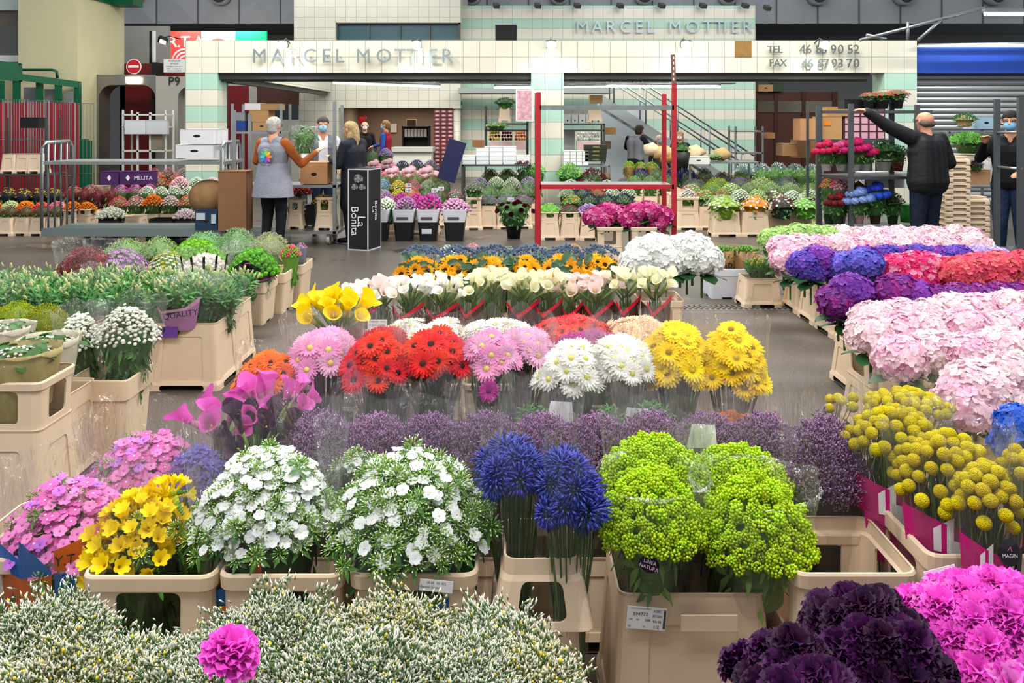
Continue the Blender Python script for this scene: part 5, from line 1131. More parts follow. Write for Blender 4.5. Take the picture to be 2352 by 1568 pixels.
# ------------------------------------------------------------------ hydrangeas
HC = {'white': ('f6f6f4', 'eef2ec'), 'palepink': ('f6d2de', 'f8e2e6'), 'palepink2': ('f4bfd6', 'f8d8e4'), 'purple': ('8a3fb0', '7a36a8'), 'violet': ('6450c0', '7a52c4'), 'blueviolet': ('7a6ad8', '5a5cc8'), 'hotpink': ('e2307a', 'f6a0c0'),
      'coral': ('e2506c', 'e8707a'), 'magenta': ('c8307e', 'dd78ac'), 'plum': ('962f8c', '7c3090'), 'green': ('b6da8a', '98c068'), 'blue': ('2f6ae0', '2a5ac8'), 'lilac': ('c9b8ea', 'b8a4e4'), 'rose': ('d81860', 'e23a78'), 'sky': ('7a9ae4', '8aa8ea')}
def m_cup():
    mb = MB()
    for k in range(4): mb.petal(k*1.7, .11, .075, .01, -.1, -.6, .1, 4, 0, -.07)
    mb.tube([(0, 0, -.22), (0, 0, -.04)], .006, 5, 1, False); return mb.mesh('leaf', [leafm('2c5a30'), leafm('4a7038')])
def hydr(col, x, y, d, r=.1, lab='', group=None, leaf=True):
    me = cached('hy'+col, lambda: m_hydr(*HC[col])); s = r/.088
    c = W(x, y, d); t = thing('hydrangea', lab, 'hydrangea', c, 0, group)
    ob('flower_head', me, t, (0, 0, 0), (RN.uniform(-.3, .1), RN.uniform(-.25, .25), RN.uniform(0, 6.28)), (s*rr(.95, 1.08), s*rr(.95, 1.08), s*rr(.9, 1)))
    if leaf: ob('leaves', cached('cup', m_cup), t, (0, 0, -.02), (0, 0, RN.uniform(0, 6.28)), (s, s, 1), kind='stuff')
    return t
def hrow(col, pts, d, r, where, z=None):
    cols = col if isinstance(col, list) else [col]
    names = {'palepink': 'pale pink', 'palepink2': 'soft pink', 'hotpink': 'hot pink and white', 'blueviolet': 'blue violet'}
    for k, (x, y) in enumerate(pts):
        c = cols[k % len(cols)]; dd = d+RN.uniform(-.06, .06); hydr(c, x, y, dd, r, '%s hydrangea head, %s in %s' % (names.get(c, c), nth(k, len(pts), ''), where))
hrow('white', [(1482, 583), (1512, 572), (1562, 577), (1590, 572), (1470, 602), (1530, 598), (1612, 600), (1578, 592)], 5.6, .125, 'the white hydrangea group')
bucket(XX(1520, 5.5), 5.48, .3, .34, .29, 'beige collared bucket under the white hydrangeas, left of two', collar=.24); bucket(XX(1500, 5.5)-.37, 5.62, .3, .3, .29, 'beige bucket behind the sunflowers under the white hydrangeas')
hrow('magenta', [(1368, 497), (1398, 486), (1425, 492), (1460, 488), (1490, 485), (1520, 495), (1385, 508), (1445, 505), (1508, 510)], 9.6, .13, 'the magenta group on stacked buckets')
for k, x in enumerate((1402, 1480)): bucket(XX(x, 9.4), 9.4, .30, .34, .29, 'beige stacked bucket under the magenta hydrangeas, %s' % ('left', 'right')[k], collar=.22)
# right block, back to front
hrow('green', [(1775, 552), (1800, 545), (1835, 540), (1868, 540), (1790, 572), (1895, 545)], 7.5, .12, 'the green group at the block corner')
hrow(['palepink2', 'palepink'], [(1900+i*33, 545-(i % 2)*3) for i in range(11)], 7.9, .115, 'the farthest pale pink row')
hrow(['palepink2', 'palepink'], [(1800+i*40, 570-(i % 2)*4) for i in range(12)], 7.0, .125, 'the second pale pink row')
hrow('palepink2', [(1800, 598), (1815, 620), (1838, 590)], 6.8, .115, 'the cluster over the end buckets')
hrow(['purple', 'violet', 'purple', 'violet'], [(1990+i*42, 592-(i % 2)*3) for i in range(6)], 6.5, .11, 'the violet row behind the hot pink ones')
hrow('lilac', [(2248, 592), (2290, 596)], 6.5, .11, 'the violet row at the right')
hrow(['violet', 'purple'], [(1848, 605), (1880, 598), (1862, 622), (1900, 612)], 6.0, .12, 'the purple group near the left end')
hrow('blueviolet', [(1945, 612), (1985, 605), (1970, 625), (2012, 618)], 5.9, .12, 'the blue violet group in the middle')
hrow('hotpink', [(2062, 615), (2100, 608), (2135, 612), (2085, 640), (2128, 640), (2165, 622), (2190, 655)], 5.8, .115, 'the hot pink group')
hrow('coral', [(2205, 625), (2250, 615), (2300, 612), (2345, 612), (2215, 655), (2290, 648), (2340, 650)], 5.7, .12, 'the coral group at the right')
hrow('plum', [(2150, 690), (2200, 686), (2250, 690), (2300, 684), (2350, 686)], 5.2, .115, 'the plum coloured row')
hrow(['plum', 'purple', 'purple', 'purple'], [(1925, 690), (1960, 665), (1975, 700), (1940, 712), (2055, 668), (2090, 680), (2070, 700)], 5.0, .115, 'the purple group hanging over the front buckets')
hrow(['palepink', 'palepink2', 'palepink'], [(2005+i*62, 735-(i % 2)*6-i*4) for i in range(7)], 4.75, .12, 'the large pale pink bed, back row')
hrow(['palepink', 'palepink2'], [(2000+i*72, 772-(i % 2)*8-i*3) for i in range(6)], 4.35, .12, 'the large pale pink bed, second row')
hrow(['palepink2', 'palepink'], [(2070+i*80, 822-(i % 2)*8-i*4) for i in range(5)], 3.95, .12, 'the large pale pink bed, third row')
hrow(['palepink', 'palepink', 'palepink2'], [(2240, 885), (2330, 870), (2225, 925), (2310, 935), (2270, 900), (2370, 920)], 3.3, .115, 'the nearest pale pink cluster')
hrow('blue', [(2352, 985), (2348, 1025)], 2.75, .085, 'the deep blue pair at the right edge')
for k, dd in enumerate((5.75, 6.17, 6.59, 7.01, 7.43)):
    for j in range(5): bucket(2.66+j*.36, dd, .33, .38, .29, 'beige bucket in the left end column of the hydrangea block, %s from the front' % ORD[k] if j == 0 else 'beige bucket inside the hydrangea block, %s row, %s' % (ORD[k], nth(j, 5, '')), collar=.12 if k % 2 else 0, group=None if j == 0 else 'buckets inside the hydrangea block')
for k, (X_, dd) in enumerate(((2.28, 5.25), (2.66, 5.25), (2.04, 4.45), (2.42, 4.45), (2.8, 4.45), (2.0, 3.95), (2.38, 3.95), (1.95, 3.25), (2.33, 3.2), (1.72, 2.75))):
    bucket(X_, dd, .34, .36, .29, 'beige bucket under the pale pink hydrangeas, %s from the aisle' % ORD[k], collar=.16 if k > 1 else 0)
label_plate('price_label', 'green and white label on the fourth hydrangea bucket side', (2.40, 5.92, .12), .09, .07, [], (0, 0, -PI/2), False, 'dfe8e0')
# tulips and daffodils
WPL = mat('dfe3ee', .4)
bucket(XX(1672, 8.03), 8.03, .37, .4, .29, 'white plastic crate of green tulips beside the drain', 'crate', m=WPL, name='flower_crate')
for x in (1655, 1712):
    t = BB('tulip_bunch', 'unopened green tulip bunch in brown kraft paper, %s' % ('left' if x < 1700 else 'right'), ['tulg'], x, 572, 8.2, 66, 40, .02, part='tulip', body='leafy', sleeve=1, filmm=KRAFT, sc=(.8, 1.05), tilt=.3, ry=.14, zb=.12, stop=.72, fz=.8)
    tex(t, 'OR' if x < 1700 else 'IG', 10, .5, .13, .14, .36, .11, '1a1410', 0, 0, 1.12)
bucket(XX(1752, 7.66), 7.66, .33, .3, .27, 'small beige bucket of daffodils with marker scribble at the drain')
BB('daffodil_bunch', 'grassy daffodil bunch with few yellow buds in beige bucket', ['tulg', 'tulg', 'tul'], 1748, 600, 7.8, 70, 44, .03, part='daffodil', body='leafy', sleeve=2, sc=(.8, 1.1), tilt=.4, ry=.12)

# ------------------------------------------------------------------ left island
def crt(xr, d, w, dp, h, lab, kind='base', collar=0, **k): return bucket(xr-w/2, d, w, dp, h, lab, kind, collar, **k)
crt(-1.93, 3.48, .42, .30, .42, 'tall beige bucket with collar at the left edge holding paper wrapped flowers', collar=.2)
crt(-2.05, 3.93, .40, .30, .42, 'open beige bucket with barcode label, mostly empty')
crt(-1.89, 4.17, .30, .32, .42, 'beige lipped crate holding the white button flowers', 'crate')
crt(-1.85, 5.33, .44, .40, .42, 'large beige bucket with purple sticker under the QUALITY wrapper')
crt(-1.87, 5.76, .44, .40, .42, 'large beige bucket behind the one with purple sticker')
for k, dd in enumerate((6.98, 7.41, 7.84)): crt(-2.03+.05*k, dd, .30, .40, .36, 'pale lipped crate at the right end of the left island, %s' % ('nearest', 'middle', 'farthest')[k], 'crate', name='flower_crate')
for k in range(9): crt(-2.36-.34*(k % 3), (5.33, 6.2, 7.0)[k//3], .32, .40, .38, 'beige bucket buried under flowers in the left island, %s' % ORD[k], group='buried buckets of the left island')
label_plate('barcode_label', 'white barcode label on the open bucket at left', (XX(140, 3.93), 3.90, ZZ(950, 3.93)), .085, .10, [('C   06-01', -.1, .4, .013), ('6.86', -.1, .25, .012), ('001 A', -.1, -.25, .013), ('588', .2, -.42, .012)])
label_plate('purple_sticker', 'purple and white sticker on the large bucket below QUALITY wrapper', (XX(388, 5.33), 5.30, ZZ(760, 5.33)), .13, .07, [('♥', -.25, .1, .04)], bar=False, col='6a3f9a')
for k, (x, y, d, w, lab) in enumerate(((292, 705, 4.35, 150, 'white button flower bunch in clear sleeve, larger right one'), (183, 720, 4.42, 90, 'white button flower bunch in clear sleeve, smaller left one'))):
    t = BB('button_flower_bunch', lab, ['button'], x, y, d, w, 96, .16, part='blossom', body='leafy', sleeve=1+k, sc=(.9, 1.3), ry=.14, zb=.3, cat='flower bunch', stop=1.12, fz=.9)
    filler(t, P_('button'), 260, w/2*d/F, .14, ZZ(y, d)-.3, .16, 1.1, 'blossom_filler', dzz=-.004)
for k, (x, y, d, w, lab, pp) in enumerate(((42, 800, 3.62, 170, 'olive paper wrapped bunch of small white pearls at the left edge', PAPER), (112, 775, 3.9, 120, 'pale paper wrapped bunch of small white pearls behind', PAPER2), (0, 748, 4.1, 130, 'pale paper wrap corner at the left edge, highest', PAPER2))):
    BB('wrapped_bunch', lab, ['pearl'], x, y, d, w, 90, .04, part='blossom', body='leafy', sleeve=2, filmm=pp, sc=(.8, 1.2), ry=.14, zb=.42, cat='flower bunch', ex=[('leaf', 'leaf', 24, -.01, .8)], inner=.8, stop=.97, fz=.85)
for k, (x, d) in enumerate(((40, 4.7), (105, 4.65), (10, 4.95))):
    c = mass('fuzz', ['c6d020', 'a8b820', 'd8e040'], x, 692+k*6, d, 100, .3, 'lime yellow goldenrod bunch at the left, %s' % nth(k, 3, ''), leaf='8a9a3a', n=150)
    bucket(XX(x, d), d-.12, .28, .3, .38, 'beige bucket under the goldenrod, %s' % nth(k, 3, ''), group='goldenrod buckets')
k = 0
for r, d in enumerate((5.5, 5.85, 6.2, 6.6)):
    for j in range(8):
        x_ = -2.02-j*.26-(.1 if r % 2 else 0); zt = (.61, .60, .55, .50)[r]+RN.uniform(-.02, .03); y = HZ+(CH-zt)*F/d; x = CX+x_*F/d
        if x < -60: continue
        BB('lily_bunch', 'leafy green lily bunch in bud, %s row, %s from the right' % (('nearest', 'second', 'third', 'farthest')[r], ORD[j]), ['lily'], x, y, d, .30*F/d, 11, .06, part='lily_stem', body='leafy', sleeve=2 if (j*3+r) % 5 == 0 else 0, sc=(.75, 1.0), tilt=.9, ex=[('lbud', 'bud', 13, .02, .9)], zb=.2, inner=.8, fz=.9)
t = BB('lily_bunch', 'lily bunch in pink wrapper printed QUALITY at the island corner', ['lily'], 425, 650, 5.42, 120, 12, .06, part='lily_stem', body='leafy', sleeve=1, sc=(.75, 1.0), ex=[('lbud', 'bud', 14, .02, 1)], zb=.38, inner=.8)
rx, h = dims(120, 5.42, 650, .38); strip(t, 'printed_wrap', [PURW, mat('d9a8cc', .5)], [[(-60, .0, .42), (-20, .0, .38), (20, .0, .50), (50, .0, .66)], [(-62, .42, .56), (-40, .40, .46), (20, .50, .56), (50, .66, .80)]], rx, rx, h, 1.12); tex(t, 'QUALITY', 12, .42, rx, rx, h, .05, '2a1a2a', .2, -.12, 1.22)
BB('lily_bunch', 'dark green lily bunch in glossy sleeve overhanging the aisle', ['lily'], 505, 655, 5.6, 110, 14, .10, part='lily_stem', body='leafy', sleeve=3, sc=(.75, 1.05), zb=.3, inner=.9, lean=0)
# back row of left island
t = mass('daisy', ['7a1028', '5e0c20', '8c1830'], 200, 566, 7.0, 125, .25, 'dark red chrysanthemum bunch in printed sleeve at the aisle', leaf='4a2a24', n=140)
for k, (kd, cs, x, y, d, w, lab, lf) in enumerate((('daisy', ['b978c8', 'c890d4'], 282, 568, 7.1, 118, 'lilac chrysanthemum bunch beside the dark red ones', '5a6a4a'), ('daisy', ['f4f4f0', 'eef0e4', 'e0c83a'], 385, 574, 7.1, 92, 'white daisy bunch in dotted yellow sleeve', '6a8a3a'), ('ball', ['f4efe8', 'f0e4e0'], 470, 585, 7.0, 108, 'white chrysanthemum bunch in zebra striped sleeve', '5a7a4a'), ('ball', ['6ab82a', '7cc832'], 583, 572, 7.1, 105, 'green button chrysanthemum bunch in black banded wrapper', '4a7a30'),
    ('fuzz', ['b8cf90', 'c8dca0'], 290, 548, 7.9, 110, 'pale green foamy bunch at the back of the left island, left', '7a9a5a'), ('fuzz', ['b8cf90', 'd0e0b0'], 365, 543, 7.9, 90, 'pale green foamy bunch at the back of the left island, middle', '7a9a5a'), ('ball', ['7ac42c', '8ad034'], 450, 553, 7.7, 120, 'lime button flower bunch at the back of the left island', '5a8a34'),
    ('fuzz', ['a8d098', 'b8dca8'], 470, 532, 8.1, 110, 'grey green seed pod bunch at the back, left', '7aa870'), ('fuzz', ['a8cf90', 'b8dca8'], 545, 524, 8.1, 100, 'grey green seed pod bunch at the back, middle', '7aa870'), ('fuzz', ['c8dca0', 'e8dcc8'], 620, 532, 8.0, 90, 'pale seed pod bunch in kraft paper at the corner', '9aaa6a'), ('ball', ['8ccf3a', 'e86a8a'], 668, 562, 7.7, 44, 'lime and coral bunch in film at the island corner', '6a9a3a'), ('daisy', ['a8286a', 'c8a8d8'], 692, 556, 8.0, 26, 'magenta and lilac bunch at the far corner', '7a7a8a'))):
    mass(kd, cs, x, y, d, w, .2, lab, leaf=lf, n=120)
    if k in (2, 3, 9):
        s_ = cached(('sleeve', 1, 1.16, 'None'), lambda: m_sleeve(1.16, 5, 1).mesh('wrapper', [film()]))
def wrapper(x, y, d, w, zb, label, pieces, mats, texts=(), fm=None):
    rx, h = dims(w, d, y, zb); t = thing('flower_sleeve', label, 'flower sleeve', (XX(x, d), d, zb))
    ob('film', cached(('sleeve', 2, 1.16, str(fm)), lambda: m_sleeve(1.16, 6, 2).mesh('wrapper', [fm or film()])), t, scale=(rx*1.1, rx*1.1, h*.95))
    for pc in pieces: ob('printed_band', band_mesh('printed_band', pc, mats, 1.08), t, scale=(rx*1.1, rx*1.1, h*.95))
    for a in texts: tex(t, a[0], a[1], a[2], rx*1.05, rx*1.05, h, *a[3:])
zeb = [[[(a, .55+.15*((a//12) % 2), 1.1), (a+5, .55+.15*((a//12) % 2), 1.12)]] for a in range(-80, 80, 12)]
wrapper(470, 585, 7.0, 108, .2, 'film sleeve with black and green zebra stripes around white flowers', [z for z in zeb[::2]], [BLKW]); 
for z in zeb[1::2]: pass
wrapper(583, 572, 7.1, 105, .2, 'sleeve with black band and pink letter C around green buttons', [[[(-85, .50, .72), (-40, .46, .72), (0, .45, .92), (30, .46, .72), (85, .50, .70)], [(-85, .47, .50), (-30, .43, .46), (30, .43, .46), (85, .47, .50)]]], [mat('15211c', .4), mat('c84a9a', .5)], [('C', 3, .74, .10, 'c8509a', .1, 0, 1.16), ('VAN WIJK', 3, .54, .035, '8a9a4a', .1, 0, 1.2)])
wrapper(200, 566, 7.0, 125, .25, 'film sleeve printed with coloured letters around the dark red flowers', [], [BLKW], [('oa', -40, .5, .12, 'd8a8a0', .1, 0, 1.1), ('M', 12, .3, .12, '5a78b8', .1, 0, 1.1)])

# ------------------------------------------------------------------ cartons, background stock
def carton(x0, x1, y0, y1, d, deep, col, label, name='cardboard_box', group=None, lid=None, hole=None, rz=0, txt=None, m=None):
    """x0..x1, y0 (top)..y1 (bottom) of the front face in pixels at distance d"""
    w = (x1-x0)*d/F; h = (y1-y0)*d/F; c = W((x0+x1)/2, y1, d)
    t = thing(name, label, 'box', c, rz, group); mm = m or mat(col, .75, 0, .15, 0, .04, .05, 5)
    p = MB(); p.bb(-w/2, w/2, 0, deep, 0, h*(.8 if lid else 1)); ob('body', p.mesh('body', [mm], False), t)
    p = MB(); p.bb(-w/2-.004, w/2+.004, -.004, deep+.004, h*(.72 if lid else .985), h+.002); ob('lid', p.mesh('lid', [mat(lid, .7) if lid else mm], False), t)
    if hole:
        p = MB(); p.sphere((0, -.001, h*hole), (w*.11, .004, h*.09), 12, 6); ob('hand_hole', p.mesh('hand_hole', [mat('2a1c12', .9)], True), t)
    if txt: text(t, txt[0], txt[1], (txt[3] if len(txt) > 3 else 0, -.006, h*txt[4] if len(txt) > 4 else h*.5), txt[2])
    return t
def mm_(*a): return list(a)
def lots(where, d, x0, x1, ytop, spec, bk='beige', hb=.27, hc=0, zb=.12, jit=.06, n=90, wf=1.14):
    k = len(spec); step = (x1-x0)/k
    for i, sp in enumerate(spec):
        kd, cs, nm = sp[:3]; lf = sp[3] if len(sp) > 3 else '4a6a38'
        x = x0+step*(i+.5); dd = d+RN.uniform(-jit, jit)
        mass(kd, cs, x, ytop+RN.uniform(-2, 2), dd, step*.98*wf, zb, '%s bunch, %s in %s' % (nm, nth(i, k, '').replace('alone', 'the only one'), where), leaf=lf, n=n, ry=max(.13, step*.5*dd/F), group=None)
        if bk:
            w = min(.34, step*.94*dd/F)
            bucket(XX(x, dd), dd-.15, round(max(.2, w), 2), .30, hb, '%s bucket %s under %s' % (bk, nth(i, k, ''), where), m=BLACK if bk == 'black' else None, collar=hc, group='buckets under '+where)
PINK = ['e88aa0', 'f2b0bc', 'e06a84']; COR = ['e8604a', 'f0886a', 'e04a5a']; ORA = ['f28a1e', 'f5a02c', 'e8701a']; DRED = ['7a1020', '9a1426', '5c0c18']; WH = ['f2f2ea', 'e8ecdc', 'dfe8c8']
LAV = ['b8a0cc', 'c8b4d8', '9a84b4']; GRN = ['8cb84a', 'a4c860', '6a9a3a']; SAGE = ['98ae88', 'b0c49c', '7c9870']; NAV = ['4a5272', '5c6a88', '3c4260']; VIO = ['5a3aa8', '7048b8', '4a2e90']; YEL = ['f4c81c', 'f8d83a', 'e8b010']
BUR = ['5a1428', '7a2038', '3e0e1c']; MAG = ['d048a8', 'e06abc', 'c03898']; LIM = ['b4cc3a', 'c8dc58', '98b42c']; LIL = ['c890c8', 'd8a8d4', 'b478b8']; PP = ['f4c4d0', 'f8dae0', 'eeb0c4']; SKY = ['7a98d4', '9ab0e0', '6080c0']; OLV = ['a08a4a', 'b8a060', '88743a']
lots('the red flower row at far left', 12.6, -30, 150, 470, [('daisy', DRED, 'dark red rose')]*5)
lots('the orange end of the far left row', 12.7, 152, 216, 464, [('ball', ORA, 'orange rose', '4a2a20')]*2, hc=.1)
lots('the band behind the far left red row', 13.1, -30, 150, 462, [('ball', ORA, 'orange'), ('ball', ['c8dca0', 'd8e8b8'], 'pale green'), ('ball', ORA, 'deep orange'), ('ball', COR, 'coral'), ('ball', PINK, 'pink')])
lots('the black sleeved row at far left', 13.9, 0, 142, 430, [('daisy', ['4a2a34', '6a3a44', 'd8c83a'], 'dark sleeved rose', '19191b')]*4)
lots('the dark red sleeved row', 13.7, 148, 270, 430, [('daisy', DRED, 'crimson sleeved rose', '5a1c24')]*4)
lots('the pink row behind the trolley', 14.2, 262, 360, 422, [('daisy', MAG, 'magenta pink')]*3)
lots('the white row behind the trolley', 13.9, 322, 480, 427, [('daisy', WH, 'white and green')]*5)
lots('the coral row behind the trolley', 13.0, 254, 450, 449, [('daisy', COR, 'coral'), ('daisy', PINK, 'rose pink'), ('ball', ORA, 'orange'), ('daisy', PP, 'pale pink'), ('daisy', COR, 'red coral')], jit=.02)
lots('the black pots beside the trolley', 12.4, 230, 284, 474, [('ball', WH, 'cream rose')], 'black')
lots('the single black pot by the blue box', 12.4, 404, 448, 480, [('ball', ['f0ece8', 'f2d8e0'], 'white chrysanthemum')], 'black')
bucket(XX(302, 12.3), 12.3, .25, .3, .30, 'empty beige bucket standing between the black pots'); bucket(XX(352, 12.0), 12.2, .36, .3, .27, 'large empty black pot behind the trolley', m=BLACK); bucket(XX(386, 12.0), 12.1, .24, .3, .16, 'low empty black pot behind the trolley', m=BLACK)
lots('the blush row at the back left', 15.0, 395, 545, 405, [('ball', PP, 'blush rose'), ('daisy', WH, 'white'), ('daisy', PP, 'blush pink'), ('ball', PP, 'pale rose')])
lots('the salmon row at the back left', 16.2, 335, 545, 385, [('daisy', COR, 'salmon'), ('daisy', PINK, 'rose'), ('daisy', PP, 'blush white'), ('daisy', PINK, 'rose pink'), ('daisy', WH, 'white pink'), ('daisy', PINK, 'dusty pink')], zb=.3)
lots('the rosy aisle row behind the left trolley', 15.2, 150, 232, 424, [('daisy', PINK, 'pink')]*2); lots('the back left pink patch', 15.8, 345, 425, 400, [('daisy', COR, 'light coral')]*2)
for k, (a, b) in enumerate(((231, 271), (276, 312), (312, 346))): carton(a, b, 394, 424, 15.1, .3, '4a2c5c', 'purple printed flower box on the left, %s' % nth(k, 3, ''), 'flower_box', txt=('♦' if k < 2 else 'MELITA', .1, 'e8e0ec'))
# stacked crates far left
for k, (x, y) in enumerate(((18, 352), (50, 352), (77, 352))):
    z = ZZ(398, 14.6); bucket(XX(x, 14.6), 14.6, .26, .3, .33, 'beige bucket on the dark shelf at far left, %s' % nth(k, 3, ''), z=z)
bucket(XX(221, 15.3), 15.3, .3, .3, .5, 'beige crate standing on end behind the purple boxes')
rack(-20, 105, (400,), 14.5, .45, 'low dark shelf carrying beige buckets at far left', yt=270, name='low_shelf'); carton(46, 88, 270, 294, 14.7, .25, '1e1c20', 'black plastic tub on a pole shelf before the roll cages', 'plastic_tub', m=BLACK)
# centre left peony boxes
for k, (a, b) in enumerate(((818, 898), (903, 956), (958, 1011), (1017, 1073))):
    d = 12.1; w = (b-a)*d/F*.98; t = thing('peony_box', 'black and white peony bucket on the floor, %s' % nth(k, 4, ''), 'bucket', (XX((a+b)/2, d), d, 0))
    ob('base', shell(w-.08, .34, [(0, -.01), (.26, .015)], .008, {}, floor=0).mesh('base', [BLACK], False), t); ob('collar', shell(w-.05, .36, [(.26, 0), (.43, .02), (.44, .02)], .008, {}, floor=None).mesh('collar', [mat('d6d9e2', .6)], False), t)
    p = MB(); p.bb(-.09, .07, -.195, -.192, .30, .335); ob('printed_label', p.mesh('printed_label', [mat('4a4a50', .6)], False), t, (0, 0, 0))
    if k in (0, 2): p = MB(); p.bb(-.08, .06, -.19, -.186, .10, .17); ob('paper_label', p.mesh('paper_label', [mat('c9ccd4', .6)], False), t)
for k, (a, b, cs, nm, kk) in enumerate(((866, 912, WH, 'white', 454), (908, 958, LIL, 'lilac pink', 452), (954, 1016, MAG, 'magenta', 449), (1012, 1078, ['e8a8d4', 'f0c0e0'], 'light pink', 456))): mass('ball', cs, (a+b)/2, kk, 12.1+.12, b-a, .2, '%s peony bunch in a black and white bucket' % nm, ry=.18)
lots('the second peony row', 12.75, 870, 1010, 444, [('ball', LIL, 'lilac pink peony'), ('ball', MAG, 'pink peony'), ('ball', MAG, 'magenta peony'), ('ball', LIL, 'mauve peony')])
W_ = 'the third peony side row'; lots(W_, 13.5, 866, 1062, 432, [('daisy', LAV, 'white and lilac'), ('daisy', YEL, 'yellow'), ('daisy', COR, 'red orange in kraft paper', '9a7a4a'), ('fuzz', SAGE, 'sage green'), ('daisy', BUR, 'burgundy'), ('daisy', ['c86a9a', '8a4a6a', 'd8c8d0'], 'mixed plum')])
lots('the fourth peony side row', 14.4, 864, 1035, 412, [('daisy', SKY, 'light blue'), ('daisy', YEL, 'bright yellow'), ('daisy', ['c8287a', 'd84a8a'], 'cerise'), ('fuzz', WH, 'white'), ('fuzz', SAGE, 'grey green')])
lots('the olive row behind the blue flowers', 15.3, 864, 1010, 398, [('fuzz', OLV, 'olive gold')]*4)
lots('the pink hydrangea row near the counter', 16.4, 845, 1002, 384, [('hydr', ['e8789c', 'f090b0'], 'deep pink hydrangea'), ('hydr', PP, 'pink hydrangea'), ('hydr', PP, 'pale pink hydrangea'), ('hydr', PP, 'blush hydrangea')], zb=.25)
lots('the back hydrangea row near the counter', 17.8, 845, 1005, 368, [('hydr', PP, 'large pale pink hydrangea'), ('hydr', PP, 'large blush hydrangea'), ('spike', VIO, 'violet spike'), ('spike', VIO, 'purple spike'), ('spike', LAV, 'lavender spike')], zb=.25)
lots('the farthest patch by the counter', 19.5, 842, 900, 340, [('fuzz', ['6a4a6a', '8a6a8a'], 'dusty purple'), ('ball', LAV, 'lilac')], hb=.5, zb=.3)
# price flags on sticks
for k, (x, y) in enumerate(((938, 437), (938, 425), (998, 437), (1013, 433), (1173, 458))):
    p = MB(); p.bb(-.045, .045, 0, .003, -.028, .028, 0); p.tube([(0, .005, -.3), (0, .005, 0)], .004, 5, 1); t = solo('price_flag', 'small white handwritten price flag on a stick, %s' % nth(k, 5, ''), 'price tag', p, [WHITE, mat('8a8a84', .6)], W(x, y, (12.0, 13.2, 12.0, 12.6, 12.2)[k])); text(t, '1,80' if k < 4 else '2,50', .04, (0, -.004, 0), '2a3a6a')
# centre
lots('the crate row left of the red rack', 13.4, 1102, 1222, 448, [('fuzz', LAV, 'lilac statice'), ('fuzz', LAV, 'lavender'), ('fuzz', LIL, 'pale purple')], hb=.36, zb=.25)
lots('the green row left of the rack', 13.9, 1102, 1232, 425, [('fuzz', SAGE, 'grey green'), ('fuzz', ['a8bc88', 'c0d09c'], 'soft green'), ('fuzz', SAGE, 'sage')], zb=.25, hb=.36)
lots('the stock row by the left table', 14.4, 1085, 1232, 408, [('spike', LAV, 'lilac stock'), ('spike', WH, 'white stock'), ('spike', WH, 'cream stock'), ('spike', LAV, 'purple stock')], zb=.3, hb=.36)
lots('the green row touching the left steel table', 15.0, 1108, 1222, 386, [('fuzz', ['b4cc6a', 'c8dc80'], 'lime viburnum'), ('fuzz', ['b4cc6a', 'a4bc5a'], 'green viburnum'), ('leaf', ['4a8a2c', '5aa034'], 'dark green foliage')], zb=.4, hb=.5)
mass('leaf', ['5cb82a', '6ac838'], 1231, 376, 14.7, 42, .4, 'bright green foliage bunch beside the middle pillar'); mass('daisy', ['9a7a84', 'b498a0'], 1088, 414, 13.2, 44, .4, 'dusty pink flower bunch on a stool like bucket'); bucket(XX(1088, 13.1), 13.1, .24, .28, .30, 'beige collared bucket holding the dusty pink bunch', collar=.2)
t = thing('allium_bunch', 'brown purple ball headed alliums rising over the left table', 'flower bunch', W(1198, 400, 14.7)); 
for k in range(6): p = MB(); p.sphere((-.1+.04*k, .02*(k % 2), .17+.02*(k % 3)), .03, 8, 6, 0); p.tube([(-.05+.02*k, 0, -.2), (-.1+.04*k, .02*(k % 2), .17)], .004, 4, 1); ob('allium', p.mesh('allium', [mat('5a3c44', .8), leafm()]), t)
t = thing('peony_pot', 'black round pot of dark burgundy peonies with hanging leaves', 'potted flowers', (XX(1180, 12.2), 12.2, 0)); p = MB(); p.lathe([(0, .0), (.09, 0), (.125, .24), (.13, .24), (.12, .22), (0, .22)], 20); ob('pot', p.mesh('pot', [BLACK], True), t)
ob('foliage', cached('bodyleafy', BODY['leafy']), t, (0, 0, .18), scale=(.30, .26, .34), kind='stuff'); 
for k in range(16): a = k*2.4; q = math.sqrt((k+.5)/16); ob('peony', cached('pburg', lambda: m_peony('5c1226', '3c0a18', .04)), t, M=aim((math.cos(a)*q, math.sin(a)*q-.3, .8), (.30*q*math.cos(a), .25*q*math.sin(a), .52-.16*q*q), k, 1))
t = None
lots('the stools under the red rack', 12.15, 1240, 1375, 468, [('leaf', ['8ac84a', '9ad45c'], 'light green leafy', '6a9a4a'), ('daisy', BUR, 'burgundy and pink'), ('ball', LAV, 'lilac rose')], hb=.29, hc=.10, zb=.25, jit=.02)
lots('the thistle row behind the magenta hydrangeas', 13.2, 1296, 1452, 444, [('daisy', ['f0a02c', '7ab04a'], 'orange and green'), ('spike', NAV, 'navy thistle'), ('spike', NAV, 'blue grey thistle'), ('spike', NAV, 'steel blue thistle')], zb=.25)
lots('the violet row behind the thistles', 13.9, 1285, 1460, 430, [('fuzz', WH, 'white'), ('spike', ['5a4a80', '6c5c94'], 'dull violet'), ('daisy', ['c83a3a', 'd8584a'], 'red'), ('daisy', WH, 'cream'), ('daisy', WH, 'pale')], zb=.25)
lots('the pale row behind the rack shelf', 14.6, 1290, 1455, 410, [('daisy', WH, 'white'), ('fuzz', WH, 'cream'), ('daisy', ['f0f0ee', 'e4e4e8'], 'bright white'), ('fuzz', ['8a7090', 'a488a8'], 'grey purple')], zb=.25, hb=.3)
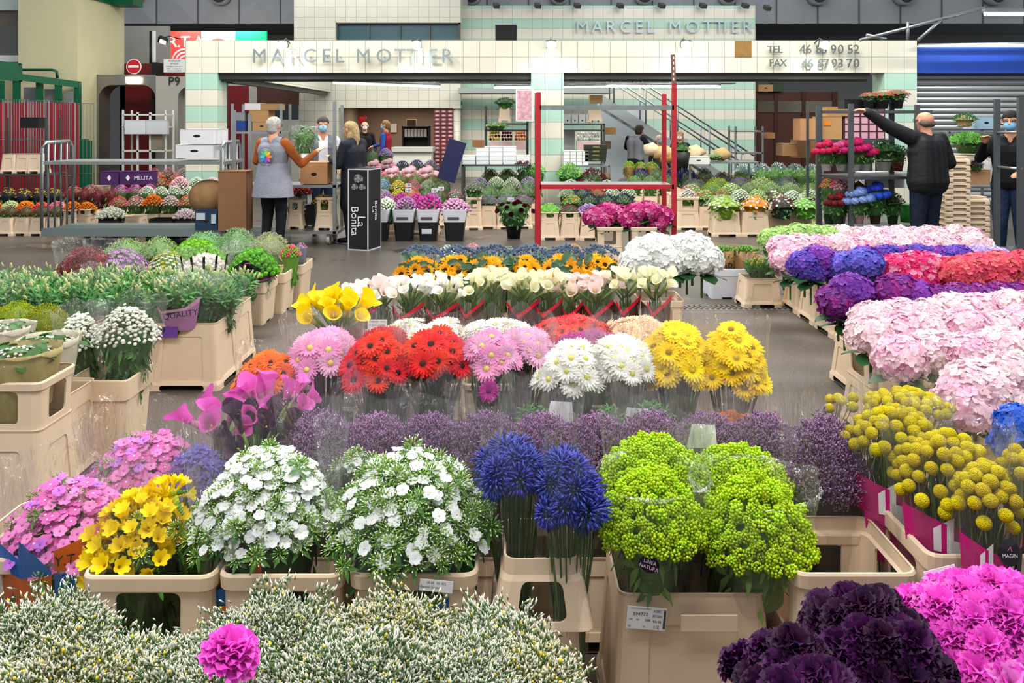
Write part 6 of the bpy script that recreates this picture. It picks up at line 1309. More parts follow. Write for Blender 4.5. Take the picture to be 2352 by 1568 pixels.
mass('leaf', ['7ab84a', '8cc858'], 1308, 376, 14.9, 56, .35, 'drooping light green amaranth bunch right of the pillar', n=120); mass('leaf', ['4a1420', '5c1c28'], 1362, 388, 14.8, 62, .35, 'drooping dark red amaranth bunch behind the rack', n=120); mass('daisy', COR, 1392, 394, 15.2, 26, .4, 'small coral bunch beside the dark red amaranth')
for k, x in enumerate((1308, 1362, 1392)): bucket(XX(x, 14.8), 14.75, .24, .28, .30, 'beige collared bucket under the amaranth, %s' % nth(k, 3, ''), collar=.16, group='amaranth buckets')
lots('the mounds behind the tall red post', 14.4, 1440, 1545, 402, [('fuzz', ['8cc86a', 'a0d47c'], 'fresh green'), ('fuzz', ['9cb88a', 'b0c89c'], 'grey green'), ('fuzz', ['7a9a7a', '9ab494'], 'dull green')], hb=.42, zb=.4)
lots('the row by the packing bench', 16.6, 1432, 1510, 372, [('leaf', ['8ccc3a', 'b0dc4a'], 'yellow green tulip', 'a8804a')]*2+[('leaf', ['8ccc3a', 'c8dc4a'], 'lime tulip in kraft', 'a8804a')], hb=.5, zb=.4)
lots('the violet band before the bench', 16.0, 1455, 1635, 386, [('spike', VIO, 'violet spike'), ('fuzz', SAGE, 'soft green'), ('spike', VIO, 'deep violet spike'), ('spike', VIO, 'purple blue spike'), ('fuzz', WH, 'white')], hb=.4, zb=.3)
# right stock
W1 = 'the front row right of the rack'
for k, (a, b, kd, cs, nm, lf) in enumerate(((1620, 1704, 'daisy', ['f2f4f0', 'a8cc5a', 'f6f6f6'], 'white and green bouquet in lime wrap', '8cb83a'), (1702, 1768, 'daisy', ['f28a1e', 'f6f4f0', 'f5b42c'], 'orange and white bouquet in orange wrap', 'c8741e'), (1766, 1826, 'daisy', BUR+['e8e4e0'], 'dark red bouquet in dark green wrap', '1c3a2a'), (1815, 1885, 'daisy', ['e8ecdc', 'b8d87a'], 'white bouquet in bright green wrap', '5aa028'))):
    mass(kd, cs, (a+b)/2, 446+k*2, 12.5, b-a, .25, '%s, %s right of the rack' % (nm, nth(k, 4, '')), leaf=lf)
    bucket(XX((1668, 1734, 1795, 1850)[k], 12.4), 12.35+.3*(k > 1), .40, .34, .36, 'beige bucket under the wrapped bouquets right of the rack, %s' % nth(k, 4, ''))
for k in range(8): bucket(2.72+.01*k, 13.1+k*.36, .36, .33, .30, 'beige collared bucket in the aisle line right of the rack, %s from the front' % ORD[k], collar=.2)
lots('the first bed right of the rack', 13.3, 1560, 1880, 434, [('daisy', ['f2e8ec', 'f0d0d8'], 'white and blush'), ('daisy', ['a8c86a', 'c8584a'], 'green and coral'), ('daisy', ['c85a4a', '8cb04a'], 'red green'), ('daisy', WH, 'white'), ('daisy', ['c8dc9a', 'a8c870'], 'pale green'), ('daisy', BUR+WH, 'burgundy and white'), ('daisy', WH, 'white green'), ('daisy', ['c8dc9a', 'e8ecdc'], 'cream green')], hb=.36, zb=.3)
lots('the second bed row right of the rack', 14.2, 1565, 1885, 420, [('daisy', ['a8c86a', 'd89a8a'], 'green and salmon'), ('fuzz', LIM, 'lime'), ('daisy', ['a8c86a', 'c8dc9a'], 'soft green'), ('fuzz', ['c8dc9a', 'b0cc7a'], 'light green'), ('fuzz', ['c8dc9a', 'b0cc7a'], 'pale lime'), ('fuzz', ['b8cc8a', 'd0dca8'], 'green white'), ('fuzz', ['c0d48a', 'b0cc7a'], 'lime green')], hb=.36, zb=.3)
lots('the third bed row right of the rack', 15.1, 1570, 1830, 408, [('fuzz', ['6a5a70', '84748c'], 'dusty violet'), ('fuzz', LIM, 'yellow green'), ('fuzz', ['8a74a0', 'a088b4'], 'grey purple'), ('fuzz', ['d8e0a0', 'c8d48a'], 'cream green'), ('fuzz', ['7a6690', '907ca4'], 'statice purple')], hb=.4, zb=.3)
lots('the fourth bed row right of the rack', 16.0, 1560, 1720, 394, [('spike', VIO, 'blue violet'), ('fuzz', ['d8a8cc', 'c898c0'], 'pink lilac'), ('fuzz', ['d8a8cc', 'b488b0'], 'mauve'), ('fuzz', LIM, 'golden green')], hb=.4, zb=.3)
lots('the leafy lily row behind the bed', 15.3, 1735, 1885, 390, [('leaf', ['5a8a3a', '7aa850'], 'lily')]*4+[('leaf', ['6a9a44', '8ab460'], 'pale lily')], hb=.4, zb=.35)
lots('the sleeved row behind the lilies', 16.6, 1690, 1885, 376, [('leaf', ['8aa8a0', '9cb8b0', 'e8eef0'], 'grey green sleeved', '5a7a6a')]*5, hb=.4, zb=.35)
# boxes: trolleys and tables
zt_ = W(460, 372, 11.3)
carton(402, 490, 333, 363, 11.4, .45, 'e3e3e6', 'lower white flower carton on the left trolley', hole=.55, rz=-.06); t = carton(412, 492, 297, 331, 11.4, .45, 'e8e8ea', 'upper white flower carton on the left trolley', hole=.55, rz=-.1)
t = carton(448, 499, 483, 527, 11.25, .34, '2c3f58', 'dark blue carton with white labels on the lower trolley deck', hole=.45)
p = MB(); p.bb(-.13, -.01, -.012, -.008, .13, .22); p.bb(.07, .13, -.012, -.008, .08, .2); ob('paper_label', p.mesh('paper_label', [mat('b8c4cc', .6)], False), t)
carton(501, 565, 393, 530, 11.2, .3, '8a6448', 'tall brown cardboard box standing at the trolley end')
p = MB(); p.sphere((0, 0, 0), (.28, .2, .24), 14, 8, 0)
o = solo('crumpled_paper', 'crumpled brown wrapping paper behind the tall brown box', 'paper', p, [mat('a07c54', .8, 0, .2, 0, 0, .2, 6, 0, .8, 9)], W(480, 452, 11.6), smooth=True)
# left shelf cartons (12.4 deep)
for k, (a, b, y0, y1, c, lab, hl) in enumerate(((537, 563, 278, 300, '2c4a8c', 'blue printed carton on the left trolley shelf', None), (535, 562, 258, 277, '8a8c90', 'grey carton on top of the blue one', None), (572, 616, 253, 279, 'b48a5c', 'brown carton high on the shelf trolley', None), (580, 622, 280, 300, 'b8905f', 'brown carton with two holes under the high one', .5), (600, 640, 238, 252, 'a8845a', 'small brown carton on top of the stack', None), (562, 598, 237, 252, 'd8d8d8', 'small white carton on top of the stack', None))):
    carton(a, b, y0, y1, 12.5, .35, c, lab, hole=hl)
carton(690, 752, 373, 422, 11.55, .36, 'bd8c60', 'open brown carton on the trolley shelf before the vest man', hole=.45)
carton(286, 334, 276, 308, 17.4, .1, 'dfe2e6', 'white flat carton leaning on the white rack, left'); carton(336, 384, 276, 308, 17.4, .1, 'd5d9de', 'white flat carton leaning on the white rack, right'); carton(348, 372, 302, 344, 17.5, .3, '8f8474', 'dull brown carton standing in the white rack')
for k, (a, b, y0, y1, lab) in enumerate(((665, 706, 442, 468, 'grey white carton of roses low on the trolley'),)): carton(a, b, y0, y1, 12.2, .3, 'c8ccd0', lab)
mass('ball', DRED, 690, 428, 12.3, 50, ZZ(462, 12.3), 'dark red rose bunch in the white carton'); mass('ball', ['eceaf0', 'dcdce4'], 680, 463, 11.9, 40, .3, 'white carnation bunch low on the trolley'); bucket(XX(680, 11.8), 11.72, .21, .28, .24, 'beige stacked bucket on the trolley deck, left', z=.19, collar=.16)
bucket(XX(745, 11.6), 11.6, .26, .3, .25, 'beige stacked bucket with green dot on the trolley deck', z=.19, collar=.2); mass('leaf', YEL+['e8b81c'], 744, 448, 11.75, 48, .42, 'yellow flower bunch in the trolley bucket', leaf='6a7a3a'); bucket(XX(708, 11.9), 11.9, .2, .26, .3, 'black bin on the trolley deck', z=.19, m=BLACK)
t = carton(798, 848, 388, 575, 11.05, .36, '1d1d1f', 'upright black rose carton with white handwritten lettering on the floor', 'flower_carton', rz=-.32, m=mat('1f1f21', .5))
w, h = 50*11.05/F, 187*11.05/F
p = MB()
for x in (-w/2, w/2): p.bb(x-.008, x+.008, -.007, -.002, 0, h)
for z in (0, h-.012): p.bb(-w/2, w/2, -.007, -.002, z, z+.014)
p.bb(w/2+.002, w/2+.007, .345, .36, 0, h); p.bb(w/2+.002, w/2+.007, 0, .36, 0, .014); p.bb(w/2+.002, w/2+.007, 0, .36, h-.014, h); ob('edge_line', p.mesh('edge_line', [mat('c9ccce', .6)], False), t)
text(t, 'La', .16, (.045, -.01, h*.36), 'e8e8ea', (PI/2, PI/2, 0)); text(t, 'Bonita', .15, (-.05, -.01, h*.36), 'e8e8ea', (PI/2, PI/2, 0)); text(t, 'La', .10, (w/2+.01, .12, h*.5), 'e8e8ea', (PI/2, PI/2, PI/2)); text(t, 'Bonita', .10, (w/2+.01, .20, h*.48), 'e8e8ea', (PI/2, PI/2, PI/2))
rz_ = MB()
for (x, z, r) in ((-.0, .86, .07), (-.055, .76, .05), (.055, .76, .05)):
    for q in range(9): rz_.petal(q*.9, r*(1-.07*q), r*.9, .002, 0, 0, 0, 2, q % 2, .001*q, .6, Matrix.Translation((x, -.008, z*h/.98)) @ Matrix.Rotation(PI/2, 4, 'X'))
ob('rose_print', rz_.mesh('rose_print', [mat('8a8c90', .6), mat('55585c', .6)]), t)
# tables in the stall
tb_ = ZZ(378, 14.6)
n_ = 0
for r_, y in enumerate((377, 367, 357, 347)):
    for c_ in range(5 if r_ < 2 else 3):
        a = 1063+c_*31-(0 if r_ < 2 else -31); 
        if a > 1200: continue
        carton(a, a+29, y-9.5, y, 14.75+.02*r_, .3, ('e9ebea', 'dfe3e6')[c_ % 2], 'small white carton stacked on the left steel table, %s tier, %s' % (ORD[r_], nth(c_, 5, '')), group='white cartons on the left steel table')
carton(1085, 1112, 322, 338, 14.8, .3, '8a6444', 'brown open carton topping the white stack on the left table')
for r_, y in enumerate((379, 371, 363, 355)):
    for c_ in range(4):
        a = 1296+c_*14; carton(a, a+13, y-8, y, 15.4, .3, 'e6e6e4', 'white and red printed carton on the right steel table, tier %s, %s' % (ORD[r_], nth(c_, 4, '')), group='white and red cartons on the right table')
for k in range(4): carton(1344, 1392+k, 371-9.5*k-9, 371-9.5*k, 15.4, .35, '2f342a', 'flat dark green carton in the pile right of the pillar, %s from bottom' % ORD[k], txt=('IMPRESS', .035, 'b8a868'))
for k in range(4): carton(1296+k*17, 1311+k*17, 262, 282, 16.6, .3, 'd8d8d8', 'white upright carton on the upper right shelf, %s' % nth(k, 4, ''), hole=.25, group='white cartons on the upper right shelf')
carton(1356, 1384, 219, 237, 16.5, .3, 'b08a5f', 'brown carton hanging at the top of the right shelf'); bucket(XX(1368, 16.5), 16.55, .25, .25, .28, 'cream bucket standing on the upper right shelf', z=ZZ(282, 16.5)+.01)
carton(1389, 1415, 293, 309, 17, .3, 'b48a5c', 'brown carton beside the shelf under the stairs'); carton(1386, 1404, 325, 342, 17, .3, '7a5c42', 'darker brown carton under the stairs'); carton(1296, 1320, 300, 352, 16.9, .3, 'd4d8d8', 'tall white carton on the lower right shelf')
for k, (x, c, nm) in enumerate(((1136, YEL+DRED, 'red and yellow'), (1164, DRED, 'dark red'), (1195, ORA, 'orange'), (1338, WH, 'white'), (1364, ['d8e0d8', 'c8d4c8'], 'silver green'))):
    d = 16.1 if k < 3 else 16.3; t = thing('boxed_bouquet', '%s bouquet packed in a clear topped white box inside the stall' % nm, 'boxed bouquet', W(x, 350, d)); w = 13*2*d/F
    p = MB(); p.bb(-w/2, w/2, 0, .2, 0, .22); p.bb(-w/2, w/2, -.004, 0, .06, .2, 1); ob('carton', p.mesh('carton', [WHITE, mat('d8b0b0', .6)], False), t)
    for q in range(12): ob('blossom', cached('bq'+nm, lambda: m_peony(c[0], c[-1], .03)), t, (-w/2+.03+(q % 4)*w*.24, -.01, .25+(q//4)*.06), (1.2, 0, q))
# plants on the high shelf, green leafy bucket
bucket(XX(1159, 16.2), 16.25, .22, .22, .30, 'cream bucket of broad leaves on the high left shelf', z=ZZ(282, 16.2)+.01); mass('leaf', ['3e6a40', '5a8a54'], 1160, 226, 16.35, 44, ZZ(250, 16.3), 'broad green leaf bunch in the cream bucket on the high shelf'); mass('leaf', ['b8c48a', '7a9a4a'], 1140, 283, 16.0, 50, ZZ(298, 16.0), 'pale lisianthus bunch lying on the left shelf')
p = MB(); p.bb(-.16, .16, 0, .12, -.58, .0, 0); p.bb(-.13, .13, -.004, 0, -.56, -.02, 1); solo('hanging_carton', 'tall pink printed carton against the middle pillar', 'box', p, [mat('d8d4d4', .6), mat('c89aa4', .6, 0, .2, 0, 0, .4, 14)], W(1205, 205, 15.4))
p = MB(); p.box((0, 0, .33), (.3, .05, .7), 0, (0, .3, 0)); solo('navy_board', 'dark navy board leaning by the white cartons', 'board', p, [mat('23264c', .5)], W(1038, 414, 14.3))
# packing bench items
for k, (x, y, w, c) in enumerate(((1530, 352, 60, 'c9a878'), (1560, 362, 90, 'b88a50'), (1600, 350, 44, 'd0b48c'), (1662, 356, 40, 'b99868'), (1500, 345, 40, 'd4c0a0'))):
    p = MB(); p.tube([(-w/2*15.9/F, 0, 0), (0, 0, .02), (w/2*15.9/F, .05, 0)], [.10, .13, .03], 12, 0); solo('paper_parcel', 'flowers rolled in brown paper on the packing bench, %s' % nth(k, 5, ''), 'parcel', p, [mat(c, .7, 0, .2, 0, 0, .15, 6, 0, .8, 7)], W(x, y, 15.9)+Vector((0, 0, 0)), group='paper parcels on the bench', smooth=True)
mass('fuzz', ['c8dc9a', 'd8e4a8'], 1643, 352, 15.8, 36, ZZ(368, 15.8), 'cream rose bunch sticking out of a paper roll'); carton(1580, 1630, 360, 377, 15.5, .3, 'd9dcd8', 'low white crate on the packing bench', hole=.5)
p = MB(); p.lathe([(0, 0), (.11, 0), (.15, .28), (.14, .28), (0, .26)], 18); solo('black_pot', 'black bucket on the bench holding dark green plant', 'bucket', p, [BLACK], W(1566, 385, 15.2), smooth=True); mass('leaf', ['2f5a2a', '3c6c34'], 1567, 329, 15.3, 32, ZZ(363, 15.3), 'dark green leafy plant in the black bucket on the bench')
carton(1742, 1776, 194, 210, 26.8, .4, 'b08a5f', 'brown carton on top of the wood partition', hole=.5); carton(1776, 1800, 190, 210, 26.8, .4, '3c4a3c', 'dark green carton on top of the wood partition'); 
for k, (a, b, y0, y1, c) in enumerate(((1838, 1880, 272, 322, 'b08058'), (1797, 1832, 330, 358, '9a7450'), (1762, 1780, 305, 318, 'b8845a'), (1830, 1862, 322, 362, '8a6648'), (1856, 1880, 320, 350, 'a87c54'))): carton(a, b, y0, y1, 15.9+.5*k, .4, c, 'brown carton piled before the wood partition, %s' % ORD[k])
t = carton(1888, 1934, 268, 320, 12.4, .4, 'c49a68', 'brown carton with orange sticker on the right trolley shelf'); p = MB(); p.bb(-.12, -.02, -.012, -.008, .20, .27); ob('sticker', p.mesh('sticker', [mat('f08a1c', .5)], False), t)
carton(1900, 1950, 245, 267, 12.4, .4, 'b8905f', 'brown carton lying on the stickered one'); 
p = MB(); p.bb(0, .62, 0, .1, 0, .46, 0)
for i in range(5):
    for j in range(4): p.bb(.03+i*.12, .12+i*.12, -.01, 0, .02+j*.11, .11+j*.11, 1)
solo('pink_box_stack', 'stack of small pink printed boxes under the top trolley shelf', 'boxes', p, [mat('4a3038', .6), mat('e0a8b8', .6)], W(1936, 321, 12.45), kind='stuff')
for k, (a, b) in enumerate(((1940, 1960), (1961, 1994), (1995, 2026))): carton(a, b, 229, 250, 10.5, .22, '232324', 'small black carton on the top shelf of the right trolley, %s' % nth(k, 3, ''), m=BLACK)
# plants on the right trolley
def pot(x, y0, y1, d, w, col, label, kd, cs, fl_y, fw, lf='3a6a34'):
    t = thing('potted_plant', label, 'potted plant', (XX(x, d), d, ZZ(y1, d))); h = (y1-y0)*d/F; r = w/2*d/F
    p = MB(); p.lathe([(0, 0), (r*.75, 0), (r, h*.9), (r*1.06, h*.9), (r*1.06, h), (r*.9, h), (0, h*.9)], 18); ob('pot', p.mesh('pot', [mat(col, .5)], True), t)
    A_ = max(1, round(2*(y0-fl_y)/(fw/2))/2); ob('plant', cached(('mass', kd, str(cs), lf, 90, A_), lambda: m_mass(kd, cs, lf, 90, A_)), t, (0, 0, h*.8), scale=(fw/2*d/F,)*2+((y0-fl_y)*d/F,))
GER = ['d01420', 'e02430', 'c81428', '4a8a3c', '3e7a34']
pot(2022, 228, 250, 10.5, 40, '3a3a3c', 'red geranium in dark tray, left one on the trolley top', 'daisy', GER, 205, 60); pot(2058, 226, 250, 10.6, 34, '3a3a3c', 'red geranium in dark tray, right one on the trolley top', 'daisy', GER, 200, 62); pot(1995, 228, 250, 10.4, 24, '3a3a3c', 'small red geranium nearest the reaching hand', 'daisy', GER, 207, 40)
HP = ['d81c6c', 'e8388a']
for k, (x, w, cs, nm, y) in enumerate(((1898, 50, ['c8184a', 'd82c5c'], 'crimson', 322), (1932, 56, ['e0609c', 'ec80b4'], 'rose pink', 322), (1965, 58, HP, 'hot pink', 316), (1988, 50, HP, 'bright cerise', 330))): pot(x, 372, 392, 10.3+.12*(k % 2), 24, 'dfe6e4', '%s potted hydrangea on the middle shelf of the right trolley' % nm, 'hydr', cs, y, w)
pot(2030, 366, 393, 10.5, 34, 'e6ded4', 'green leafy plant in white pot on the middle trolley shelf', 'leaf', ['3a6640', '55805a'], 318, 62); pot(2062, 372, 393, 10.6, 26, '8a4a34', 'green plant in brown pot behind the reaching man', 'leaf', ['3a6640', '4a7a50'], 330, 44)
for k, (x, w, cs, nm, kd, y, d) in enumerate(((1905, 44, ORA, 'orange calanchoe', 'daisy', 402, 10.5), (1930, 50, ['e83a9a', 'f05aac'], 'bright pink calanchoe', 'daisy', 402, 10.4), (1972, 44, ['e85a2a', 'f07a3a'], 'red orange calanchoe', 'daisy', 405, 10.5), (1925, 50, DRED, 'dark pink hydrangea', 'hydr', 440, 10.2), (1972, 62, SKY, 'light blue hydrangea', 'hydr', 430, 10.1), (2010, 60, ['2f5ac8', '3a6ad8'], 'vivid blue hydrangea', 'hydr', 418, 10.3), (2050, 50, ['4a3a34', '3e6a3a'], 'dark leaved', 'leaf', 438, 10.4))):
    pot(x, 488, 514, d, 26, ('3c5c3c', 'd8b0c0', '5a4a3c')[k % 3], '%s plant in pot on the lower right trolley shelf' % nm, kd, cs, y, w)
carton(1986, 2078, 397, 432, 10.9, .3, 'dcdcdc', 'long white carton slung under the middle trolley shelf'); p = MB(); p.lathe([(0, 0), (.08, 0), (.10, .22), (0, .22)], 16); solo('green_bucket', 'bright green plastic pot on the trolley end behind the man', 'pot', p, [mat('3cae3a', .4)], W(2084, 510, 10.7), smooth=True)
# crate stacks at right
for s_i, (x, d, y0, n, w) in enumerate(((2203, 11.0, 360, 16, .28), (2244, 11.3, 452, 9, .33), (2150, 11.6, 480, 8, .3))):
    for k in range(n):
        bucket(XX(x, d), d, w, .3, .10, 'beige bucket in the %s nested stack by the shutter, %s from the floor' % (('tallest', 'middle', 'shortest')[s_i], ORD[k]), z=k*(ZZ(y0, d)-.10)/(n-1), group='nested bucket stacks')
carton(2186, 2270, 357, 366, 11.8, .5, 'e0cdb0', 'beige tray on top of the crates behind the reaching man'); mass('leaf', ['5aa83a', '6ab848', '4a9030'], 2224, 308, 11.9, 78, ZZ(352, 11.9), 'big bright green fern on the tray at right', n=160)
carton(2222, 2275, 390, 424, 12.0, .35, 'b88e68', 'brown carton beside the bucket stack'); carton(2275, 2290, 366, 424, 12.2, .35, 'd8dcdf', 'white carton beside the brown one'); mass('daisy', LIL, 2240, 366, 12.0, 40, ZZ(392, 12.0), 'pink flowers in film above the brown carton')
rack(2180, 2300, (302, 428), 12.6, .5, 'shelf in front of the roller shutter at right', GALV, yt=300); mass('leaf', ['2f6a34', '3a7a3c'], 2216, 262, 12.7, 48, ZZ(292, 12.7), 'dark green plant in kraft wrap on the shutter shelf', leaf='b0946a'); carton(2240, 2292, 268, 296, 12.8, .35, 'a8c8dc', 'light blue carton on the shutter shelf', hole=.5)

# ------------------------------------------------------------------ people
SKIN = mat('d8a283', .55, 0, .3); SKIN2 = mat('c98f6e', .55, 0, .3)
def remesh(caps, voxel=.010, smooth=2):
    """caps: (p0, p1, r0, r1, tag) tapered capsules fused into one skin; returns vertices, faces, tag per face"""
    bm = MB()
    for (a, b, r0, r1, tg) in caps:
        a, b = Vector(a), Vector(b); L = (b-a).length
        if L < 1e-4: b = a+Vector((0, 0, .001)); L = .001
        Q = Vector((0, 0, 1)).rotation_difference((b-a).normalized()).to_matrix().to_4x4(); M = Matrix.Translation(a) @ Q
        pr = [(r0*math.sin(t), -r0*math.cos(t)) for t in (0.02, .5, 1.0, PI/2)]+[(r1*math.sin(t), L-r1*math.cos(t)) for t in (PI/2, 2.1, 2.6, PI-.02)]
        bm.lathe(pr, 12, 0, M); k = bm.n; bm.f.append(tuple(range(k-96, k-84))[::-1]); bm.f.append(tuple(range(k-12, k))); bm.m += [0, 0]
    me = bm.mesh('tmp', [], True); o = bpy.data.objects.new('tmp', me); COL.objects.link(o)
    md = o.modifiers.new('r', 'REMESH'); md.mode = 'VOXEL'; md.voxel_size = voxel
    if smooth: sm = o.modifiers.new('s', 'SMOOTH'); sm.iterations = smooth; sm.factor = .5
    dg = bpy.context.evaluated_depsgraph_get(); dg.update(); m2 = bpy.data.meshes.new_from_object(o.evaluated_get(dg))
    bpy.data.objects.remove(o); n = len(m2.vertices); V = np.zeros(n*3); m2.vertices.foreach_get('co', V); V = V.reshape(-1, 3); Fs = [tuple(p.vertices) for p in m2.polygons]
    bpy.data.meshes.remove(m2)
    C = V[np.array([f[:4] if len(f) >= 4 else f+(f[-1],) for f in Fs])].mean(1); best = np.full(len(C), 1e9); tag = np.zeros(len(C), int); tags = []
    for (a, b, r0, r1, tg) in caps:
        if tg not in tags: tags.append(tg)
        a, b = np.array(a, float), np.array(b, float); ab = b-a; t = np.clip(((C-a) @ ab)/max(1e-9, ab @ ab), 0, 1)
        dd = np.linalg.norm(C-a-t[:, None]*ab, axis=1)-(r0+(r1-r0)*t); m = dd < best; best[m] = dd[m]; tag[m] = tags.index(tg)
    return V, Fs, tag, tags
def person(label, x, d, yaw, H=1.75, J={}, col={}, hair=None, haircol='6a6460', mask=None, maskcol='8cc0dc', skin=None, glasses=False, extra=(), coat=None, z0=0, stout=1.0, headrot=(0, 0, 0), hands=True, cap=True, vest=None):
    s = H/1.75; t = thing('person', label, 'person', (XX(x, d), d, z0), yaw); t.scale = (s, s, s)
    j = dict(pel=(0, 0, .96), chest=(0, .0, 1.30), neck=(0, .01, 1.46), head=(0, -.01, 1.63), shL=(.175, 0, 1.40), shR=(-.175, 0, 1.40), elL=(.25, .02, 1.13), elR=(-.25, .02, 1.13), wrL=(.27, -.08, .90), wrR=(-.27, -.08, .90),
             hipL=(.09, 0, .92), hipR=(-.09, 0, .92), knL=(.10, -.03, .50), knR=(-.10, -.03, .50), anL=(.11, .02, .09), anR=(-.11, .02, .09), toL=(.13, -.15, .035), toR=(-.13, -.15, .035))
    j.update(J); V3 = {k: Vector(v) for k, v in j.items()}; q = stout; skin = skin or SKIN
    c = []
    def cp(a, b, r0, r1, tg): c.append((tuple(a), tuple(b), r0, r1, tg))
    P, C, N, Hd = V3['pel'], V3['chest'], V3['neck'], V3['head']; up = (C-P)
    for sx in (-1, 1):
        S = 'L' if sx > 0 else 'R'; sh, el, wr = V3['sh'+S], V3['el'+S], V3['wr'+S]; hip, kn, an, to = V3['hip'+S], V3['kn'+S], V3['an'+S], V3['to'+S]
        o = Vector((sx*.075, 0, 0)); waist = P.lerp(C, .4)
        cp(P+o*.9-Vector((0, 0, .0)), waist+o*.85, .115*q, .105*q, 'torso'); cp(waist+o*.85, C+o*1.05, .105*q, .118*q, 'torso'); cp(C+o*1.05, sh.lerp(N, .3)-Vector((0, 0, .03)), .115*q, .075, 'torso'); cp(sh, N-Vector((0, 0, .03)), .065, .06, 'torso')
        cp(sh, el, .066*q, .050*q, 'sleeve'); cp(el, wr, .050*q, .036, 'sleeve'); cp(hip, kn, .095*q, .066*q, 'trousers'); cp(kn, an, .066*q, .046, 'trousers'); cp(P+o*.8-Vector((0, -.03, .05)), hip, .11*q, .10*q, 'trousers'); cp(an-Vector((0, -.03, .03)), to, .046, .036, 'shoe')
        dr = (wr-el).normalized(); hd = V3.get('hd'+S, wr+dr*.09); dr = (hd-wr).normalized(); side = dr.cross(Vector((0, 0, 1)))
        if side.length < .1: side = Vector((1, 0, 0))
        side.normalize(); nrm = side.cross(dr)
        cp(wr, wr+dr*.04, .028, .032, 'skin')
        for w in (-.018, .018): cp(wr+dr*.03+side*w, wr+dr*.085+side*w, .022, .018, 'skin')
        for k_, w in enumerate((-.032, -.011, .011, .032)):
            l = (.058, .075, .07, .052)[k_]; b0 = wr+dr*.085+side*w; b1 = b0+dr*l*.55-nrm*.006; b2 = b1+dr*l*.4-nrm*.024; cp(b0, b1, .0095, .009, 'skin'); cp(b1, b2, .009, .0075, 'skin')
        th = wr+dr*.04-side*sx*.026; cp(th, th+dr*.035-side*sx*.03, .012, .010, 'skin'); cp(th+dr*.035-side*sx*.03, th+dr*.065-side*sx*.036, .010, .008, 'skin')
    R_ = Euler(headrot).to_matrix(); hv = lambda x_, y_, z_: Hd+R_ @ Vector((x_, y_, z_))
    cp(N-Vector((0, 0, .03)), hv(0, .015, -.04), .058*min(1.2, q), .055, 'skin'); cp(hv(0, .022, .025), hv(0, -.012, .03), .088, .080, 'skin'); cp(hv(0, -.03, -.045), hv(0, -.045, -.075), .060, .042, 'skin'); cp(hv(0, -.02, 0), hv(0, -.04, -.06), .072, .05, 'skin')
    cp(hv(0, -.088, .01), hv(0, -.108, -.022), .011, .016, 'skin')
    for sx in (-1, 1): cp(hv(sx*.083, .01, .012), hv(sx*.084, .008, -.022), .017, .011, 'skin'); cp(hv(sx*.03, -.072, .028), hv(sx*.045, -.064, .026), .022, .018, 'skin')
    V, Fs, tag, tags = remesh(c, .0095, 2)
    cols = {'torso': '333333', 'sleeve': '333333', 'trousers': '23242a', 'shoe': '1c1a1a'}; cols.update(col)
    mats = [skin if tg == 'skin' else mat(cols[tg], .8, 0, .15, 0, 0, .12, 14, 0, .5, 30) for tg in tags]
    mb = MB(); mb.add(V, Fs, [int(a) for a in tag]); ob('body', mb.mesh('body', mats), t)
    # garments: offset shells over the body
    def shellpart(name, cond, off, mt):
        ids = [i for i, tg in enumerate(tag) if cond(tags[tg], V[list(Fs[i])].mean(0))]
        if not ids: return
        nrm = np.zeros_like(V)
        for f in Fs:
            a, b, c_ = V[f[0]], V[f[1]], V[f[2]]; nn = np.cross(b-a, c_-a); nrm[list(f)] += nn
        nrm /= np.maximum(1e-9, np.linalg.norm(nrm, axis=1))[:, None]
        used = sorted({v for i in ids for v in Fs[i]}); mp = {v: k for k, v in enumerate(used)}
        m2 = MB(); m2.add(V[used]+nrm[used]*off, [tuple(mp[v] for v in Fs[i]) for i in ids]); return ob(name, m2.mesh(name, [mt]), t)
    if vest: shellpart('vest', lambda tg, p: tg == 'torso' and p[2] > vest[1] and not (len(vest) > 2 and p[1] < 0 and abs(p[0]) < vest[2]), .010, mat(vest[0], .8, 0, .15, 0, 0, .1, 10, 0, .5, 30))
    shellpart('trousers', lambda tg, p: tg == 'trousers', .005, mat(cols['trousers'], .8, 0, .15, 0, 0, .12, 14, 0, .6, 24))
    if coat: 
        c2 = [cc for cc in c if cc[4] in ('torso', 'sleeve')]; c2 = [(a, b, r0+coat[1], r1+coat[1], tg) for a, b, r0, r1, tg in c2]
        for (a, b, r0, r1) in coat[2]: c2.append((a, b, r0, r1, 'torso'))
        v2, f2, _, _ = remesh(c2, .012, 8); m2 = MB(); m2.add(v2, f2); ob('jacket', m2.mesh('jacket', [mat(coat[0], .6, 0, .3, 0, 0, .15, 14, 0, .7, 14)]), t)
    if hair:
        hc = []
        for (a, b, r0, r1) in hair: hc.append((tuple(hv(*a)), tuple(hv(*b)), r0, r1, 'h'))
        v2, f2, _, _ = remesh(hc, .010, 1); m2 = MB(); m2.add(v2, f2); ob('hair', m2.mesh('hair', [mat(haircol, .7, 0, .3, 0, 0, .35, 40, 0, .8, 90)]), t)
    if mask:
        m2 = MB(); m2.sphere((0, 0, 0), (.062, .055, .058), 14, 8); o = ob('face_mask', m2.mesh('face_mask', [mat(maskcol, .7)]), t, tuple(hv(0, -.062, -.045)), headrot)
        m2 = MB(); 
        for sx in (-1, 1): m2.tube([tuple(hv(sx*.05, -.07, -.03)), tuple(hv(sx*.09, .0, -.01))], .003, 5)
        ob('mask_strap', m2.mesh('mask_strap', [WHITE]), t)
    else: m2 = MB(); m2.sphere(tuple(hv(0, -.092, -.052)), (.024, .012, .007), 8, 5); ob('mouth', m2.mesh('mouth', [mat('a85c50', .5)]), t)
    m2 = MB()
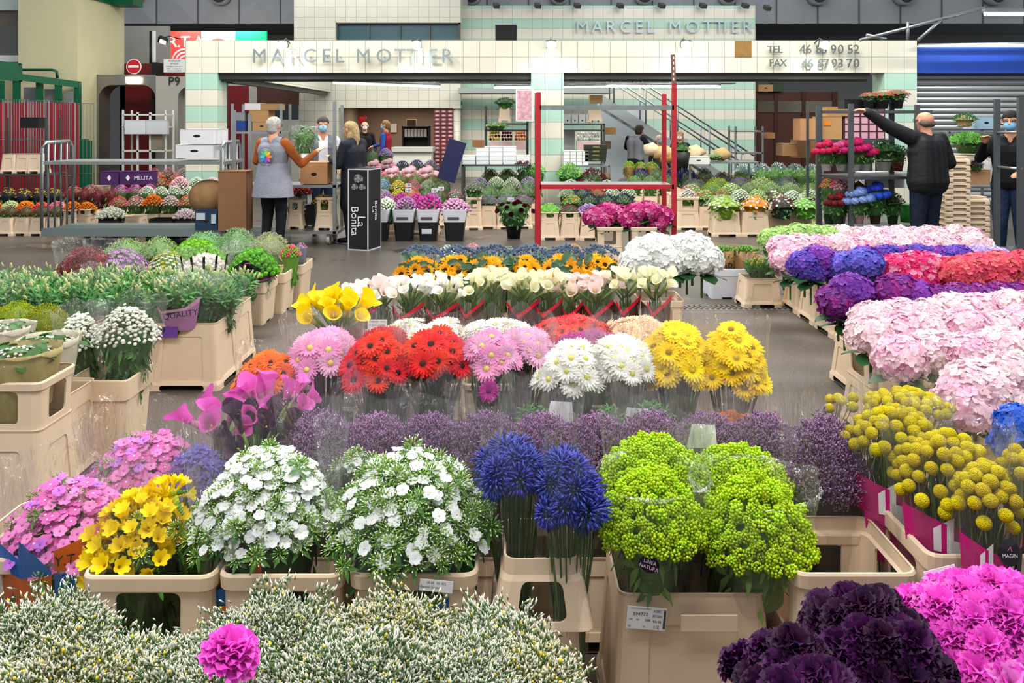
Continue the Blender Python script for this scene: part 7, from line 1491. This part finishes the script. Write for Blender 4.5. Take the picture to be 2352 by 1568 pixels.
    for sx in (-1, 1): m2.sphere(tuple(hv(sx*.032, -.088, .018)), (.013, .009, .008), 8, 5, 0); m2.sphere(tuple(hv(sx*.032, -.096, .018)), (.006, .004, .006), 6, 4, 1)
    ob('eyes', m2.mesh('eyes', [mat('eeeae4', .3), mat('2a1e18', .3)]), t)
    if glasses:
        m2 = MB()
        for sx in (-1, 1):
            pts = [tuple(hv(sx*.034+.026*math.cos(a), -.104, .016+.018*math.sin(a))) for a in np.linspace(0, 2*PI, 13)]; m2.tube(pts, .003, 5); m2.tube([tuple(hv(sx*.06, -.10, .02)), tuple(hv(sx*.092, .0, .016))], .003, 5)
        ob('glasses', m2.mesh('glasses', [BLACK]), t)
    return t, V3, hv
capH = [((0, .025, .035), (0, .0, .045), .092, .084), ((0, .045, -.02), (0, .04, .02), .078, .088)]
short = [((0, .03, .04), (0, -.005, .05), .094, .087), ((0, .05, -.03), (0, .04, .03), .075, .090), ((-.04, -.03, .075), (.04, -.03, .075), .035, .035)]
ring = [((-.06, .03, -.01), (.06, .03, -.01), .036, .036), ((-.05, .06, -.02), (.05, .06, -.02), .042, .042)]
# vest man, back to the camera, arms forward right
t, J, hv = person('grey haired man in grey vest over orange sleeves, seen from behind, holding bouquet', 628, 11.15, PI-.3, 1.74, dict(head=(0, -.02, 1.62), elL=(.27, -.02, 1.16), wrL=(.2, -.28, 1.16), elR=(-.37, -.08, 1.13), wrR=(-.46, -.28, 1.27)),
    {'torso': '8a8c98', 'sleeve': 'a4582a', 'trousers': '1c1d22'}, short, 'b8b4ae', coat=None, stout=1.12, vest=('8d8f9c', .80), glasses=True)
p = MB(); p.lathe([(.0, .0), (.13, 0)], 28, 0); 
hk = [(.0, .0)]
o = ob('vest_emblem', None, t, (0, .172, 1.23), (-PI/2, 0, 0), (1.25, 1.25, 1)); 
for k, cc in enumerate(('5ac8d8', '2a9ad8', '8a5ac8', 'd85ab0', 'f08a3c', 'f8c83c', '9ad84a', '4ac89a')):
    q = MB(); q.petal(2*PI*k/8, .062, .032, .008, 0, 0, 0, 3, 0, .004, .5); ob('petal', q.mesh('petal', [mat(cc, .6)]), o)
q = MB(); q.lathe([(.096, .002), (.1, .002)], 30); ob('ring', q.mesh('ring', [mat('5a5c66', .6)]), o)
for k, ch in enumerate('MARCEL MOTTIER'):
    a = PI*.95-PI*.9*k/13; text(o, ch, .022, (.084*math.cos(a), .084*math.sin(a), .003), '4a4c56', (0, 0, a-PI/2))
vskirt = MB(); vskirt.lathe([(.285, .70), (.262, .85), (.232, .98), (.200, 1.14)], 28, 0, Matrix.Scale(.80, 4, (0, 1, 0))); ob('vest_hem', vskirt.mesh('vest_hem', [mat('8d8f9c', .8, 0, .15, 0, 0, .1, 10, 0, .5, 30)]), t, (0, .01, 0))
BB('wrapped_foliage_bunch', 'film wrapped green foliage bouquet held up by the vest man', ['leafb', 'leafb', 'leaf'], 700, 290, 10.92, 56, 90, .16, part='leaf_sprig', sleeve=2, zb=ZZ(352, 10.92), body='pale', cat='foliage bunch', sc=(.5, 1.0), stop=1.02, tilt=1.3)
person('man in blue face mask, grey vest and white shirt facing the camera', 742, 12.6, .25, 1.74, dict(elR=(-.27, -.05, 1.15), wrR=(-.2, -.25, 1.05), elL=(.28, .0, 1.14), wrL=(.26, -.2, 1.0)), {'torso': 'e2e4ea', 'sleeve': 'c8cdd8', 'trousers': '1f2a44'}, short, '4a4440', True, '8fc4e0', SKIN2, vest=('6c7078', .82, .07), stout=1.15)
person('blonde woman in long black coat leaning in, hair over her shoulders', 812, 11.75, -PI/2-.5, 1.70, dict(head=(0, -.06, 1.60), elR=(-.22, -.10, 1.15), wrR=(-.15, -.28, 1.30), elL=(.24, -.08, 1.12), wrL=(.16, -.26, 1.2)), {'torso': '181b26', 'sleeve': '181b26', 'trousers': '16171c'},
    short+[((0, .07, .0), (0, .10, -.12), .075, .065), ((.05, .05, -.05), (.07, .04, -.17), .05, .04), ((-.05, .05, -.05), (-.07, .04, -.17), .05, .04), ((0, .10, -.1), (.02, .12, -.2), .06, .035)], 'b59a6c', coat=('161a26', .022, [((0, 0, 1.0), (0, .01, .55), .17, .19), ((.07, 0, 1.0), (.09, 0, .55), .13, .14), ((-.07, 0, 1.0), (-.09, 0, .55), .13, .14)]))
person('bald man in black sweater far behind by the counter', 838, 20.5, .2, 1.66, {}, {'torso': '1c1c20', 'sleeve': '1c1c20'}, ring, '8a8078', True, 'e6e8ea')
person('man in red vest with blue sleeves turned left at the counter', 886, 19.8, -PI/2-.2, 1.68, dict(elR=(-.2, -.15, 1.18), wrR=(-.12, -.35, 1.12)), {'torso': '8c2030', 'sleeve': '2c4fa0', 'trousers': '20222a'}, short, '8a6a48', True, '7ab0dc', vest=('8c2030', .9))
person('man in grey vest bent over the packing table behind the rack', 1460, 16.9, PI-.7, 1.66, dict(head=(0, -.16, 1.56), neck=(0, -.08, 1.43), elR=(-.3, -.1, 1.2), wrR=(-.28, -.34, 1.14), elL=(.3, -.1, 1.2), wrL=(.3, -.34, 1.12)), {'torso': '7c7e84', 'sleeve': '1c2224', 'trousers': '1c1c20'}, short, '3a302a', vest=('7e8086', .9))
person('person with blue mask half hidden behind the red rack post', 1514, 17.6, .3, 1.38, {}, {'torso': '4a4c54', 'sleeve': '2a2c34'}, capH, 'c8c0b4', True, '7ab8e0')
person('blonde woman with white mask beyond the tall red post', 1562, 17.8, -.3, 1.46, {}, {'torso': '2a2c34', 'sleeve': '2a2c34'}, short+[((.06, .03, -.05), (.07, .02, -.14), .04, .03), ((-.06, .03, -.05), (-.07, .02, -.14), .04, .03)], 'b8956a', True, 'ece8ea')
# reaching man
person('bald man in black bomber jacket and jeans reaching left to the trolley top', 2128, 9.9, PI+.35, 1.80, dict(head=(-.0, -.03, 1.63), shR=(-.19, 0, 1.43), elR=(.26, .02, 1.12), shL=(.2, -.02, 1.45), elL=(.46, -.10, 1.58), wrL=(.70, -.16, 1.74), wrR=(-.20, -.20, 1.02), hdL=(.80, -.2, 1.77)) | dict(elR=(-.30, .04, 1.16)),
    {'torso': '14161a', 'sleeve': '14161a', 'trousers': '1d2638', 'shoe': '141416'}, ring, '6a5a50', None, skin=mat('c58e70', .5), coat=('14161a', .016, [((-.06, .02, 1.0), (.06, .02, 1.0), .15, .15), ((-.09, .02, .95), (-.085, .02, 1.36), .165, .130), ((.09, .02, .95), (.085, .02, 1.36), .165, .130), ((0, .02, .95), (0, .02, 1.34), .165, .13)]), stout=1.18, glasses=True)
person('dark haired man with glasses and blue mask in black sweater at the right edge', 2322, 9.75, .9-PI/2, 1.80, dict(elR=(-.30, -.06, 1.22), wrR=(-.22, -.26, 1.40), elL=(.26, -.06, 1.12), wrL=(.14, -.30, 1.08)), {'torso': '17181c', 'sleeve': '17181c', 'trousers': '22304a'}, short, '1f1b1a', True, '74b4d8', stout=1.12, glasses=True, skin=SKIN2)
